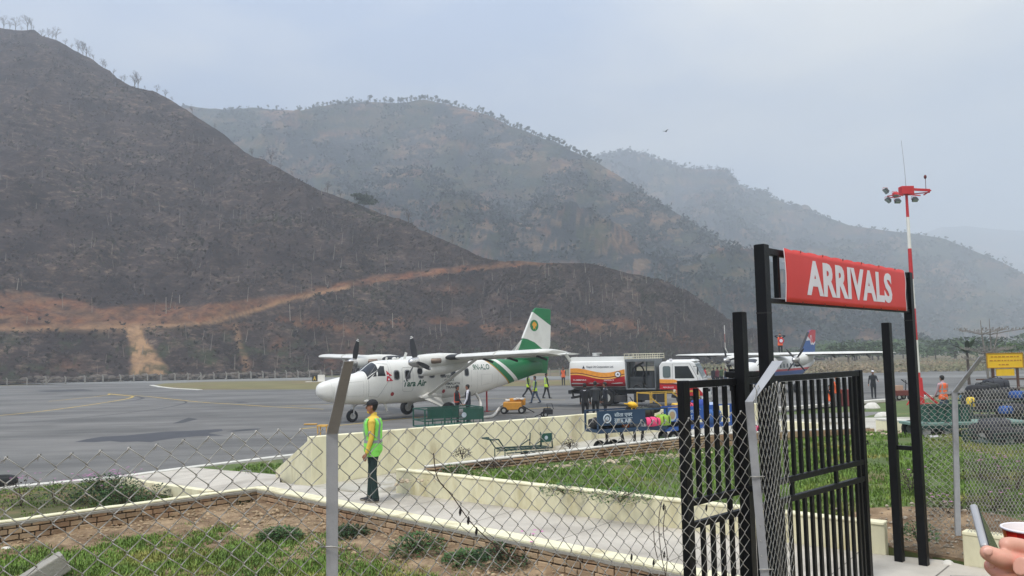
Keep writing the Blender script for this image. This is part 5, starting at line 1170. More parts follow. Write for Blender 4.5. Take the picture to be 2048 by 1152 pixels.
for sd_ in (-1, 1):
    b = MB(); wing_loft(b, [(sd_*.05, 13.55, 3.12, 1.5), (sd_*2.9, 13.75, 3.12, 1.3), (sd_*3.15, 13.95, 3.12, 1.0)], .12); b.build('tailplane', planew, T, smooth=True, angle=50)
# undercarriage
for sd_ in (-1, 1):
    wheel(T, (6.44, sd_*1.86, .40), .40, .28, sd_)
    b = MB(); rings = []
    for f, ch, th_ in ((0, 1.5, .34), (.35, .9, .26), (.75, .34, .2), (1, .24, .16)):
        c_ = Vector((6.1+.34*f, sd_*(.62+1.06*f), 1.12-.66*f)); rings.append([c_+Vector((ch/2*math.cos(a), 0, th_/2*math.sin(a))) for a in [k*math.pi/6 for k in range(12)]])
    b.loft(rings); b.build('gear_leg', planew, T, smooth=True, angle=60)
    b = MB(); b.prism([(6.35, .95), (7.9, 1.12), (6.6, .62)], (0, sd_*1.15, 0), (1, .0, 0), (0, sd_*.28, 1), .03); b.build('gear_fairing', planew, T)
wheel(T, (1.92, 0, .30), .30, .22, -1)
b = MB(); b.tube([(1.98, 0, .92), (1.95, 0, .62)], .07, 10); b.tube([(1.93, -.15, .3), (1.94, -.15, .62), (1.94, .15, .62), (1.93, .15, .3)], .035, 8); b.tube([(1.95, 0, .7), (2.35, 0, .92)], .03, 8); b.build('nose_leg', steel, T, smooth=True, angle=50)
b = MB(); b.ell((2.35, -.66, 1.02), (.16, .06, .08)); b.build('landing_light', planew, T, smooth=True)
b = MB(); b.beam((3.6, -.3, .82), (3.75, -.3, .45), .05, .12); b.build('blade_aerial', planew, T)
for x, h in ((3.9, .12), (4.6, .1), (5.0, .35), (7.6, .2), (8.7, .26), (9.4, .16)): b = MB(); b.beam((x, 0, 3.0), (x+h*.4, 0, 3.02+h), .03, .10 if h < .3 else .14); b.build('aerial', planew, T)
b = MB(); b.ell((4.4, 0, 3.06), (.14, .1, .08)); b.build('beacon', planew, T, smooth=True)
# lettering and flag on the visible side; every letter follows the skin
def onskin(p): s_ = fus_side(SR, p.x, p.z); return Vector((p.x, -(s_+.006)-(p.y+0)*0, p.z))
def skin_text(name, body, x0, z0, w_, h_, mat, bold=0, shear=0): 
    o = lettering(name, body, (x0, -.8, z0), (1, 0, 0), (0, 0, 1), w_, h_, mat, T, bold=bold, shear=shear, depth=.002, warp=None)
    for v in o.data.vertices:
        s_ = fus_side(SR, v.co.x, v.co.z); v.co.y = -(s_+.004)+(v.co.y+.8)
    return o
skin_text('airline_name', 'Tara Air', 4.42, 1.63, 1.42, .33, letg, .03, .25); skin_text('registration', '9N-ALO', 9.0, 2.36, 1.22, .30, letg, .015, .1)
for i, s_ in enumerate(('VISIT', 'GREAT', 'HIMALAYA', 'TRAILS')): skin_text('slogan', s_, 6.95+.05*i, 2.0-.19*i, .16*len(s_)*.7+.1, .13, letd, .02)
patch_obj('flag', [(3.42, 1.95), (3.80, 1.95), (3.55, 2.2), (3.74, 2.22), (3.42, 2.48)], flagr, T, -1, .007); patch_obj('flag_moon', rrect(3.50, 2.24, .10, .07, .03), whitem, T, -1, .012); patch_obj('flag_sun', rrect(3.54, 2.04, .10, .10, .04), whitem, T, -1, .012)
for x, z in ((3.78, 1.30), (6.98, 1.30)): patch_obj('red_roundel', [(x+.10*math.cos(k*.524), z+.10*math.sin(k*.524)) for k in range(12)], M('roundel_red', (150, 36, 40), .6), T, -1, .008)
# pole propping the tail, warm air hose, ground unit come later

# ---------------- second aircraft: red and blue tail, seen nose-on behind the gate
T2 = thing('propeller_plane', 'white and blue twin-propeller plane with red and blue fin parked behind the black gate', 'airplane', (15.0, 54.3, -.02), R(51), scale=.977)
lv2 = livery('second_livery', (30, 74, 140), [(1.62, (186, 40, 46)), (1.78, (216, 216, 212))], 0, 1, 0)
S2 = refine([(0, .02, 1.5, 1.56), (.1, .2, 1.28, 1.74), (.6, .42, 1.02, 1.98), (1.6, .58, .84, 2.2), (2.3, .66, .76, 2.34), (2.9, .70, .72, 2.62), (3.5, .72, .70, 2.70), (8.5, .72, .70, 2.70), (11, .6, .95, 2.68), (13.5, .36, 1.5, 2.6), (15.6, .12, 2.0, 2.45), (16.2, .03, 2.15, 2.35)])
MB().loft([sring(*s_[:4], n=24, e=3) for s_ in S2]).build('fuselage', lv2, T2, smooth=True, angle=60)
def sp2(poly, mat, name, sd_=-1): 
    n = len(poly); a = [Vector((x, sd_*(fus_side(S2, x, z, 3)+.008), z)) for x, z in poly]; b = MB(); b.add(a, [tuple(range(n))]); return b.build(name, mat, T2)
for sd_ in (-1, 1):
    for i in range(9): sp2(rrect(4.3+i*.72, 2.02, .3, .32, .08), darkg, 'window', sd_)
    sp2([(2.75, 2.05), (3.3, 2.05), (3.3, 2.42), (2.95, 2.45)], darkg, 'cockpit_window', sd_)
b = MB(); vs = []
for i in range(5):
    for j in range(7):
        x = 2.42+.45*i/4; y = -.6+1.2*j/6; hw, zb, zt = (np.interp(x, [s_[0] for s_ in S2], [s_[k] for s_ in S2]) for k in (1, 2, 3)); q = min(.98, abs(y)/hw); vs.append((x, y, (zb+zt)/2+(zt-zb)/2*(1-q**3)**(1/3)+.012))
b.add(vs, [(i*7+j, i*7+j+1, (i+1)*7+j+1, (i+1)*7+j) for i in range(4) for j in range(6)]); b.build('windshield', darkg, T2, smooth=True)
for sd_ in (-1, 1):
    b = MB(); wing_loft(b, [(sd_*0, 6.0, 2.86, 2.2), (sd_*5.6, 6.0, 2.88, 2.1), (sd_*7.9, 6.6, 2.9, 1.3), (sd_*8.48, 7.5, 2.9, .35)], .13); wg = b.build('wing', planew, T2, smooth=True, angle=50)
    b = MB(); b.loft([[Vector((6.0+dx+px*cs-.012, sd_*y, 2.878+pz*cs*1.02)) for px, pz in airfoil(2.13, .13) if px < .5 and pz < .035] for y, dx, cs in ((.85, 0, 1), (5.6, 0, .985), (7.85, .58, .62))], caps=False, closed=False); b.build('dark_patch', darkm, wg, smooth=True)  # lower front of the wing coloured near-black, upper side left white
    for y in (4.2, 5.6, 6.6): b = MB(); b.beam((7.4, sd_*y, 2.8), (8.1, sd_*y, 2.6), .05, .12); b.build('hinge_bracket', darkm, wg)
    yc = sd_*2.6
    b = MB(); b.loft([sring(x, rw, zc-rh, zc+rh, 14, 2.3, yc) for x, rw, rh, zc in ((4.55, .24, .24, 2.5), (4.75, .34, .36, 2.46), (5.6, .40, .42, 2.46), (6.8, .36, .34, 2.55), (8.0, .16, .14, 2.66))]); nc = b.build('engine_nacelle', planew, T2, smooth=True, angle=60)
    b = MB(); b.loft([sring(4.70, .2, 2.0, 2.2, 12, 2.3, yc), sring(4.74, .2, 2.0, 2.2, 12, 2.3, yc)]); b.build('intake_mouth', darkm, nc)
    prop(T2, (3.95, yc, 2.5), 1.0, (12, 102, 192, 282) if sd_ > 0 else (-38, 40, 142, 218), 4, bw=.055, tipcol=None, sp_len=.62, sp_r=.26, col=bladem if sd_ < 0 else bladem)
    wheel(T2, (7.2, sd_*1.55, .36), .36, .26, sd_); b = MB(); b.loft([sring(6.3, .1, .8, 1.1, 10, 2, sd_*.8), sring(7.0, .42, .62, 1.25, 10, 2.3, sd_*1.0), sring(8.4, .12, .8, 1.1, 10, 2, sd_*.8)]); b.build('gear_pod', planew, T2, smooth=True); b = MB(); b.beam((7.2, sd_*1.1, .9), (7.2, sd_*1.5, .4), .1); b.build('gear_leg', steel, T2)
    b = MB(); wing_loft(b, [(sd_*.1, 14.3, 2.75, 1.5), (sd_*3.1, 14.9, 2.75, .9)], .10); b.build('tailplane', darkm, T2, smooth=True)  # tailplane coloured near-black, unlike the white wings
wheel(T2, (2.3, 0, .28), .28, .2, -1); b = MB(); b.beam((2.3, 0, .8), (2.3, 0, .3), .1); b.build('nose_leg', steel, T2)
bluep = M('fin_blue', (44, 92, 160), .45, var=.06); redf = M('fin_red', (196, 48, 56), .45, var=.05)
b = MB(); b.prism([(12.3, 2.6), (15.1, 4.72), (15.65, 4.86), (16.6, 4.84), (16.1, 2.5)], (0, .07, 0), (1, 0, 0), (0, 0, 1), .14); f2_ = b.build('tail_fin', bluep, T2, bevel=.02)
def f2b(name, poly, mat, h): b = MB(); b.prism(poly, (0, h, 0), (1, 0, 0), (0, 0, 1), h*2); return b.build(name, mat, f2_)
f2b('fin_band', [(14.60, 4.30), (15.1, 4.72), (15.65, 4.86), (16.6, 4.84), (16.36, 3.9), (15.9, 3.72), (15.4, 3.88)], redf, .074); f2b('fin_band', [(14.12, 3.92), (14.60, 4.30), (15.4, 3.88), (15.9, 3.72), (16.36, 3.9), (16.33, 3.76), (15.9, 3.56), (15.35, 3.68), (15.0, 3.98)], whitem, .077)
b = MB(); vs = [(15.35+.24*math.cos(k*.3927), 4.0+.42*math.sin(k*.3927)) for k in range(16)]; b.prism(vs, (0, .08, 0), (1, 0, 0), (0, 0, 1), .16); b.build('emblem', whitem, f2_); b = MB(); vs = [(15.35+.15*math.cos(k*.524), 4.02+.3*math.sin(k*.524)) for k in range(12)]; b.prism(vs, (0, .083, 0), (1, 0, 0), (0, 0, 1), .166); b.build('emblem', redf, f2_)
b = MB(); b.beam((12.3, 0, 2.66), (14.9, 0, 4.62), .16, .10); b.build('fin_boot', darkm, f2_)
# thin red-white mast behind the second plane
b = MB()
mt0 = P(1452, 735, 88)
tm = thing('windsock_mast', 'slender red and white mast with a stay standing beyond the fuel truck cab', 'mast', (mt0.x, 88, 0))
for i in range(6): b = MB(); z0 = .2+i*.95; b.tube([(0, 0, z0), (0, 0, z0+.95)], .032, 6); b.build('pole_section', whp if i % 2 else M('mast_hazed_red', (176, 120, 116), .6), tm)  # red paled in its colour to stand for the haze in front
b = MB(); b.tube([(.05, 0, 3.4), (1.2, 0, 0.0)], .03, 5); b.build('stay', whp, tm)
# ================================================================ FUEL TRUCK
truckr = M('tank_red', (176, 22, 34), .32, var=.05, vs=1, spec=.5); truckw = M('truck_white', (222, 222, 218), .35, var=.05, vs=1.2); trucko = M('wave_orange', (228, 152, 56), .4); maroon = M('wave_maroon', (110, 28, 30), .45)
chass = M('chassis_black', (30, 31, 33), .6, var=.25, vs=3, col2=(56, 52, 48), two=(.55, .7, 2)); greym = M('machine_grey', (58, 61, 63), .55, metal=.2, var=.2, vs=4); glassd = M('truck_glass', (96, 108, 108), .08, var=.05, spec=.6); glassk = M('dark_glass', (34, 38, 40), .08)
TR_ = thing('fuel_truck', 'white, orange and red aviation fuel truck with open pump bay parked behind the airliner wing', 'truck', (P(1147, 800, 49.6).x, 49.6, 0), R(-21))
Lt = 8.75
# tank: rounded box section, colours by height along the wave
def wave(x): return 1.98+.14*math.sin((x-.1)*2*math.pi/3.7+.9)
def tank_ring(x, sc_=1.0):
    pr = [(-1.18, 1.62), (-1.13, 1.36), (-.92, 1.14), (-.6, 1.06), (.6, 1.06), (.92, 1.14), (1.13, 1.36), (1.18, 1.62), (1.19, 2.3), (1.1, 2.62), (.98, 2.66), (.96, 2.93), (-.96, 2.93), (-.98, 2.66), (-1.1, 2.62), (-1.19, 2.3)]
    return [Vector((x, y*sc_, 1.8+(z-1.8)*sc_)) for y, z in pr]
rg = [tank_ring(.12, .93), tank_ring(.16, .97), tank_ring(.26, 1)]+[tank_ring(.26+i*.3) for i in range(1, 11)]+[tank_ring(3.50, 1.0), tank_ring(3.56, .98)]
tk = MB().loft(rg).build('tank', truckw, TR_, smooth=True, angle=35)
# painted red side with wave edge (sheets following the side)
def side_y(z): return -float(np.interp(z, [1.06, 1.14, 1.36, 1.62, 2.3, 2.62], [.6, .92, 1.13, 1.18, 1.19, 1.1]))
def painted(name, x0, x1, f0, f1, mat, off, nx=30, nz_=8, par=None):
    vs = []
    for i in range(nx+1):
        x = x0+(x1-x0)*i/nx; a, c = f0(x), f1(x)
        for j in range(nz_+1): z = a+(c-a)*j/nz_; vs.append((x, side_y(z)-off, z))
    b = MB(); b.add(vs, [(i*(nz_+1)+j, (i+1)*(nz_+1)+j, (i+1)*(nz_+1)+j+1, i*(nz_+1)+j+1) for i in range(nx) for j in range(nz_)]); return b.build(name, mat, par or TR_, smooth=True)
painted('red_side', .2, 3.53, lambda x: 1.09, lambda x: wave(x)-.22, truckr, .005, par=tk); painted('wave_stripe', .2, 3.53, lambda x: wave(x)-.25, lambda x: wave(x)-.16, M('wave_yellow', (238, 178, 84), .4), .009, par=tk)
painted('wave_stripe', .2, 3.53, lambda x: wave(x)-.17, lambda x: wave(x)-.11, maroon, .012, par=tk); painted('wave_stripe', .2, 3.53, lambda x: wave(x)-.12, lambda x: wave(x)+.14, trucko, .015, par=tk)
def side_text(name, body, x, z, w_, h_, mat, y=None, bold=.01, shear=0, par=None): return lettering(name, body, (x, (side_y(z) if y is None else y)-.02, z), (1, 0, 0), (0, 0, 1), w_, h_, mat, par or tk, bold=bold, shear=shear, depth=.004)
side_text('company_name', 'Nepal Oil Corporation Ltd.', 1.22, 2.25, 1.65, .15, M('lettering_navy', (44, 52, 66), .6)); side_text('hazard_text', 'FLAMMABLE', .38, 1.52, .8, .08, whitem); side_text('fuel_text', 'AVIATION TF', 2.25, 1.50, .62, .08, whitem)
b = MB(); b.disc((3.12, -1.225, 1.88), (0, 1, 0), .19, .02, 24); dsk = b.build('roundel', chass, tk); b = MB(); b.disc((3.12, -1.232, 1.88), (0, 1, 0), .15, .02, 24); b.build('roundel_face', whitem, dsk); b = MB(); b.prism([(3.12+.09*math.sin(k*2.094), 1.88+.09*math.cos(k*2.094)) for k in range(3)], (0, -1.24, 0), (1, 0, 0), (0, 0, 1), -.006); b.build('roundel_mark', greym, dsk)
b = MB(); b.prism([(.95, 2.24), (1.12, 2.24), (1.035, 2.42)], (0, -1.19, 0), (1, 0, 0), (0, 0, 1), .01); b.build('company_logo', M('lettering_navy', (44, 52, 66)), tk)
b = MB(); b.box((2.05, 0, 2.95), (3.0, 1.5, .05)); b.build('walkway', greym, TR_); b = MB(); b.tube([(1.55, -.2, 2.93), (1.55, -.2, 3.12)], .22, 14); b.box((1.62, -.2, 3.14), (.5, .45, .04)); b.build('manhole', truckw, TR_, bevel=.01)
# pump bay
b = MB(); b.box((4.42, 0, 2.68), (1.78, 2.3, .14)); b.box((3.60, 0, 1.85), (.10, 2.3, 1.6)); b.box((5.30, 0, 1.85), (.05, 2.3, 1.6)); b.box((4.45, .95, 1.55), (1.7, .06, .95)); b.box((4.45, 0, 1.02), (1.75, 2.3, .08)); b.build('bay_frame', M('bay_grey', (104, 108, 110), .55, var=.1, vs=3), TR_, bevel=.01)
b = MB()
r_ = random.Random(4)
b.tube([(4.9, -.55, 1.0), (4.9, -.55, 1.75)], .30, 14); b.tube([(5.05, -.7, 1.1), (5.05, -.7, 2.0)], .18, 12); b.box((4.15, -.55, 1.35), (.8, .5, .7)); b.box((4.15, -.83, 1.62), (.74, .04, .2))
for k in range(5): b.disc((3.88+k*.14, -.86, 1.63), (0, 1, 0), .05, .03, 10)
for k in range(4): b.disc((3.95+k*.17, -.82, 1.2), (0, 1, 0), .065, .04, 10)
b.tube([(3.75, -.8, .95), (3.75, -.8, 2.55)], .04, 8); b.tube([(4.0, -.5, 1.7), (4.05, -.5, 2.3), (4.5, -.4, 2.55)], .06, 8); b.tube([(4.75, -.9, 1.8), (4.78, -.9, 2.6)], .035, 8)
b.build('pump_set', greym, TR_, smooth=True, angle=40)
b = MB(); b.tube([(4.25+.33*math.cos(a), -.75, 2.0+.4*math.sin(a)) for a in [k*.4 for k in range(16)]], .045, 8, closed=True); b.tube([(4.6, -.95, .95), (4.55, -1.0, 1.4), (4.7, -1.0, 1.15), (5.0, -1.0, 1.0)], .045, 8); b.tube([(4.2+.2*math.cos(a), -.98, 1.05+.2*math.sin(a)) for a in [k*.45 for k in range(14)]], .05, 8, closed=True); b.build('hose', chass, TR_, smooth=True)
b = MB()
for y in (-1.05, 1.05):
    for z in (2.80, 2.92, 3.06): b.tube([(3.5, y, z), (5.45, y, z)], .018, 6)
    for k in range(8): b.tube([(3.5+k*.279, y, 2.75), (3.5+k*.279, y, 3.06)], .018, 6)
for x in (3.5, 5.45): b.tube([(x, -1.05, 3.06), (x, 1.05, 3.06)], .018, 6)
for y in (-.6, -.2, .3): b.beam((3.5, y, 2.80), (5.45, y, 2.80), .12, .03)
b.build('roof_rail', M('rail_cream', (206, 200, 176), .6), TR_)
# cab
cp = [(5.55, 1.02), (5.55, 2.35), (5.72, 2.58), (7.35, 2.58), (7.55, 2.50), (7.98, 1.55), (8.02, .62), (6.55, .62), (6.45, .98)]
b = MB(); b.prism(cp, (0, 1.15, 0), (1, 0, 0), (0, 0, 1), 2.3); cab = b.build('cab', truckw, TR_, bevel=.06, seg=3)
b = MB(); b.box((6.75, 0, 2.63), (1.7, 1.9, .10), taper=.9); b.build('roof_deflector', truckw, cab, bevel=.03)
def cside(name, poly, mat, off=.012): b = MB(); b.prism(poly, (0, -1.15-off, 0), (1, 0, 0), (0, 0, 1), -.006 if False else .02); return b.build(name, mat, cab)
cside('rear_window', rrect(5.98, 2.0, .44, .66, .1), glassd); cside('door_seal', [(6.32, .8), (6.32, 2.46), (7.32, 2.46), (7.75, 1.6), (7.75, .8)], M('door_gap', (150, 150, 148), .6), .004); cside('door_skin', [(6.34, .82), (6.34, 2.44), (7.30, 2.44), (7.72, 1.6), (7.72, .82)], truckw, .008)
cside('side_window', [(6.45, 1.62), (6.45, 2.32), (7.22, 2.32), (7.55, 1.66), (7.55, 1.62)], glassk, .014)
cside('cab_red', [(5.56, 1.0), (5.56, 1.28), (7.3, 1.28), (7.75, 1.05), (7.98, .8), (7.98, .64), (6.55, .64), (6.45, 1.0)], truckr, .012); cside('cab_stripe', [(5.56, 1.30), (5.56, 1.58), (6.4, 1.56), (7.2, 1.3), (7.6, 1.05), (7.2, 1.2), (6.5, 1.38)], trucko, .016); cside('cab_stripe', [(5.56, 1.28), (5.56, 1.36), (6.5, 1.34), (7.3, 1.0), (7.0, 1.0), (6.4, 1.26)], maroon, .018)
lettering('cab_text', 'REFUELLER', (5.75, -1.18, 1.08), (1, 0, 0), (0, 0, 1), .62, .07, whitem, cab, depth=.004)
# windscreen on the sloping front
n_ = Vector((.95, 0, .43)).normalized(); a_, b_ = Vector((7.57, 0, 2.44)), Vector((7.96, 0, 1.6)); b = MB(); b.add([a_+Vector((.02, -1.02, 0)), a_+Vector((.02, 1.02, 0)), b_+Vector((.02, 1.05, 0)), b_+Vector((.02, -1.05, 0))], [(0, 1, 2, 3)]); b.build('windscreen', glassd, cab)
b = MB(); b.box((8.06, 0, .62), (.28, 2.3, .34)); b.box((8.04, 0, 1.2), (.06, 1.6, .35)); b.build('bumper', truckw, cab, bevel=.03)
b = MB(); 
for y in (-.85, .85): b.tube([(8.18, y, .72), (8.215, y, .72)], .13, 14)
b.build('headlight', glassm, cab)
b = MB(); b.beam((7.5, -1.2, 2.3), (7.75, -1.42, 2.3), .03); b.box((7.78, -1.45, 2.05), (.06, .2, .42)); b.build('wing_mirror', chass, cab)
b = MB(); b.box((6.2, -.9, 2.70), (.14, .14, .1)); b.box((7.3, .2, 2.66), (.16, .16, .10)); b.build('roof_lamp', whitem, cab)
# chassis
b = MB(); b.box((4.2, -.45, .84), (8.0, .1, .26)); b.box((4.2, .45, .84), (8.0, .1, .26)); b.box((3.0, 0, 1.0), (5.4, 1.9, .10)); b.box((.1, 0, .84), (.18, 2.2, .22)); b.box((.25, 0, .5), (.14, 2.2, .12)); b.beam((.2, -.8, .8), (.25, -.8, .5), .1); b.beam((.2, .8, .8), (.25, .8, .5), .1)
b.box((3.2, -.95, .45), (.7, .4, .4)); b.box((4.6, -.8, .55), (1.2, .5, .36)); b.box((5.55, -.8, .5), (.5, .5, .5)); b.box((4.1, 0, .45), (.5, .8, .5)); b.beam((3.75, -1.0, .55), (3.95, -1.1, .3), .05); b.build('chassis', chass, TR_, bevel=.015)
for x in (2.35, 6.95):
    for y in (-1.02, 1.02): wheel(TR_, (x, y, .50), .50, .30, -1 if y > 0 else 1)
    b = MB(); pts_ = []
    for y in (-1.02, 1.02):
        arch = [Vector((x+.62*math.cos(a), y, .50+.60*math.sin(a))) for a in [math.pi*k/10 for k in range(11)]]
        for p, q in zip(arch, arch[1:]): b.beam(p, q, .32, .03, up=(0, 0, 1))
    b.build('mudguard', chass, TR_)
# ---- warm-air ground unit with hose, small compressor, tool boxes
yel = M('gpu_yellow', (198, 138, 42), .55, var=.12, vs=4, col2=(140, 96, 44), two=(.6, .75, 4))
gp = G(1026, 827); gu = thing('ground_power_cart', 'yellow ground power cart with a white hose running to the airliner', 'cart', (gp.x, gp.y, 0), R(-6))
b = MB(); b.box((0, 0, .42), (.98, .7, .42)); b.build('body', yel, gu, bevel=.04)
b = MB(); b.box((.15, .3, .72), (.7, .4, .16)); b.box((.42, .55, .58), (.4, .6, .35)); b.build('top_box', yel, gu, bevel=.03)
for x in (-.45, .5):
    for y in (-.34, .34): wheel(gu, (x, y, .19), .19, .12, 1)
b = MB(); rr_ = random.Random(3); b.tube([(-.35+.12*k+rr_.uniform(-.1, .1), rr_.uniform(-.25, .25), .68+rr_.uniform(0, .12)) for k in range(9)], .06, 8); b.build('hose_coil', M('hose_white', (206, 202, 194), .7, var=.1, vs=8), gu, smooth=True)
b = MB(); b.tube([(.55, .2, .35), (1.0, .1, .12), (1.15, .1, .04)], .03, 6); b.build('tow_bar', chass, gu)
hs = MB(); q0 = Vector((-9.39, 38.36, 0)); c42, s42 = math.cos(R(42)), math.sin(R(42))
def fromplane(x, y, z): return Vector((-9.39+c42*x-s42*y, 38.36+s42*x+c42*y, z))
hs.tube(smoothpts([fromplane(9.3, -.55, 1.1), fromplane(9.5, -.75, .5), G(958, 832, .08), G(975, 834, .08), G(988, 830, .08), G(1000, 815, .18), G(1012, 806, .55), gp+Vector((-.3, 0, .72))], 5), .075, 8); ho_ = hs.build('air_hose', MATS['hose_white'], None, smooth=True); tag(ho_, 'white flexible hose snaking from the airliner belly to the yellow cart', 'hose')
b = MB(); p = fromplane(10.4, -.2, 0); b.tube([p, p+Vector((0, 0, 1.2))], .045, 8); b.disc(p, (0, 0, 1), .16, .03, 12); o = b.build('tail_prop', M('prop_red', (170, 24, 36), .5), None, smooth=True, angle=40); tag(o, 'thin red support prop standing under the rear fuselage of the airliner', 'prop')
cp_ = G(1094, 834, 0); ct = thing('compressor', 'small black portable compressor on wheels standing beyond the cream wall', 'machine', (cp_.x, cp_.y, 0), .3)
b = MB(); b.box((.05, 0, .26), (.42, .36, .26)); b.tube([(-.15, 0, .3), (.2, 0, .3)], .16, 12); b.build('body', chass, ct, bevel=.02); wheel(ct, (-.15, -.2, .13), .13, .07); wheel(ct, (-.15, .2, .13), .13, .07)
b = MB(); b.tube([(.0, -.15, .4), (-.05, -.15, .66), (.22, -.15, .66), (.3, -.15, .4)], .018, 6); b.tube([(-.2, .0, .2), (-.5, 0, .1), (-.62, .1, .04)], .02, 6); b.build('handle', chass, ct)
# yellow wooden steps and flat board by the nose wheel
pl_ = M('yellow_wood', (206, 160, 78), .8, var=.12, vs=6)
sp0 = P(647, 850, 31.5); st_ = thing('wooden_stand', 'low yellow wooden stand on thin legs in front of the nose wheel', 'stand', (sp0.x, 31.5, 0), -.15)
b = MB(); b.box((0, 0, sp0.z-.02), (.42, .35, .05)); b.build('top', pl_, st_); 
for x in (-.18, .18):
    for y in (-.14, .14): b = MB(); b.box((x, y, (sp0.z-.05)/2), (.035, .035, sp0.z-.05)); b.build('leg', pl_, st_)
b = MB(); b.box((0, 0, .04), (.62, .16, .05)); o = b.build('wooden_chock', pl_, bevel=.02); q = G(621, 850); o.location = (q.x, q.y, 0); tag(o, 'flat pale wooden board lying on the tarmac left of the stand', 'board')
# taxiway marker sign
q = G(637, 763.5, 0); sg = thing('taxiway_sign', 'small white box sign with a yellow letter A on black by the grass island', 'sign', (q.x, q.y, 0), .1); sc_ = q.y/100
b = MB(); b.box((.35*sc_, 0, .42*sc_), (.85*sc_, .3, .85*sc_)); b.build('box', whp, sg, bevel=.02); b = MB(); b.box((-.45*sc_, -.02, .42*sc_), (.62*sc_, .3, .85*sc_)); fc = b.build('panel', chass, sg)
lettering('letter', 'A', (-.62*sc_, -.18, .2*sc_), (1, 0, 0), (0, 0, 1), .34*sc_, .5*sc_, M('sign_yellow', (214, 178, 52), .6), sg, bold=.03, depth=.01); b = MB(); b.box((0, 0, .03), (3.2, 1.6, .06)); b.build('plinth', kerbw, sg)
# ================================================================ PEOPLE
skinm = M('skin', (150, 104, 80), .55, var=.06, vs=12); skinl = M('skin_light', (206, 152, 130), .5, var=.07, vs=40, col2=(214, 132, 116), two=(.5, .7, 30)); hairm = M('hair_black', (22, 19, 18), .6, var=.2, vs=30)
blackc = M('cloth_black', (24, 24, 28), .85, var=.2, vs=6, bump=.2, bs=20); navyc = M('cloth_navy', (32, 36, 48), .85, var=.15, vs=6, bump=.2, bs=20); dgreenc = M('cloth_dark_green', (20, 44, 42), .85, var=.25, vs=7, bump=1.0, bs=7); jeanc = M('cloth_jeans', (66, 80, 100), .85, var=.15, vs=6, bump=.2, bs=20)
yelc = M('cloth_yellow', (218, 186, 74), .8, var=.12, vs=7, bump=.9, bs=9); limec = M('vest_lime', (134, 222, 92), .75, var=.09, vs=4, bump=1.0, bs=7); limey = M('vest_yellow_green', (190, 222, 60), .7, var=.08, vs=4); orangec = M('vest_orange', (236, 104, 52), .7, var=.08, vs=4); strip_ = M('reflective_strip', (136, 142, 146), .45, var=.06, vs=20)
whitec = M('cloth_white', (206, 206, 212), .8, var=.06, vs=6); pinkc = M('cloth_pale_pink', (182, 152, 160), .8, var=.06); redc = M('cloth_red', (180, 36, 52), .8, var=.08); shoem = M('shoe_black', (24, 24, 26), .6); soleo = M('shoe_sole', (206, 200, 186), .7)
def cap_ring(c, axis, rx_, ry_, xdir, n=14):
    axis = axis.normalized(); x = (xdir-axis*xdir.dot(axis)).normalized(); y = axis.cross(x); return [c+x*rx_*math.cos(2*math.pi*k/n)+y*ry_*math.sin(2*math.pi*k/n) for k in range(n)]
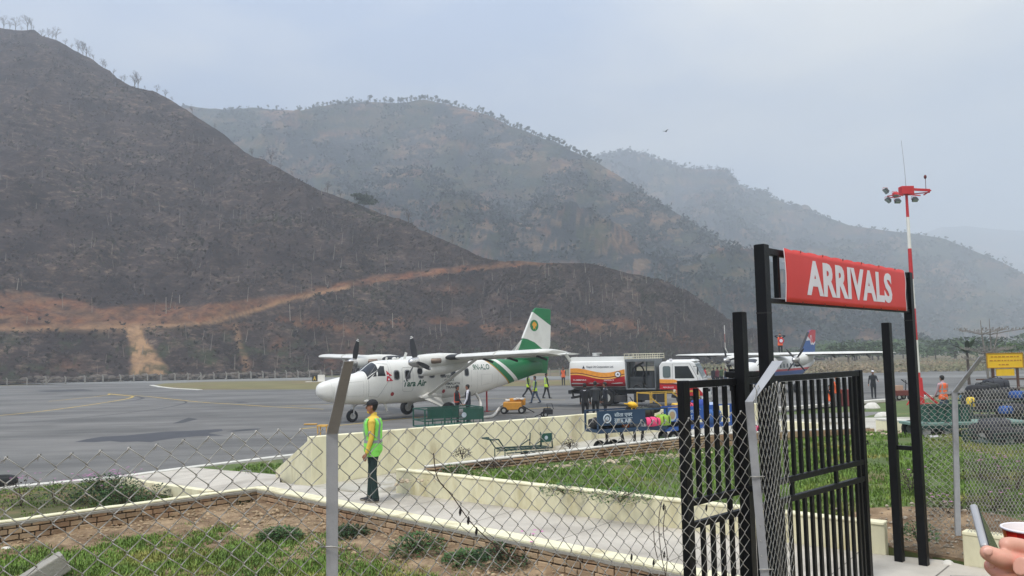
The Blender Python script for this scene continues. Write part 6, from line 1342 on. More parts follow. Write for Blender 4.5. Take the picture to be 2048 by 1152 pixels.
def person(label, loc, face, h=1.72, group=None, top=blackc, legs=blackc, shirt=None, vest=None, strips='none', hair=hairm, capm=None, stride=0.0, arms=((.1, 0), (.1, 0)), armpos=None, lean=0.0, vox=.022, hand_mat=skinm, head_turn=0, seat=False, fine=False, shoes=shoem, sole=None, sleeve=None, hipdrop=0, kneel=False, bulk=1.0):
    """standing or walking figure facing local +y; arms = (swing forward, out to side) radians per arm (left, right)"""
    t = thing('person', label, 'person', loc, face, group, scale=h/1.75)
    sx = Vector((1, 0, 0)); Z = Vector((0, 0, 1)); hipz = .92-hipdrop
    segs = []   # (rings, kind, p0, p1, r0, r1)
    def seg(kind, pts):   # pts: (center, rx, ry)
        rings = []
        for i, (c, a, b_) in enumerate(pts):
            c = Vector(c); nx_ = Vector(pts[min(i+1, len(pts)-1)][0])-Vector(pts[max(i-1, 0)][0]); rings.append(cap_ring(c, nx_, a, b_, sx))
        segs.append((rings, kind, [Vector(p[0]) for p in pts], [max(p[1], .5*(p[1]+p[2])) for p in pts]))
    L_ = Vector((0, math.sin(lean), 0))
    def tp(z, y=0): return (0, y+(z-hipz)*math.tan(lean), z)
    BK = lambda l: [(c, a*(1+(bulk-1)*.4), b_*bulk) for c, a, b_ in l]
    seg('torso', BK([(tp(hipz-.08), .10, .09), (tp(hipz-.02), .165, .115), (tp(hipz+.08), .160, .115), (tp(hipz+.2), .150, .110), (tp(hipz+.34, .01), .170, .120), (tp(hipz+.46, .0), .185, .118), (tp(hipz+.52, -.005), .165, .100), (tp(hipz+.56, -.01), .10, .075), (tp(hipz+.58, -.01), .055, .055)]))
    nz_ = hipz+.56; nk = Vector(tp(nz_, -.01)); hd = Vector(tp(hipz+.74, .02))
    seg('skin', [(nk-Z*.02, .058, .060), (nk+Z*.04, .053, .056), (nk+Z*.09, .052, .058)])
    # head as skull rings
    hr = [( -.115, .030, .030, .035), (-.10, .052, .055, .030), (-.06, .066, .078, .012), (-.01, .074, .092, .003), (.04, .078, .098, -.004), (.085, .070, .088, -.008), (.115, .045, .058, -.01), (.128, .015, .02, -.01)]
    hrot = Matrix.Rotation(head_turn, 3, 'Z')
    def hp(v): return hd+hrot @ Vector(v)
    segs.append(([[hp((rx_*math.cos(2*math.pi*k/14), yo+ry_*math.sin(2*math.pi*k/14), z)) for k in range(14)] for z, rx_, ry_, yo in hr], 'skin', [hp((0, 0, -.1)), hp((0, 0, .1))], [.08, .09]))
    sh = hipz+.50
    hands = []
    for s_, (sw, ou), i in ((-1, arms[0], 0), (1, arms[1], 1)):
        S = Vector((s_*.185, tp(sh)[1]-.005, sh-.01)); 
        if armpos and armpos[i]:
            Hh = Vector(armpos[i]); d = Hh-S; dist = min(d.length, .53); a_ = .28; mid = S+d.normalized()*dist/2; k = math.sqrt(max(.0, a_*a_-(dist/2)**2)); bend = Vector((s_*.6, -.5, -.7)); bend = (bend-d.normalized()*bend.dot(d.normalized())).normalized(); E = mid+bend*k; Hh = S+d.normalized()*dist
        else:
            d1 = Vector((s_*math.sin(ou), math.sin(sw)*math.cos(ou), -math.cos(sw)*math.cos(ou))); E = S+d1*.29; d2 = Vector((s_*math.sin(ou)*.6, math.sin(sw+.28), -math.cos(sw+.28))).normalized(); Hh = E+d2*.25
        seg('arm', [(S+Vector((-s_*.05, 0, .02)), .05, .06), (S, .062, .066), (S.lerp(E, .45), .050, .054), (E, .043, .045), (E.lerp(Hh, .4), .040, .041), (Hh, .033, .034)])
        hdv = (Hh-E).normalized(); 
        if fine:
            seg('hand', [(Hh-hdv*.03, .026, .022), (Hh+hdv*.02, .034, .018), (Hh+hdv*.075, .040, .018), (Hh+hdv*.095, .036, .014)])
            pd = hdv.cross(sx); pd = pd.normalized() if pd.length > .1 else Vector((0, 1, 0))
            for fi in range(4):
                off = Vector((0, 1, 0))*(fi-1.5)*.019; off = off-hdv*off.dot(hdv); ln_ = (.068, .078, .072, .056)[fi]; base_ = Hh+hdv*.088+off; cv = Vector((-s_*.45, 0, 0))
                d1 = (hdv+cv*.3).normalized(); d2 = (hdv+cv*1.2).normalized(); seg('hand', [(base_, .010, .010), (base_+d1*ln_*.5, .0095, .0095), (base_+d1*ln_*.5+d2*ln_*.5, .008, .008)])
            tb = Hh+hdv*.03+Vector((0, .03, 0)); seg('hand', [(tb, .013, .013), (tb+hdv*.035+Vector((0, .022, 0)), .011, .011), (tb+hdv*.065+Vector((-s_*.01, .025, 0)), .009, .009)])
        else:
            seg('hand', [(Hh-hdv*.02, .028, .026), (Hh+hdv*.04, .040, .024), (Hh+hdv*.10, .036, .022), (Hh+hdv*.15, .022, .018)]); tb = Hh+hdv*.04+Vector((0, .02, 0)); seg('hand', [(tb, .016, .016), (tb+hdv*.05+Vector((0, .03, 0)), .012, .012)])
        hands.append(Hh)
    for s_ in (-1, 1):
        a_ = stride*s_ ; H_ = Vector((s_*.09, 0, hipz-.02))
        if kneel:
            K = Vector((s_*.14, .32, hipz-.10)); A = Vector((s_*.13, .05, .08))
        elif seat: K = Vector((s_*.12, .42, hipz-.02)); A = Vector((s_*.12, .45, hipz-.44))
        else:
            K = Vector((s_*.10, math.sin(a_)*.43+.02, hipz-.43*math.cos(a_))); back = max(0, -a_); A = K+Vector((s_*.004, math.sin(a_*.8-back*.75)*.42, -.42*math.cos(a_*.8-back*.6))); 
            if A.z < .08 or not stride: A.z = .08
        seg('leg', [(H_+Vector((0, 0, .05)), .085, .095), (H_-Vector((0, 0, .04)), .092, .100), (H_.lerp(K, .5), .078, .086), (K, .062, .066), (K.lerp(A, .4), .058, .062), (A+Z*.03, .052, .060), (A-Z*.0, .054, .066)])
        seg('shoe', [(A+Vector((0, -.06, -.045)), .036, .033), (A+Vector((0, 0, -.035)), .044, .042), (A+Vector((0, .10, -.05)), .046, .030), (A+Vector((0, .17, -.055)), .036, .022), (A+Vector((0, .19, -.058)), .018, .014)])
    if fine:   # face: nose, brow, chin, ears
        seg('skin', [(hp((0, .085, .02)), .012, .012), (hp((0, .112, -.012)), .016, .014), (hp((0, .10, -.028)), .012, .01)]); seg('skin', [(hp((0, .085, -.055)), .026, .012), (hp((0, .094, -.052)), .022, .008)])
        seg('skin', [(hp((0, .078, -.095)), .022, .018), (hp((0, .088, -.09)), .014, .012)]); seg('skin', [(hp((-.035, .088, .028)), .012, .010), (hp((.035, .088, .028)), .012, .010)])
        for s_ in (-1, 1): seg('skin', [(hp((s_*.076, -.01, -.03)), .010, .016), (hp((s_*.086, -.014, .0)), .008, .022), (hp((s_*.084, -.01, .025)), .006, .014)])
    mb = MB()
    for rings, *_ in segs: mb.loft(rings)
    o = mb.build('body', skinm); rm = o.modifiers.new('r', 'REMESH'); rm.mode = 'VOXEL'; rm.voxel_size = vox; rm.use_smooth_shade = True; sm2 = o.modifiers.new('s', 'SMOOTH'); sm2.factor = .5; sm2.iterations = 2 if not fine else 1
    dg = bpy.context.evaluated_depsgraph_get(); me = bpy.data.meshes.new_from_object(o.evaluated_get(dg)); old = o.data; o.modifiers.clear(); o.data = me; bpy.data.meshes.remove(old); o.parent = t
    me.materials.clear(); slots = [skinm, shirt or top, sleeve or shirt or top, legs, shoes, sole or shoes, hand_mat]
    for m_ in slots: me.materials.append(m_)
    nv = len(me.vertices); co = np.empty(nv*3, np.float32); me.vertices.foreach_get('co', co); co = co.reshape(-1, 3); npoly = len(me.polygons); ce = np.empty(npoly*3, np.float32); me.polygons.foreach_get('center', ce); ce = ce.reshape(-1, 3)
    best = np.full(npoly, 9.0); lab = np.zeros(npoly, int); km = {'skin': 0, 'torso': 1, 'arm': 2, 'leg': 3, 'shoe': 4, 'hand': 6}
    for rings, kind, ps, rs__ in segs:
        for (a, b_, ra, rb_) in zip(ps, ps[1:], rs__, rs__[1:]):
            a, b_ = np.array(a), np.array(b_); ab = b_-a; tt = np.clip(((ce-a)@ab)/max(ab@ab, 1e-9), 0, 1); d = np.linalg.norm(ce-(a+tt[:, None]*ab), axis=1)/(ra+(rb_-ra)*tt); msk = d < best; best[msk] = d[msk]; lab[msk] = km[kind]
    lab[(lab == 1) & (ce[:, 2] < hipz-.01)] = 3
    lab[(lab == 4) & (ce[:, 2] < .022)] = 5
    me.polygons.foreach_set('material_index', lab.astype(np.int32)); me.polygons.foreach_set('use_smooth', np.ones(npoly, bool)); me.update()
    # clothing layers cut from the body surface
    nrm = np.empty(nv*3, np.float32); me.vertices.foreach_get('normal' if hasattr(me.vertices[0], 'normal') else 'co', nrm); nrm = nrm.reshape(-1, 3)
    def layer(name, sel, off, mats, mi=None, hem=0.0):
        idx = [p.index for p in me.polygons if sel[p.index]]
        used = {}; vs = []; fs = []; ms = []
        for k in idx:
            f = []
            for v in me.polygons[k].vertices:
                if v not in used: used[v] = len(vs); vs.append(co[v]+nrm[v]*off)
                f.append(used[v])
            fs.append(tuple(f)); ms.append(mi[k] if mi is not None else 0)
        if not fs: return
        b = MB(); b.v = [tuple(map(float, v)) for v in vs]; b.f = fs; b.m = ms; oo = b.build(name, mats, t, smooth=True); so_ = oo.modifiers.new('th', 'SOLIDIFY'); so_.thickness = .008; so_.offset = -1; return oo
    if vest is not None:
        x, y, z = ce[:, 0], ce[:, 1], ce[:, 2]; tors = ((lab == 1) | ((lab == 3) & (z > hipz-.14))) & (z > hipz-.12) & (z < hipz+.535) & (abs(x) < .195)
        tors &= ~((z > hipz+.30) & (y > 0) & (abs(x) < .05*(z-hipz-.30)/.2))
        mi = np.zeros(npoly, np.int32)
        if strips != 'none':
            mi[(abs(z-(hipz+.14)) < .026)] = 1; mi[(abs(abs(x)-.105) < .022) & (z > hipz+.14)] = 1
            if strips == 'double': mi[(abs(z-(hipz+.30)) < .022)] = 1
        layer('vest', tors, .018, [vest, strip_ if strips != 'orange' else orangec], mi)
    if capm is None and hair is not None:
        lc = (ce-np.array(hd))@np.array(hrot); sel = (lab == 0) & (lc[:, 2] > .03+.10*np.clip(lc[:, 1], -.1, .1)/.1*.5) & (lc[:, 2] > -.04); sel |= (lab == 0) & (lc[:, 1] < -.02) & (lc[:, 2] > -.07); layer('hair', sel & (ce[:, 2] > hd.z-.09), .010, [hair])
    if capm is not None:
        lc = (ce-np.array(hd))@np.array(hrot); sel = (lab == 0) & (lc[:, 2] > .035); cpo = layer('cap', sel, .013, [capm])
        b = MB(); pts = []
        for k in range(9): a = R(20+140*k/8); pts.append(hp((.072*math.cos(a), .03+.125*math.sin(a)+.01, .048-.018*math.sin(a))))
        top_ = [hp((.084*math.cos(R(20+140*k/8)), .03+.05*math.sin(R(20+140*k/8)), .060)) for k in range(9)]
        b.add(pts+top_, [(k, k+1, 10+k, 9+k) for k in range(8)]); bo_ = b.build('cap_peak', capm, t, smooth=True); so_ = bo_.modifiers.new('th', 'SOLIDIFY'); so_.thickness = .006
        if hair is not None: sel = (lab == 0) & (lc[:, 1] < -.025) & (lc[:, 2] > -.055) & (lc[:, 2] <= .04); layer('hair', sel, .007, [hair])
    t['hands'] = [list(h_) for h_ in hands]
    return t, me, hp, hd
FP = {}
def P2(u, v, z=0): p = G(u, v, z); return (p.x, p.y, z)
def facing(dx, dy): return math.atan2(dy, dx)-math.pi/2
# the guard on the path
g_, gme, ghp, ghd = person('young guard in black cap, lime safety vest and yellow shirt standing on the concrete path', P2(747, 1003, ZP+.004), R(90), h=1.73, bulk=1.28, group=None, top=yelc, shirt=yelc, legs=dgreenc, vest=limec, strips='single', capm=M('cap_black', (24, 24, 28), .8), arms=((.02, .10), (.08, .1)), vox=.0105, fine=True, sole=soleo, stride=.07)
b = MB()
for s_ in (-1, 1): b.ell(ghp((s_*.034, .083, .012)), (.012, .006, .006))
b.build('eye', hairm, g_)
b = MB(); 
nkp = Vector((0, -.005, .92+.555)); rings = [cap_ring(nkp+Vector((0, 0, dz)), Vector((0, .25, 1)), r_, r_*.95, Vector((1, 0, 0)), 20) for dz, r_ in ((-.03, .070), (.0, .058), (.022, .060), (.012, .068), (-.015, .076))]; b.loft(rings, caps=False); b.build('shirt_collar', yelc, g_, smooth=True)
# marshallers in yellow-green vests
person('ground worker in yellow-green vest striding beneath the green tail', P2(1057, 797), facing(1, -.2), 1.76, 'ground crew in yellow-green vests', top=blackc, legs=blackc, vest=limey, strips='single', stride=.42)
person('ground worker in yellow-green vest and jeans walking between the other two', P2(1071, 807), facing(-1, -.15), 1.72, 'ground crew in yellow-green vests', top=jeanc, legs=jeanc, vest=limey, strips='single', stride=.30)
person('ground worker in yellow-green vest nearest to the fuel truck, walking right', P2(1093, 797), facing(.9, .3), 1.76, 'ground crew in yellow-green vests', top=blackc, legs=blackc, vest=limey, strips='single', stride=.22)
person('distant worker in orange vest standing just left of the fuel truck', P2(1127, 771), facing(-.2, -1), 1.78, None, top=blackc, legs=blackc, vest=orangec, strips='none', arms=((.4, .2), (.5, .1)), vox=.03)
person('man in black jacket with orange reflective straps talking beside the tail', (P(914, 800, 38).x, 38, 0), facing(1, .05), 1.74, None, top=blackc, legs=blackc, arms=((.1, .1), (.3, .05)))
person('man in dark waistcoat and white sleeves facing the man with orange straps', (P(936, 800, 38).x, 38, 0), facing(-1, .05), 1.76, None, top=whitec, shirt=whitec, legs=navyc, vest=navyc, arms=((.15, .05), (.1, .1)))
# straps for the jacket
jt = [o for o in C.objects if o.get('label', '').startswith('man in black jacket with orange')][0]; b = MB()
for s_ in (-1, 1): b.tube([(s_*.10, .09, 1.42), (s_*.09, .135, 1.25), (s_*.085, .13, 1.0)], .016, 6)
for s_ in (-1, 1): b.tube([(s_*.11, -.11, 1.42), (s_*.09, -.125, 1.2), (s_*.10, -.12, .98)], .016, 6)
b.tube([(.178*math.cos(a), .128*math.sin(a), 1.0) for a in [k*.45 for k in range(14)]], .016, 6, closed=True); b.build('reflective_strap', M('strap_orange', (232, 96, 70), .6), jt)
for u, y, f, lab, tp_ in ((1170, 37.6, (.25, 1), 'man in black coat with a white scarf, leftmost of three beside the fuel truck', blackc), (1191, 38, (-.1, 1), 'man in charcoal leather jacket between the other two, back turned', M('cloth_charcoal', (44, 46, 50), .6, var=.2, vs=5)), (1211, 38.4, (-1, .35), 'man in navy suit and white collar turned to the other two', navyc)):
    tt, *_ = person(lab, (P(u, 800, y).x, y, 0), facing(*f), 1.74 if u != 1191 else 1.80, 'three men talking beside the fuel truck', top=tp_, legs=blackc, arms=((.12, .12), (.12, .12)), stride=.05)
    if u != 1191: b = MB(); b.tube([(.085*math.cos(a), -.01+.08*math.sin(a), 1.455+.02*math.sin(a)) for a in [k*.5 for k in range(12)]], .022, 8, closed=True); b.build('scarf' if u < 1180 else 'collar', whitec, tt, smooth=True)
person('driver in pale vest sitting behind the open window of the fuel truck cab', tuple((TR_.matrix_basis if True else None) @ Vector((7.0, -.98, 1.02)))[:3] if False else (0, 0, 0), 0, 1.7, None, top=M('cloth_olive', (70, 90, 60), .8), legs=blackc, vest=M('vest_pale_green', (120, 150, 70), .8), seat=True, arms=((.8, .1), (.8, .1)), vox=.03)
drv = [o for o in C.objects if o.get('label', '').startswith('driver in pale')][0]
mw = Matrix.Translation(TR_.location) @ Matrix.Rotation(R(-21), 4, 'Z'); drv.location = mw @ Vector((6.92, -.70, .62)); drv.rotation_euler = (0, 0, R(-21)-math.pi/2)
person('man in orange vest kneeling on the wing of the propeller plane', (P(1561, 700, 59).x, 59, P(1561, 711, 59).z), facing(-.3, -1), 1.62, None, top=navyc, legs=blackc, vest=orangec, vox=.03, arms=((1.6, .2), (1.6, .2)), armpos=((-.16, .10, 1.60), (.16, .10, 1.60)))
wp = [o for o in C.objects if o.get('label', '').startswith('man in orange vest kneeling')][0]; wp['label'] = 'man in orange vest standing on the far plane wing, round board over his head'
q = P(1562, 681.5, 58.7); b = MB(); b.disc((q.x, q.y, q.z), (-.05, -1, .0), .22, .03, 20); o = b.build('signal_board', redc); tag(o, 'small round red and white board held above the man on the wing', 'board'); b = MB(); b.disc((q.x, q.y-.03, q.z), (-.05, -1, 0), .12, .01, 16); bb_ = b.build('board_centre', whitec, o)
person('man in black jacket and white cap standing alone on the tarmac beyond the gate', P2(1748, 797), facing(-.3, -1), 1.72, None, top=blackc, legs=blackc, capm=whitec, arms=((.9, .1), (.2, .25)), stride=.1)
person('man in orange vest, pinkish sleeves and jeans standing behind the green flat trolley', (P(1887, 800, 33).x, 33, P(1887, 838, 33).z), facing(-.25, 1), 1.74, None, top=pinkc, shirt=pinkc, legs=jeanc, vest=orangec, strips='double', arms=((.3, .1), (.1, .05)))
person('worker in orange vest bending beside the luggage box beyond the gate bars', P2(1677, 815), facing(-.6, -.8), 1.66, 'workers seen through the gate bars', top=M('cloth_grey', (110, 110, 108), .8), legs=M('cloth_grey', (110, 110, 108)), vest=orangec, lean=.25, arms=((.7, .1), (.7, .1)), vox=.03)
person('worker in bright orange vest crouching left of the bending one', P2(1661, 812), facing(.5, -.6), 1.6, 'workers seen through the gate bars', top=blackc, legs=blackc, vest=orangec, kneel=True, hipdrop=.5, vox=.03, arms=((.6, .1), (.6, .1)))
person('person in red top walking beyond the fuel truck cab', P2(1411, 775), facing(1, 0), 1.7, None, top=redc, legs=blackc, stride=.2, vox=.035)
cc = [(blackc, navyc), (M('cloth_maroon', (92, 40, 50), .8), blackc), (M('cloth_olive', (70, 90, 60)), blackc), (navyc, jeanc), (M('cloth_grey', (110, 110, 108)), blackc)]
for i, (u, v, lab) in enumerate(((1428, 773, 'dark-dressed passenger left in the far group behind the truck'), (1436, 774, 'passenger in maroon jacket in the far group'), (1444, 773, 'passenger in olive jacket in the far group'), (1452, 775, 'passenger in navy at the right of the far group'), (1460, 773, 'grey-dressed passenger beside the short black post'))):
    person(lab, P2(u, v), R(20*i), 1.66+.03*(i % 3), 'passengers waiting beyond the fuel truck', top=cc[i][0], legs=cc[i][1], vox=.04)
for t_ in list(C.objects):
    if 'hands' in t_.keys(): del t_['hands']
# ================================================================ CARTS, LUGGAGE, SIGNS, TREES AT THE RIGHT
cartg = M('cart_green', (26, 78, 64), .55, var=.15, vs=4, col2=(40, 66, 52), two=(.6, .75, 5)); cartb = M('cart_blue', (30, 58, 84), .55, var=.12, vs=4); cartb2 = M('cart_bright_blue', (34, 84, 160), .5, var=.1, vs=4); yelf = M('frame_yellow', (196, 158, 62), .6, var=.15, vs=6)
emb = M('emblem_pale', (176, 188, 196), .6)
# green mesh-sided bin cart in front of the airliner
p = P(850, 850, 32.4); q = P(966, 850, 33.6); d = Vector((q.x-p.x, q.y-p.y, 0)); Lb = d.length; t = thing('baggage_bin', 'open green metal baggage cart with solid upper panels in front of the airliner wheels', 'cart', (p.x, p.y, 0), math.atan2(d.y, d.x))
H_ = P(905, 817, 33).z; Wd = 1.3
b = MB()
for x in (0, Lb/3, Lb*2/3, Lb):
    for y in (0, Wd): b.beam((x, y, .3), (x, y, H_), .05)
for z in (.3, H_*.55, H_): 
    for y in (0, Wd): b.beam((0, y, z), (Lb, y, z), .045)
    for x in (0, Lb): b.beam((x, 0, z), (x, Wd, z), .045)
for k in range(9): b.beam((Lb*(k+.5)/9, 0, .3), (Lb*(k+.5)/9, 0, H_*.55), .022)
b.build('frame', cartg, t)
b = MB(); b.box((Lb*.82, -.03, H_-.26), (Lb*.34, .02, .46)); b.box((Lb*.52, Wd+.02, H_-.24), (Lb*.55, .02, .42)); b.box((Lb/2, Wd/2, .3), (Lb, Wd, .04)); b.build('side_panel', cartg, t)
b = MB(); b.disc((Lb*.66, -.05, H_-.28), (0, 1, 0), .11, .01, 14); b.build('emblem', emb, t)
for x in (.4, Lb-.4):
    for y in (.15, Wd-.15): wheel(t, (x, y, .16), .16, .09, 1)
# small tubular handcart in the lane, with raised back plate
hz_ = .62; hc0 = P(1010, 905, 18.2); hc1 = P(1105, 898, 18.8); d = Vector((hc1.x-hc0.x, hc1.y-hc0.y, 0)); Lh = d.length
t = thing('hand_cart', 'low dark green tubular handcart with an upright back plate standing in the lane', 'cart', (hc0.x, hc0.y, 0), math.atan2(d.y, d.x)); zb = hc0.z
dk = M('cart_dark_green', (28, 58, 52), .55, var=.15, vs=5)
b = MB()
for y in (0, .5):
    b.tube([(-.32, y, zb+.30), (-.16, y, zb+.30), (.02, y, zb+.05), (Lh, y, zb+.02)], .018, 8); b.tube([(0, y, zb+.04), (.0, y, hz_)], .015, 6); b.tube([(Lh, y, zb+.02), (Lh-.02, y, zb+.34)], .018, 6); b.tube([(Lh-.32, y, zb+.06), (Lh-.30, y, zb+.34)], .016, 6)
    b.tube([(.05, y, zb-.02), (Lh-.1, y, zb-.03)], .014, 6); b.tube([(Lh-.62, y, zb+.04), (Lh-.30, y, zb+.20)], .014, 6)
for k in range(10): x = .05+k*(Lh-.1)/9; b.tube([(x, 0, zb+.03), (x, .5, zb+.03)], .013, 6)
b.tube([(-.32, 0, zb+.30), (-.32, .5, zb+.30)], .018, 6); b.build('frame', dk, t, smooth=True)
b = MB(); b.box((Lh-.16, .0, zb+.26), (.32, .015, .20)); b.build('back_plate', cartg, t); b = MB(); b.disc((Lh-.17, -.014, zb+.26), (0, 1, 0), .045, .005, 12); b.build('emblem', emb, t)
wheel(t, (Lh*.62, .06, hz_+.16), .16, .06); wheel(t, (Lh*.62, .44, hz_+.16), .16, .06)
# ---- bags
BM = {}
def bagm(n_, c): return M('bag_'+n_, c, .75, var=.12, vs=5, bump=.3, bs=16)
def bag(label, loc, size, col, rz=0.0, kind='duffel', tilt=0.0, group=None, acc=None):
    t = thing('bag', label, 'bag', loc, rz, group); m = bagm(*col); w_, d_, h_ = size; n = 16
    b = MB()
    if kind == 'duffel':
        rings = [[Vector((x, d_/2*s_*math.copysign(abs(math.cos(a))**.7, math.cos(a)), h_/2+h_/2*s_*math.copysign(abs(math.sin(a))**.7, math.sin(a))*(1+.06*math.sin(5*a+x*9)))) for a in [2*math.pi*k/n for k in range(n)]] for x, s_ in ((-w_/2, .55), (-w_*.47, .86), (-w_*.3, 1), (0, 1.03), (w_*.3, 1), (w_*.47, .86), (w_/2, .55))]
    else:
        rings = [[Vector((w_/2*s_*math.copysign(abs(math.cos(a))**.6, math.cos(a)), d_/2*s_*math.copysign(abs(math.sin(a))**.6, math.sin(a)), z)) for a in [2*math.pi*k/n for k in range(n)]] for z, s_ in ((0, .8), (h_*.06, .97), (h_*.4, 1.02), (h_*.75, .96), (h_*.93, .8), (h_, .45))]
    b.loft(rings); b.build('bag_body', m, t, smooth=True, angle=60)
    s2 = MB(); 
    for x in (-w_*.22, w_*.22): s2.tube([Vector((x, -d_*.53*math.cos(a), h_/2+h_*.535*math.sin(a))) for a in [math.pi*(k/10)-.6 for k in range(13)]] if kind == 'duffel' else [Vector((x, -d_*.52, h_*.15)), Vector((x, -d_*.535, h_*.5)), Vector((x, -d_*.48, h_*.85))], .012, 5)
    s2.build('strap', acc or blackc, t)
    b = MB(); b.tube([(-w_*.14, 0, h_*.97), (-w_*.08, 0, h_*1.12), (w_*.08, 0, h_*1.12), (w_*.14, 0, h_*.97)], .010, 5); b.build('handle', acc or blackc, t)
    t.rotation_euler = (tilt, 0, rz); return t
# ---- blue airline trolleys full of luggage
def trolley(name, label, u0, u1, Yc0, Yc1, vtop, vbot, mat, board_h, title1=None, title2=None, boardf=(0, 1), wheels=True):
    p = P(u0, vtop, Yc0); q = P(u1, vtop, Yc1); d = Vector((q.x-p.x, q.y-p.y, 0)); L_ = d.length; zt = p.z; zb = P(u0, vbot, Yc0).z
    g0 = lane_z(p.x); t = thing(name, label, 'trolley', (p.x, p.y, g0), math.atan2(d.y, d.x)); zt -= g0; zb -= g0; W_ = .6
    b = MB(); b.box((L_/2, W_/2, zb+.03), (L_, W_, .07)); b.box((L_/2, -.0, zb+.03), (L_, .04, .10)); b.build('deck', mat, t)
    b = MB()
    for x in (0.02, L_-.02):
        for y in (0, W_): b.beam((x, y, zb), (x, y, zt), .04)
    for y in (0, W_): b.beam((0, y, zt), (L_, y, zt), .035); 
    b.beam((L_, 0, zb+.2), (L_, W_, zb+.2), .03)
    b.build('frame', mat, t)
    b = MB(); b.box((L_*(boardf[0]+boardf[1])/2, -.03, zt-board_h/2), (L_*(boardf[1]-boardf[0]), .02, board_h)); bd_ = b.build('board', mat, t)
    if wheels:
        for x in (L_*.16, L_*.36, ):
            wheel(t, (x, .12, .17), .17, .08); wheel(t, (x, W_-.12, .17), .17, .08)
        b = MB(); b.beam((L_*.16, .12, zb), (L_*.16, .12, .17), .05); b.beam((L_*.36, .12, zb), (L_*.40, .12, .17), .06); b.beam((L_*.55, .12, zb), (L_*.55, .12, .02), .05); b.beam((L_*.70, .2, zb), (L_*.66, .2, .02), .05); b.build('undercarriage', chass, t)
    return t, L_, zt, zb, bd_
t, L1, zt1, zb1, bd1 = trolley('luggage_trolley', 'dark blue airline trolley lettered Sita Air and loaded with bags beside the cream wall', 1194, 1335, 19.7, 20.6, 824, 866, cartb, .34, boardf=(0, .66))
DEV = lambda s_: s_
lettering('hindi_title', 'सीता एयर', (.47, -.042, zt1-.16), (1, 0, 0), (0, 0, 1), .52, .13, emb, bd1, bold=.02, depth=.004); lettering('title', 'SITA AIR', (.47, -.042, zt1-.30), (1, 0, 0), (0, 0, 1), .50, .10, emb, bd1, bold=.03, depth=.004)
b = MB(); b.box((.73, -.043, zt1-.185), (.54, .004, .012)); b.build('title_rule', emb, bd1)
def round_emblem(par, x, z, r_):
    b = MB(); b.tube([(x+r_*math.cos(a), -.044, z+r_*math.sin(a)) for a in [k*.3927 for k in range(16)]], .018, 6, closed=True); b.build('emblem_ring', emb, par); b = MB(); b.disc((x, -.045, z), (0, 1, 0), r_*.55, .006, 14); b.build('emblem_centre', emb, par)
round_emblem(bd1, .26, zt1-.17, .10)
bt1 = t; W1 = t.matrix_basis.copy() if False else Matrix.Translation(t.location) @ Matrix.Rotation(t.rotation_euler[2], 4, 'Z')
def on1(x, y, z): return tuple(W1 @ Vector((x, y, z)))
r1 = t.rotation_euler[2]; z0 = zb1+.07
grp = 'bags on the dark blue trolley'
bag('black holdall at the left end of the dark blue trolley under the board', on1(.28, .35, z0), (.5, .4, .26), ('black', (30, 30, 34)), r1, group=grp); bag('black suitcase next to the orange bag below the lettered board', on1(.68, .3, z0), (.34, .3, .26), ('black', (30, 30, 34)), r1, 'case', group=grp)
bag('orange upright bag peeping out below the lettered board', on1(.93, .2, z0), (.14, .3, .27), ('orange', (206, 104, 48)), r1, 'case', group=grp); bag('grey rucksack beside the orange bag', on1(1.12, .15, z0), (.34, .3, .25), ('grey', (110, 112, 118)), r1, group=grp)
bag('white and black striped bag between grey rucksack and pink bag', on1(1.36, .12, z0), (.2, .3, .25), ('stripe', (190, 190, 196)), r1, 'case', group=grp); bag('bright pink holdall low at the middle of the luggage heap', on1(1.62, .05, z0-.0), (.42, .3, .23), ('pink', (236, 72, 124)), r1, group=grp)
bag('black and yellow helmet-shaped pack with a yellow brim on top of the heap', on1(1.22, .35, z0+.27), (.26, .26, .24), ('blackyellow', (44, 42, 40)), r1, 'case', group=grp, acc=M('strap_yellow', (232, 188, 60), .6))
b = MB(); b.ell((0, 0, 0), (.125, .13, .085), 14, 8); b.box((-.13, 0, -.02), (.14, .16, .02)); o = b.build('cap', M('cap_yellow', (238, 186, 40), .6, var=.08, vs=6), smooth=True, angle=50); o.location = on1(1.22, .28, z0+.54); o.rotation_euler = (0, .3, r1); tag(o, 'yellow cap lying on the highest bag of the luggage heap', 'cap')
bag('olive black duffel on top behind the pink bag', on1(1.62, .38, z0+.20), (.5, .36, .26), ('olive', (54, 58, 46)), r1, group=grp); bag('round dark duffel topmost to the right of the olive one', on1(1.95, .4, z0+.30), (.34, .3, .24), ('dark', (42, 44, 44)), r1+.6, group=grp)
bag('light green rucksack with dark straps at the right of the pink bag', on1(2.02, .1, z0), (.38, .3, .28), ('lime', (150, 190, 70)), r1, 'case', group=grp); bag('navy striped bag behind the pink bag', on1(1.42, .42, z0+.08), (.36, .3, .24), ('navy', (52, 60, 84)), r1, group=grp)
t, L2, zt2_, zb2, bd2 = trolley('luggage_trolley', 'bright blue airline trolley with white lettering partly behind the left gate stile', 1328, 1462, 20.8, 22.2, 818, 862, cartb2, .34, boardf=(0, .72))
lettering('hindi_title', 'एयर प्रा. लि.', (.52, -.042, zt2_-.17), (1, 0, 0), (0, 0, 1), .78, .12, emb, bd2, bold=.02, depth=.004); lettering('title', 'AIR PVT. LTD.', (.52, -.042, zt2_-.30), (1, 0, 0), (0, 0, 1), .78, .09, emb, bd2, bold=.03, depth=.004)
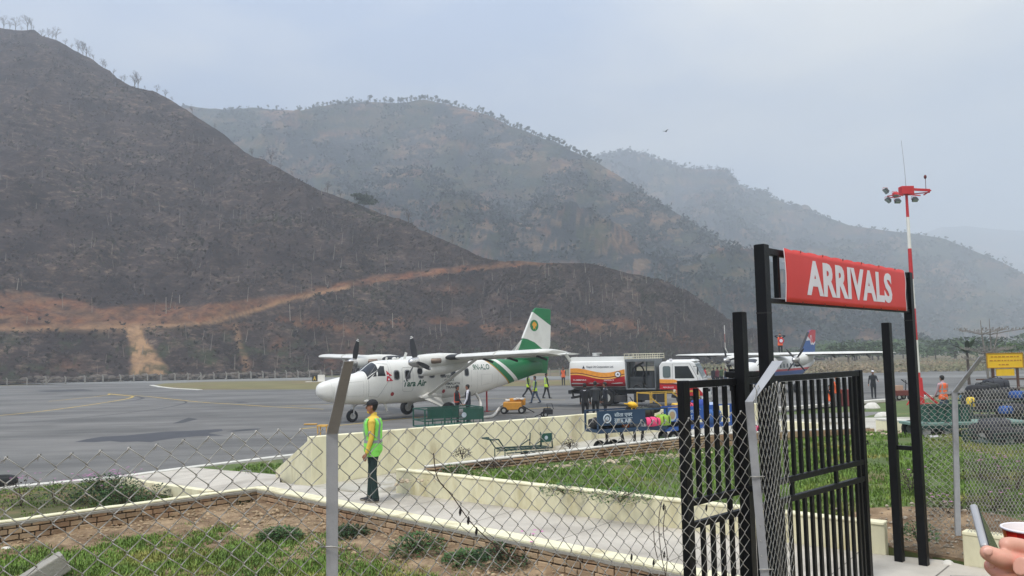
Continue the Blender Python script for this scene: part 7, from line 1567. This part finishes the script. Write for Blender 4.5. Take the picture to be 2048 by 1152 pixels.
b = MB(); b.disc((.24, -.045, zt2_-.17), (0, 1, 0), .15, .004, 20); em_ = b.build('emblem_disc', emb, bd2); b = MB(); b.disc((.24, -.05, zt2_-.17), (0, 1, 0), .10, .004, 20); b.build('emblem_centre', M('emblem_tan', (168, 146, 112), .6), em_)
W2 = Matrix.Translation(t.location) @ Matrix.Rotation(t.rotation_euler[2], 4, 'Z'); r2_ = t.rotation_euler[2]
def on2(x, y, z): return tuple(W2 @ Vector((x, y, z)))
grp = 'bags on the bright blue trolley'
bag('dark rucksack below the bright blue board', on2(.5, .3, zb2+.07), (.5, .4, .25), ('black', (30, 30, 34)), r2_, group=grp); bag('brown holdall under the bright blue board', on2(1.05, .3, zb2+.07), (.5, .4, .26), ('brown', (80, 70, 62)), r2_, group=grp)
bag('big royal blue kit bag heaped highest behind the gate bars', on2(1.62, .3, zb2+.26), (.52, .45, .46), ('royal', (42, 66, 140)), r2_+.2, 'case', group=grp); bag('light blue rucksack below the royal blue kit bag', on2(1.8, .05, zb2+.07), (.46, .4, .4), ('sky', (52, 92, 150)), r2_, group=grp)
bag('pale bag with blue edges at the right end of the heap', on2(2.15, .3, zb2+.2), (.28, .3, .42), ('pale', (170, 186, 210)), r2_, 'case', group=grp); bag('small pink and red bag on top beside the royal blue one', on2(1.30, .35, zb2+.42), (.26, .25, .22), ('rose', (214, 70, 100)), r2_, group=grp)
q = P(1505, 862, 21.2); bag('pink bag lying on the lane just right of the grey fence post', (q.x, q.y, .98), (.34, .25, .24), ('pink', (236, 72, 124)), .3)
# ---- yellow platform steps and yellow tow unit behind the wall
q0 = P(1302, 845, 33.5); q1 = P(1400, 845, 34.5); t = thing('service_platform', 'yellow tubular service platform with guard rails beside the truck front', 'platform', (q0.x, q0.y, 0), math.atan2(q1.y-q0.y, q1.x-q0.x)); Lp = (q1-q0).length; zt_p = P(1302, 787, 33.5).z
b = MB()
for x in (0, Lp*.3, Lp*.6, Lp):
    for y in (0, 1.0): b.beam((x, y, 0), (x, y, zt_p), .035)
for z in (.45, zt_p*.55, zt_p): 
    for y in (0, 1.0): b.beam((0, y, z), (Lp, y, z), .03)
    for x in (0, Lp): b.beam((x, 0, z), (x, 1.0, z), .05)
b.beam((0, 0, zt_p*.9), (Lp*.45, 0, .45), .05); b.beam((Lp*.45, 0, zt_p), (Lp, 0, .5), .05); b.build('frame', yelf, t); b = MB(); b.box((Lp*.6, .5, .5), (Lp*.7, 1, .04)); b.build('deck', greym, t)
q0 = P(1360, 832, 37.5); t = thing('tow_unit', 'bright yellow tow tractor partly hidden by the gate bars', 'vehicle', (q0.x, q0.y, 0), 0)
yb = M('tow_yellow', (222, 176, 40), .5, var=.1, vs=4)
b = MB(); b.box((.6, 0, .52), (1.25, .9, .30)); b.box((-.1, 0, .55), (.4, .9, .42)); b.box((1.25, 0, .5), (.3, .8, .3)); b.build('body', yb, t, bevel=.05)
for x in (.05, 1.1):
    for y in (-.42, .42): wheel(t, (x, y, .24), .24, .14)
b = MB(); b.box((.35, 0, .95), (.4, .5, .10)); b.tube([(.75, 0, .7), (.65, 0, 1.1)], .02, 6); b.build('seat', chass, t, bevel=.02)
# luggage box cart right of the mast and one by the crouching men
q0 = G(1803, 800, .05); t = thing('box_cart', 'small dark red handcart carrying cardboard boxes left of the mast foot', 'cart', (q0.x, q0.y, q0.z), .15)
b = MB(); b.box((0, 0, .42), (1.1, .7, .30)); b.build('body', M('cart_maroon', (104, 44, 38), .6, var=.15, vs=4), t, bevel=.02)
for x in (-.35, .35): wheel(t, (x, -.3, .18), .18, .08); wheel(t, (x, .3, .18), .18, .08)
b = MB(); b.box((-.2, 0, .72), (.5, .4, .3)); o = b.build('cardboard_box', M('cardboard', (170, 140, 120), .9, var=.1, vs=5), bevel=.01); o.location = q0; tag(o, 'tan cardboard box on the dark red handcart', 'box')
b = MB(); b.tube([(.3, 0, .55), (.35, 0, 1.15), (.05, 0, 1.2), (.5, .1, .95)], .03, 6); b.build('handle', chass, t)
q0 = G(1690, 812, .05); b = MB(); b.box((0, 0, .45), (.9, .6, .9)); o = b.build('equipment_crate', M('crate_red', (120, 50, 52), .7, var=.15, vs=4), bevel=.03); o.location = q0; tag(o, 'dull red crate behind the gate bars beside the bending worker', 'crate')
# ---- green trolleys on the right with luggage
zt = P(1840, 848, 20).z
t = thing('flat_trolley', 'long dark green flat trolley on black wheels behind the right gate posts', 'trolley', (P(1838, 850, 19.7).x, 19.7, .92), R(4)); z_ = zt-.92; Lq = 2.9
b = MB(); b.box((Lq/2, .45, z_), (Lq, .9, .06)); b.build('deck', M('deck_edge', (112, 140, 130), .6, var=.1, vs=4), t)
b = MB(); b.box((Lq/2, .0, z_-.06), (Lq, .05, .08)); b.beam((.3, .1, z_), (.15, .1, .2), .05); b.beam((.8, .1, z_), (1.0, .1, .2), .05); b.beam((.15, .1, .2), (1.0, .1, .2), .04); b.build('frame', dk, t)
for x in (.22, .78):
    for y in (.1, .8): wheel(t, (x, y, .21), .21, .10)
p0 = P(1836, 812, 20.6); t3 = thing('baggage_bin', 'dark green boarded luggage bin standing on the flat trolley behind the right posts', 'cart', (p0.x, 20.1, .92+z_+.03), R(4)); hb = p0.z-(.92+z_)
b = MB(); b.box((.52, 0, hb/2), (1.05, .04, hb)); b.box((.52, .6, hb/2), (1.05, .04, hb)); b.box((0, .3, hb/2), (.04, .6, hb)); b.box((1.04, .3, hb/2), (.04, .6, hb)); b.build('side_board', cartg, t3)
b = MB()
for k in range(6): b.beam((k*.21, -.03, 0), (k*.21, -.03, hb), .03)
b.beam((0, -.03, hb), (1.05, -.03, hb), .04); b.build('frame', dk, t3)
def rcart(u0, u1, Y, vtop, vbot, vg, label, mat, seed):
    p = P(u0, vbot, Y); q = P(u1, vbot, Y+.3); L_ = (q-p).length; zg = P(u0, vg, Y).z; t = thing('luggage_trolley', label, 'trolley', (p.x, p.y, zg), math.atan2(q.y-p.y, q.x-p.x)); zb = p.z-zg; zt = P(u0, vtop, Y).z-zg
    b = MB(); b.box((L_/2, .45, zb), (L_, .9, .05)); b.build('deck', mat, t); b = MB()
    for k in range(5):
        for y in (0, .9): b.beam((L_*k/4, y, zb), (L_*k/4, y, zt), .035)
    for y in (0, .9):
        for z in (zt, (zt+zb)/2): b.beam((0, y, z), (L_, y, z), .035)
    b.beam((-.6, .1, zb+.3), (.5, .1, zb-.12), .04); b.beam((-.6, .8, zb+.3), (.5, .8, zb-.12), .04); b.build('frame', mat, t)
    for x in (.4, L_-.4):
        for y in (.05, .85): wheel(t, (x, y, .2), .2, .09)
    return t
rcart(1945, 2075, 21.5, 805, 838, 868, 'green railed trolley heaped with black duffels behind the right wire fence', dk, 1); rcart(1990, 2110, 17.6, 868, 890, 902, 'dark low trolley in front of the luggage heap at the right edge', dk, 2)
q0 = P(1946, 845, 22.6); t = thing('railed_cart', 'yellow railed luggage cart amid the dark bags at the right', 'trolley', (q0.x, q0.y, .9), 0); b = MB(); zt_y = P(1946, 800, 22.6).z-.9
for x in (0, .7, 1.3):
    for y in (0, .8): b.beam((x, y, .2), (x, y, zt_y), .04)
for z in (.3, zt_y*.6, zt_y):
    for y in (0, .8): b.beam((0, y, z), (1.3, y, z), .035)
b.build('frame', yelf, t); b = MB(); b.box((.65, .4, .3), (1.3, .8, .04)); b.build('deck', greym, t); wheel(t, (.2, .05, .15), .15, .07); wheel(t, (1.1, .05, .15), .15, .07)
rs = random.Random(6); k = 0
labs = ['leftmost black duffel of the heap behind the right fence', 'black holdall on the crown of the heap', 'second black holdall from the crown of the heap', 'charcoal duffel sloping down the right of the heap', 'black bag at the middle of the heap', 'dark rucksack at the centre of the right trolley', 'black case below the crown of the heap', 'grey-black bag above the yellow cart rail', 'large black bag near the right photo edge', 'black bag on the lower trolley', 'dark holdall on the lower trolley edge', 'black sack between the blue bags', 'charcoal sack under the blue cover', 'black kit bag behind the yellow bag', 'dark duffel at the foot of the heap', 'black rucksack beside the low wheel']
for i, (u, v, Y) in enumerate(((1958, 790, 22.2), (1975, 778, 22.6), (1992, 776, 22.8), (2015, 790, 22.4), (1985, 796, 22.0), (2000, 812, 21.9), (1975, 812, 21.9), (1962, 808, 22.2), (2030, 802, 22.2), (2010, 872, 18), (2035, 875, 18), (2020, 820, 21.8), (2040, 815, 22.1), (1950, 805, 22.4), (1990, 862, 19), (1965, 868, 19.3))):
    q = P(u, v, Y); c_ = (('black', (30, 30, 34)), ('dark', (42, 44, 44)), ('charcoal', (52, 54, 60)))[i % 3]
    bag(labs[i], (q.x, q.y, q.z-.16), (rs.uniform(.50, .72), .45, rs.uniform(.34, .46)), c_, rs.uniform(-.6, .6), 'duffel' if i % 3 else 'case', group='dark bags heaped behind the right fence')
q = P(1942, 806, 21.6); bag('small yellow bag at the left of the dark luggage heap', (q.x, q.y, q.z-.1), (.20, .2, .26), ('yellow', (236, 204, 70)), .2, 'case')
q = P(2012, 818, 21.3); bag('bright blue duffel low in the dark luggage heap', (q.x, q.y, q.z-.12), (.34, .3, .20), ('azure', (40, 84, 150)), .3, 'case'); q = P(2036, 786, 22); bag('blue tarpaulin-wrapped bundle on top at the right edge', (q.x, q.y, q.z-.14), (.42, .4, .2), ('azure', (40, 84, 150)), .4, 'case')
q = P(1925, 792, 23); bag('small teal cap-like bag left of the heap', (q.x, q.y, q.z-.1), (.16, .16, .12), ('teal', (60, 110, 130)), 0)
b = MB(); q = P(1990, 870, 19.5); b.box((0, 0, 0), (1.6, .9, .05)); o = b.build('white_board', whitem); o.location = (q.x-.8, q.y+.6, .98); o.rotation_euler = (0, .04, .15); tag(o, 'white board lying on the ground under the green trolleys', 'board')
# ---- yellow notice boards on posts
bo_m = M('board_yellow', (226, 182, 34), .6, var=.07, vs=3); ink = M('board_ink', (182, 128, 34), .8); postm_ = M('board_post', (92, 66, 58), .8, var=.2, vs=5)
q0 = P(1974, 736, 30); q1 = P(2046, 736, 30); zb_ = q0.z; zt_ = P(1974, 707, 30).z; t = thing('notice_board', 'large yellow notice board on dark posts, lettered in faint red, at the right', 'sign', (q0.x, 30, .6), 0); z_ = lambda z: z-.6; Wn = q1.x-q0.x
b = MB(); b.box((Wn/2, 0, z_((zb_+zt_)/2)), (Wn, .05, zt_-zb_)); b.build('board', bo_m, t, bevel=.008); b = MB(); fw_ = .02
b.beam((0, -.03, z_(zt_)), (Wn, -.03, z_(zt_)), .03); b.beam((0, -.03, z_(zb_)), (Wn, -.03, z_(zb_)), .03); b.beam((0, -.03, z_(zb_)), (0, -.03, z_(zt_)), .03); b.beam((Wn, -.03, z_(zb_)), (Wn, -.03, z_(zt_)), .03); b.build('board_frame', M('frame_ochre', (168, 124, 36), .7), t)
rr_ = random.Random(5)
b = MB()
for row, (z, x0, x1) in enumerate(((zt_-.13, .15, Wn-.12), (zt_-.27, .1, Wn-.1), (zt_-.42, Wn*.32, Wn*.62))):
    x = x0
    while x < x1: w__ = rr_.uniform(.05, .12); b.box((x+w__/2, -.03, z_(z)), (w__, .008, .045)); x += w__+.04
lo_ = b.build('faded_lettering', ink, t); lo_['kind'] = 'stuff'
for x in (Wn*.18, Wn*.86): b = MB(); b.box((x, .05, z_(zb_)/2-.1), (.07, .07, z_(zb_)+.6)); b.build('post', postm_, t)
q0 = P(1993, 752, 30); q1 = P(2029, 752, 30); zb2_, zt2_ = q0.z, P(1993, 738, 30).z; b = MB(); b.box(((q0.x+q1.x)/2-t.location.x, -.0, z_((zb2_+zt2_)/2)), (q1.x-q0.x, .04, zt2_-zb2_)); b.build('lower_board', bo_m, t, bevel=.006)
b = MB(); b.beam((-.4, .05, z_(P(1974, 759, 30).z)), (Wn+.3, .05, z_(P(1974, 759, 30).z)), .05); b.build('crossbar', postm_, t)
# ---- trees on the right
def tree_at(u, v, Y, zg=None): q = P(u, v, Y); return q
palebark = M('pale_bark', (126, 120, 112), .9, var=.2)
def umbrella_tree():
    q = G(1985, 745, 0); Y = 62; g = P(1985, 745, Y); t = thing('bare_tree', 'leafless tree with flat tiers of branches behind the yellow notice board', 'tree', (g.x, Y, 0)); b = MB(); rs_ = random.Random(9)
    H1, H2 = P(1966, 640, Y).z, P(1982, 637, Y).z; x1 = P(1966, 700, Y).x-g.x; x2 = P(1982, 700, Y).x-g.x
    b.tube([(x1+.3, 0, 0), (x1+.2, 0, H1*.4), (x1, 0, H1*.75), (x1-.05, 0, H1)], [.11, .08, .05, .02], 7); b.tube([(x2-.1, 0, 0), (x2, 0, H2*.5), (x2+.02, 0, H2)], [.09, .06, .02], 7); b.tube([(x2+.05, 0, H2*.45), (x2+.55, .1, H2*.7), (x2+.7, .1, H2*.86)], [.06, .05, .02], 6); b.build('trunk', palebark, t)
    c = MB()
    for zf, sp in ((.80, 1.75), (.52, 1.35), (.38, 1.2)):
        for x in (x1, x2):
            for k in range(11):
                a = rs_.uniform(0, 6.28); r_ = sp*rs_.uniform(.5, 1.1); z = H1*zf; e = Vector((x+math.cos(a)*r_*1.2, math.sin(a)*r_, z+.25)); m_ = Vector((x+math.cos(a)*r_*.5, math.sin(a)*r_*.5, z+.05)); c.tube([(x, 0, z-.12), m_, e], [.025, .016, .008], 4, caps=False)
                for j in range(4):
                    aa = a+rs_.uniform(-.9, .9); f = e.lerp(m_, rs_.random()*.7); e2 = f+Vector((math.cos(aa)*.45, math.sin(aa)*.4, rs_.uniform(0, .15))); c.tube([f, e2], [.012, .008], 3, caps=False); c.tube([e2, e2+Vector((.04, 0, .12))], .025, 3, caps=False)
    c.build('crown', palebark, t)
umbrella_tree()
g = P(1937, 745, 66); t = thing('palm_tree', 'shaggy dark palm-like tree left of the leafless tree', 'tree', (g.x, 66, 0)); b = MB(); Hp = P(1935, 700, 66).z; b.tube([(0, 0, -.1), (0, 0, Hp*.8), (-.05, 0, Hp)], [.12, .10, .07], 8); b.build('trunk', bark, t)
c = MB(); rs_ = random.Random(2)
for k in range(20):
    a = k*2.4; el_ = rs_.uniform(-.15, 1.25); L_ = rs_.uniform(1.7, 2.5); pts = []; d_ = Vector((math.cos(a)*math.cos(el_), math.sin(a)*math.cos(el_), math.sin(el_))); sd_ = d_.cross(Vector((0, 0, 1))).normalized()
    A = []; B = []
    for j in range(7): f = j/6; p = Vector((0, 0, Hp-.2))+d_*L_*f-Vector((0, 0, .55*f*f*L_*.6)); w__ = .17*math.sin(math.pi*min(1, f+.08))+.01; A.append(p+sd_*w__+Vector((0, 0, -.05))); B.append(p-sd_*w__+Vector((0, 0, -.05)))
    c.add(A+B, [(j, j+1, 8+j, 7+j) for j in range(6)])
c.build('crown', M('palm_leaf', (66, 84, 58), .8, var=.2, vs=3, island=.3), t)
t = leafy_proto(71, 3.6, 3.6, 'dark rounded tree cut by the right photo edge above the notice board', None, 'broadleaf_tree', leafgreen, 220, .035); g = P(2042, 745, 74); t.location = (g.x+.6, 74, 0)
# hazy line of far trees and bushes beyond the field
ft = leafy_proto(81, 7.0, 8.0, 'hazy distant tree in the row at the far side of the field', 'distant trees across the field', 'distant_tree', leafgreen, 60, .07)
ft2 = leafy_proto(82, 7.0, 9.0, 'hazy distant tree in the row at the far side of the field', 'distant trees across the field', 'distant_tree', leafgreen, 60, .07)
rs = random.Random(14); k = 0
for i in range(86):
    u = rs.uniform(1480, 2250); Y = rs.uniform(170, 330); g = P(u, 700, Y); o = (ft, ft2)[k] if k < 2 else copy_tree((ft, ft2)[k % 2]); k += 1; s = rs.uniform(.45, .95)*(1 if u > 1620 else .7); o.location = (g.x, Y, -.3); o.scale = (s*1.3, s*1.3, s*rs.uniform(.7, 1.1)); o.rotation_euler = (0, 0, rs.uniform(0, 6))
# scrubby edge of the field: countless low bushes
def edge_scrub():
    rs_ = random.Random(77); vs = []; fs = []
    for i in range(2200):
        u = rs_.uniform(1330, 2300); Y = rs_.choice((rs_.uniform(100, 112), rs_.uniform(112, 170), rs_.uniform(118, 130))); g = P(u, 720, Y); s = rs_.uniform(.3, 1.0)
        for k in range(10):
            a = Vector((rs_.uniform(-1, 1), rs_.uniform(-1, 1), rs_.uniform(-1, 1))).normalized(); bb = a.orthogonal().normalized(); c_ = Vector((g.x+rs_.gauss(0, s*.8), Y+rs_.gauss(0, s*.6), abs(rs_.gauss(0, s*.38)))); q_ = s*.28; o = len(vs); vs += [c_-a*q_, c_+bb*q_*.6, c_+a*q_, c_-bb*q_*.6]; fs.append((o, o+1, o+2, o+3))
    b = MB(); b.add(vs, fs); o = b.build('undergrowth', M('edge_scrub', (108, 108, 82), .95, var=.3, vs=.15, island=.3, col2=(132, 116, 94), two=(.45, .6, .05))); o['kind'] = 'stuff'
edge_scrub()
# little white houses far off in the haze
housem = M('house_white', (214, 214, 210), .8, var=.06); roofm = M('house_roof', (120, 110, 108), .8); winm = M('house_window', (70, 76, 84), .5)
for i, (u, v, Y, w_, h_, lab) in enumerate(((1662, 692, 420, 9, 6, 'tall pale house just left of the short right post'), (1682, 690, 430, 7, 9, 'narrow white tower house beside the short right post'), (1645, 690, 425, 8, 5, 'low pale house at the left of the hazy village'), (1745, 668, 560, 9, 5, 'white house on the slope right of the banner posts'), (1762, 700, 400, 10, 5, 'pale house near the field edge'), (1868, 706, 380, 9, 4, 'faint house beyond the field trees'), (1900, 702, 390, 7, 5, 'faint second house beyond the field trees'), (1720, 655, 600, 8, 4, 'tiny white house highest on the hazy slope'))):
    q = P(u, v, Y); t = thing('house', lab, 'house', (q.x, Y, q.z-h_*.6), .2*i); b = MB(); b.box((0, 0, h_/2), (w_, 7, h_)); b.build('wall', housem, t); b = MB(); b.box((0, 0, h_+.2), (w_+.8, 7.8, .4)); b.build('roof', roofm, t)
    for j in range(3): b = MB(); b.box((-w_*.3+j*w_*.3, -3.52, h_*.55), (w_*.12, .1, h_*.28)); b.build('window', winm, t)
# bird in the sky
q = P(1331, 263, 60); t = thing('bird', 'small dark bird gliding high above the middle ridge', 'bird', tuple(q), .6); b = MB(); b.tube([(-.14, 0, 0), (-.05, 0, .01), (.1, 0, 0), (.16, 0, 0)], [.008, .028, .03, .008], 8); b.add([(-.04, .0, .01), (.06, 0, .01), (.0, .34, .10), (-.08, .22, .07)], [(0, 1, 2, 3)]); b.add([(-.04, 0, .01), (.06, 0, .01), (.0, -.34, .10), (-.08, -.22, .07)], [(3, 2, 1, 0)]); b.add([(-.12, 0, 0), (-.24, .05, 0), (-.24, -.05, 0)], [(0, 1, 2)]); b.build('body', blackc, t)
# tyre at the left photo edge, metal stand on the grass
q = G(-6, 975, .02); t = thing('spare_tyre', 'dark tyre lying flat at the left photo edge beside the apron kerb', 'tyre', (q.x, q.y, .04)); b = MB(); b.tube([(.34*math.cos(a), .34*math.sin(a), .13) for a in [k*.2618 for k in range(24)]], .13, 10, closed=True); b.build('tyre', rubber, t, smooth=True)
q = G(490, 957, .25); t = thing('wire_stand', 'small bent grey metal stand left on the grass by the ramp', 'stand', (q.x, q.y, .15)); b = MB(); b.tube([(-.22, 0, 0), (-.12, .05, .28), (.12, .05, .28), (.24, 0, 0)], .012, 6); b.tube([(-.1, .25, 0), (0, .06, .28), (.2, .3, 0)], .012, 6); b.build('frame', angm, t)
# ---- hand holding a phone, paper cup above it, close at the lower right
def local_remesh(b, name, mat, par, vox=.0016, it=6):
    o = b.build(name, mat, None); r_ = o.modifiers.new('r', 'REMESH'); r_.mode = 'VOXEL'; r_.voxel_size = vox; r_.use_smooth_shade = True; s_ = o.modifiers.new('s', 'SMOOTH'); s_.iterations = it; s_.factor = .6
    dg = bpy.context.evaluated_depsgraph_get(); me = bpy.data.meshes.new_from_object(o.evaluated_get(dg)); old = o.data; o.modifiers.clear(); o.data = me; bpy.data.meshes.remove(old); o.parent = par; me.polygons.foreach_set('use_smooth', [True]*len(me.polygons)); return o
YH = 1.0; HC = P(2010, 1120, YH); t = thing('person', 'hand of a person at the lower right corner, fingers round a phone', 'person', tuple(HC))
def h(u, v, dy=0.0): return P(u, v, YH+dy)-HC
b = MB()
def finger(pts, r_): 
    b.tube(smoothpts(pts, 5), [r_[0]+(r_[-1]-r_[0])*i/((len(pts)-1)*5) if len(r_) == 2 else interp(i/5, list(enumerate(r_))) for i in range((len(pts)-1)*5+1)], 14)
def ends(p, r_): b.ell(tuple(p), (r_, r_, r_), 12, 8)
# index finger along the top towards the cup, middle on the phone, ring and little below
finger([h(2110, 1108, .02), h(2062, 1100, .01), h(2030, 1092, 0), h(2015, 1090, -.005)], [.0125, .0115, .0105, .0095]); ends(h(2014, 1090, -.005), .0094)
finger([h(2120, 1150, .02), h(2050, 1130, 0), h(2005, 1118, -.012), h(1977, 1107, -.012)], [.0135, .0125, .0112, .0095]); ends(h(1976, 1106, -.012), .0093)
finger([h(2110, 1185, .02), h(2045, 1162, 0), h(2008, 1148, -.004), h(1986, 1134, .004)], [.013, .0125, .0115, .010]); ends(h(1985, 1133, .004), .0098)
finger([h(2110, 1210, .02), h(2060, 1190, .01), h(2025, 1180, 0), h(2000, 1170, .004)], [.012, .0115, .010, .009]); ends(h(1999, 1170, .004), .0088)
finger([h(2130, 1180, .0), h(2070, 1145, -.03), h(2040, 1132, -.038)], [.017, .0135, .011]); 
b.loft([[h(u, v, .012+.02*math.cos(a))+Vector((.006*math.cos(a), 0, .034*math.sin(a))) for a in [k*math.pi/7 for k in range(14)]] for u, v in ((2062, 1150), (2090, 1155), (2130, 1165), (2200, 1190), (2320, 1240))])
hand_o = local_remesh(b, 'hand', skinl, t)
b = MB()
for u, v, dy in ((1976, 1103, -.021), (1985, 1129, -.005)): b.ell(tuple(h(u, v, dy)), (.006, .0018, .005), 10, 6)
b.build('fingernail', M('nail', (226, 176, 158), .3), t, smooth=True)
b = MB(); A_, B_ = h(2250, 1210, .02), h(2420, 1290, .04); b.tube([A_, B_], [.036, .042], 16); b.build('sleeve', navyc, t, smooth=True)
# phone: slim slab seen nearly edge-on
rd_ = ray(1985, 1105).normalized(); pt = P(1955, 1046, YH-.01); pb_ = P(2010, 1160, YH+.03); ax = (pb_-pt).normalized(); wv = (rd_+Vector((.10, 0, .03))); wv = (wv-ax*wv.dot(ax)).normalized(); tn = ax.cross(wv).normalized(); mid = (pt+pb_)/2+rd_*.045
tp_ = thing('phone', 'slim phone with silver edge and brown case held in the hand at lower right', 'phone', tuple(mid)); Rm = Matrix((wv, tn, ax)).transposed()
b = MB(); b.box((0, 0, 0), (.070, .0085, (pb_-pt).length), rot=Rm); b.build('case', M('phone_case', (92, 70, 62), .35, var=.2, vs=60), tp_, bevel=.0035, seg=3)
b = MB(); b.box(Rm @ Vector((.0, -.0002, -(pb_-pt).length*.36)), (.0712, .0092, (pb_-pt).length*.29), rot=Rm); b.build('silver_edge', M('phone_silver', (160, 160, 160), .35, metal=.2), tp_, bevel=.0035, seg=3)
b = MB(); b.box(Rm @ Vector((0, .0050, .0)), (.062, .001, (pb_-pt).length*.92), rot=Rm); b.build('screen', darkg, tp_)
# paper cup
cc_ = P(2060, 1057, 1.05); t = thing('paper_cup', 'paper cup with white rolled rim and red orange yellow checks at the right edge', 'cup', tuple(cc_)); r0, r1, hC = .0320, .0250, .048
b = MB(); b.tube([(r0*math.cos(a), r0*math.sin(a), 0) for a in [k*.19635 for k in range(32)]], .0016, 8, closed=True); b.build('rim', whitem, t, smooth=True)
cols = [M('cup_red', (214, 44, 30), .4), M('cup_orange', (238, 110, 40), .4), M('cup_yellow', (246, 196, 44), .4), M('cup_dark_red', (160, 24, 24), .4)]
b = MB(); nn = 12; rows = 3; rr_ = random.Random(3)
for i in range(rows):
    for k in range(nn):
        b.mat(0 if i == 0 and False else (k+i*3+(k*i) % 2) % 4 if (k+i) % 2 else rr_.choice((0, 0, 1)))
        for e in range(3):
            a0, a1 = 2*math.pi*(k+e/3)/nn, 2*math.pi*(k+(e+1)/3)/nn; z0_, z1_ = -hC*i/rows-.001, -hC*(i+1)/rows-.001; q0 = r0-.0006+(r1-r0)*i/rows; q1 = r0-.0006+(r1-r0)*(i+1)/rows
            b.add([(q0*math.cos(a0), q0*math.sin(a0), z0_), (q0*math.cos(a1), q0*math.sin(a1), z0_), (q1*math.cos(a1), q1*math.sin(a1), z1_), (q1*math.cos(a0), q1*math.sin(a0), z1_)], [(0, 1, 2, 3)])
b.mat(0); b.disc((0, 0, -hC), (0, 0, 1), r1, .001, 20); b.build('checked_side', cols, t)
b = MB(); b.loft([[Vector(((r0-.0016+(r1-r0)*f)*math.cos(a), (r0-.0016+(r1-r0)*f)*math.sin(a), -hC*f)) for a in [k*.19635 for k in range(32)]] for f in (0, .5)], caps=False); b.build('inner_wall', whitem, t, smooth=True)
b = MB(); b.disc((0, 0, -.010), (0, 0, 1), r0-.003, .001, 28); b.build('milky_tea', M('milk_tea', (206, 178, 140), .3), t)
build_haze()
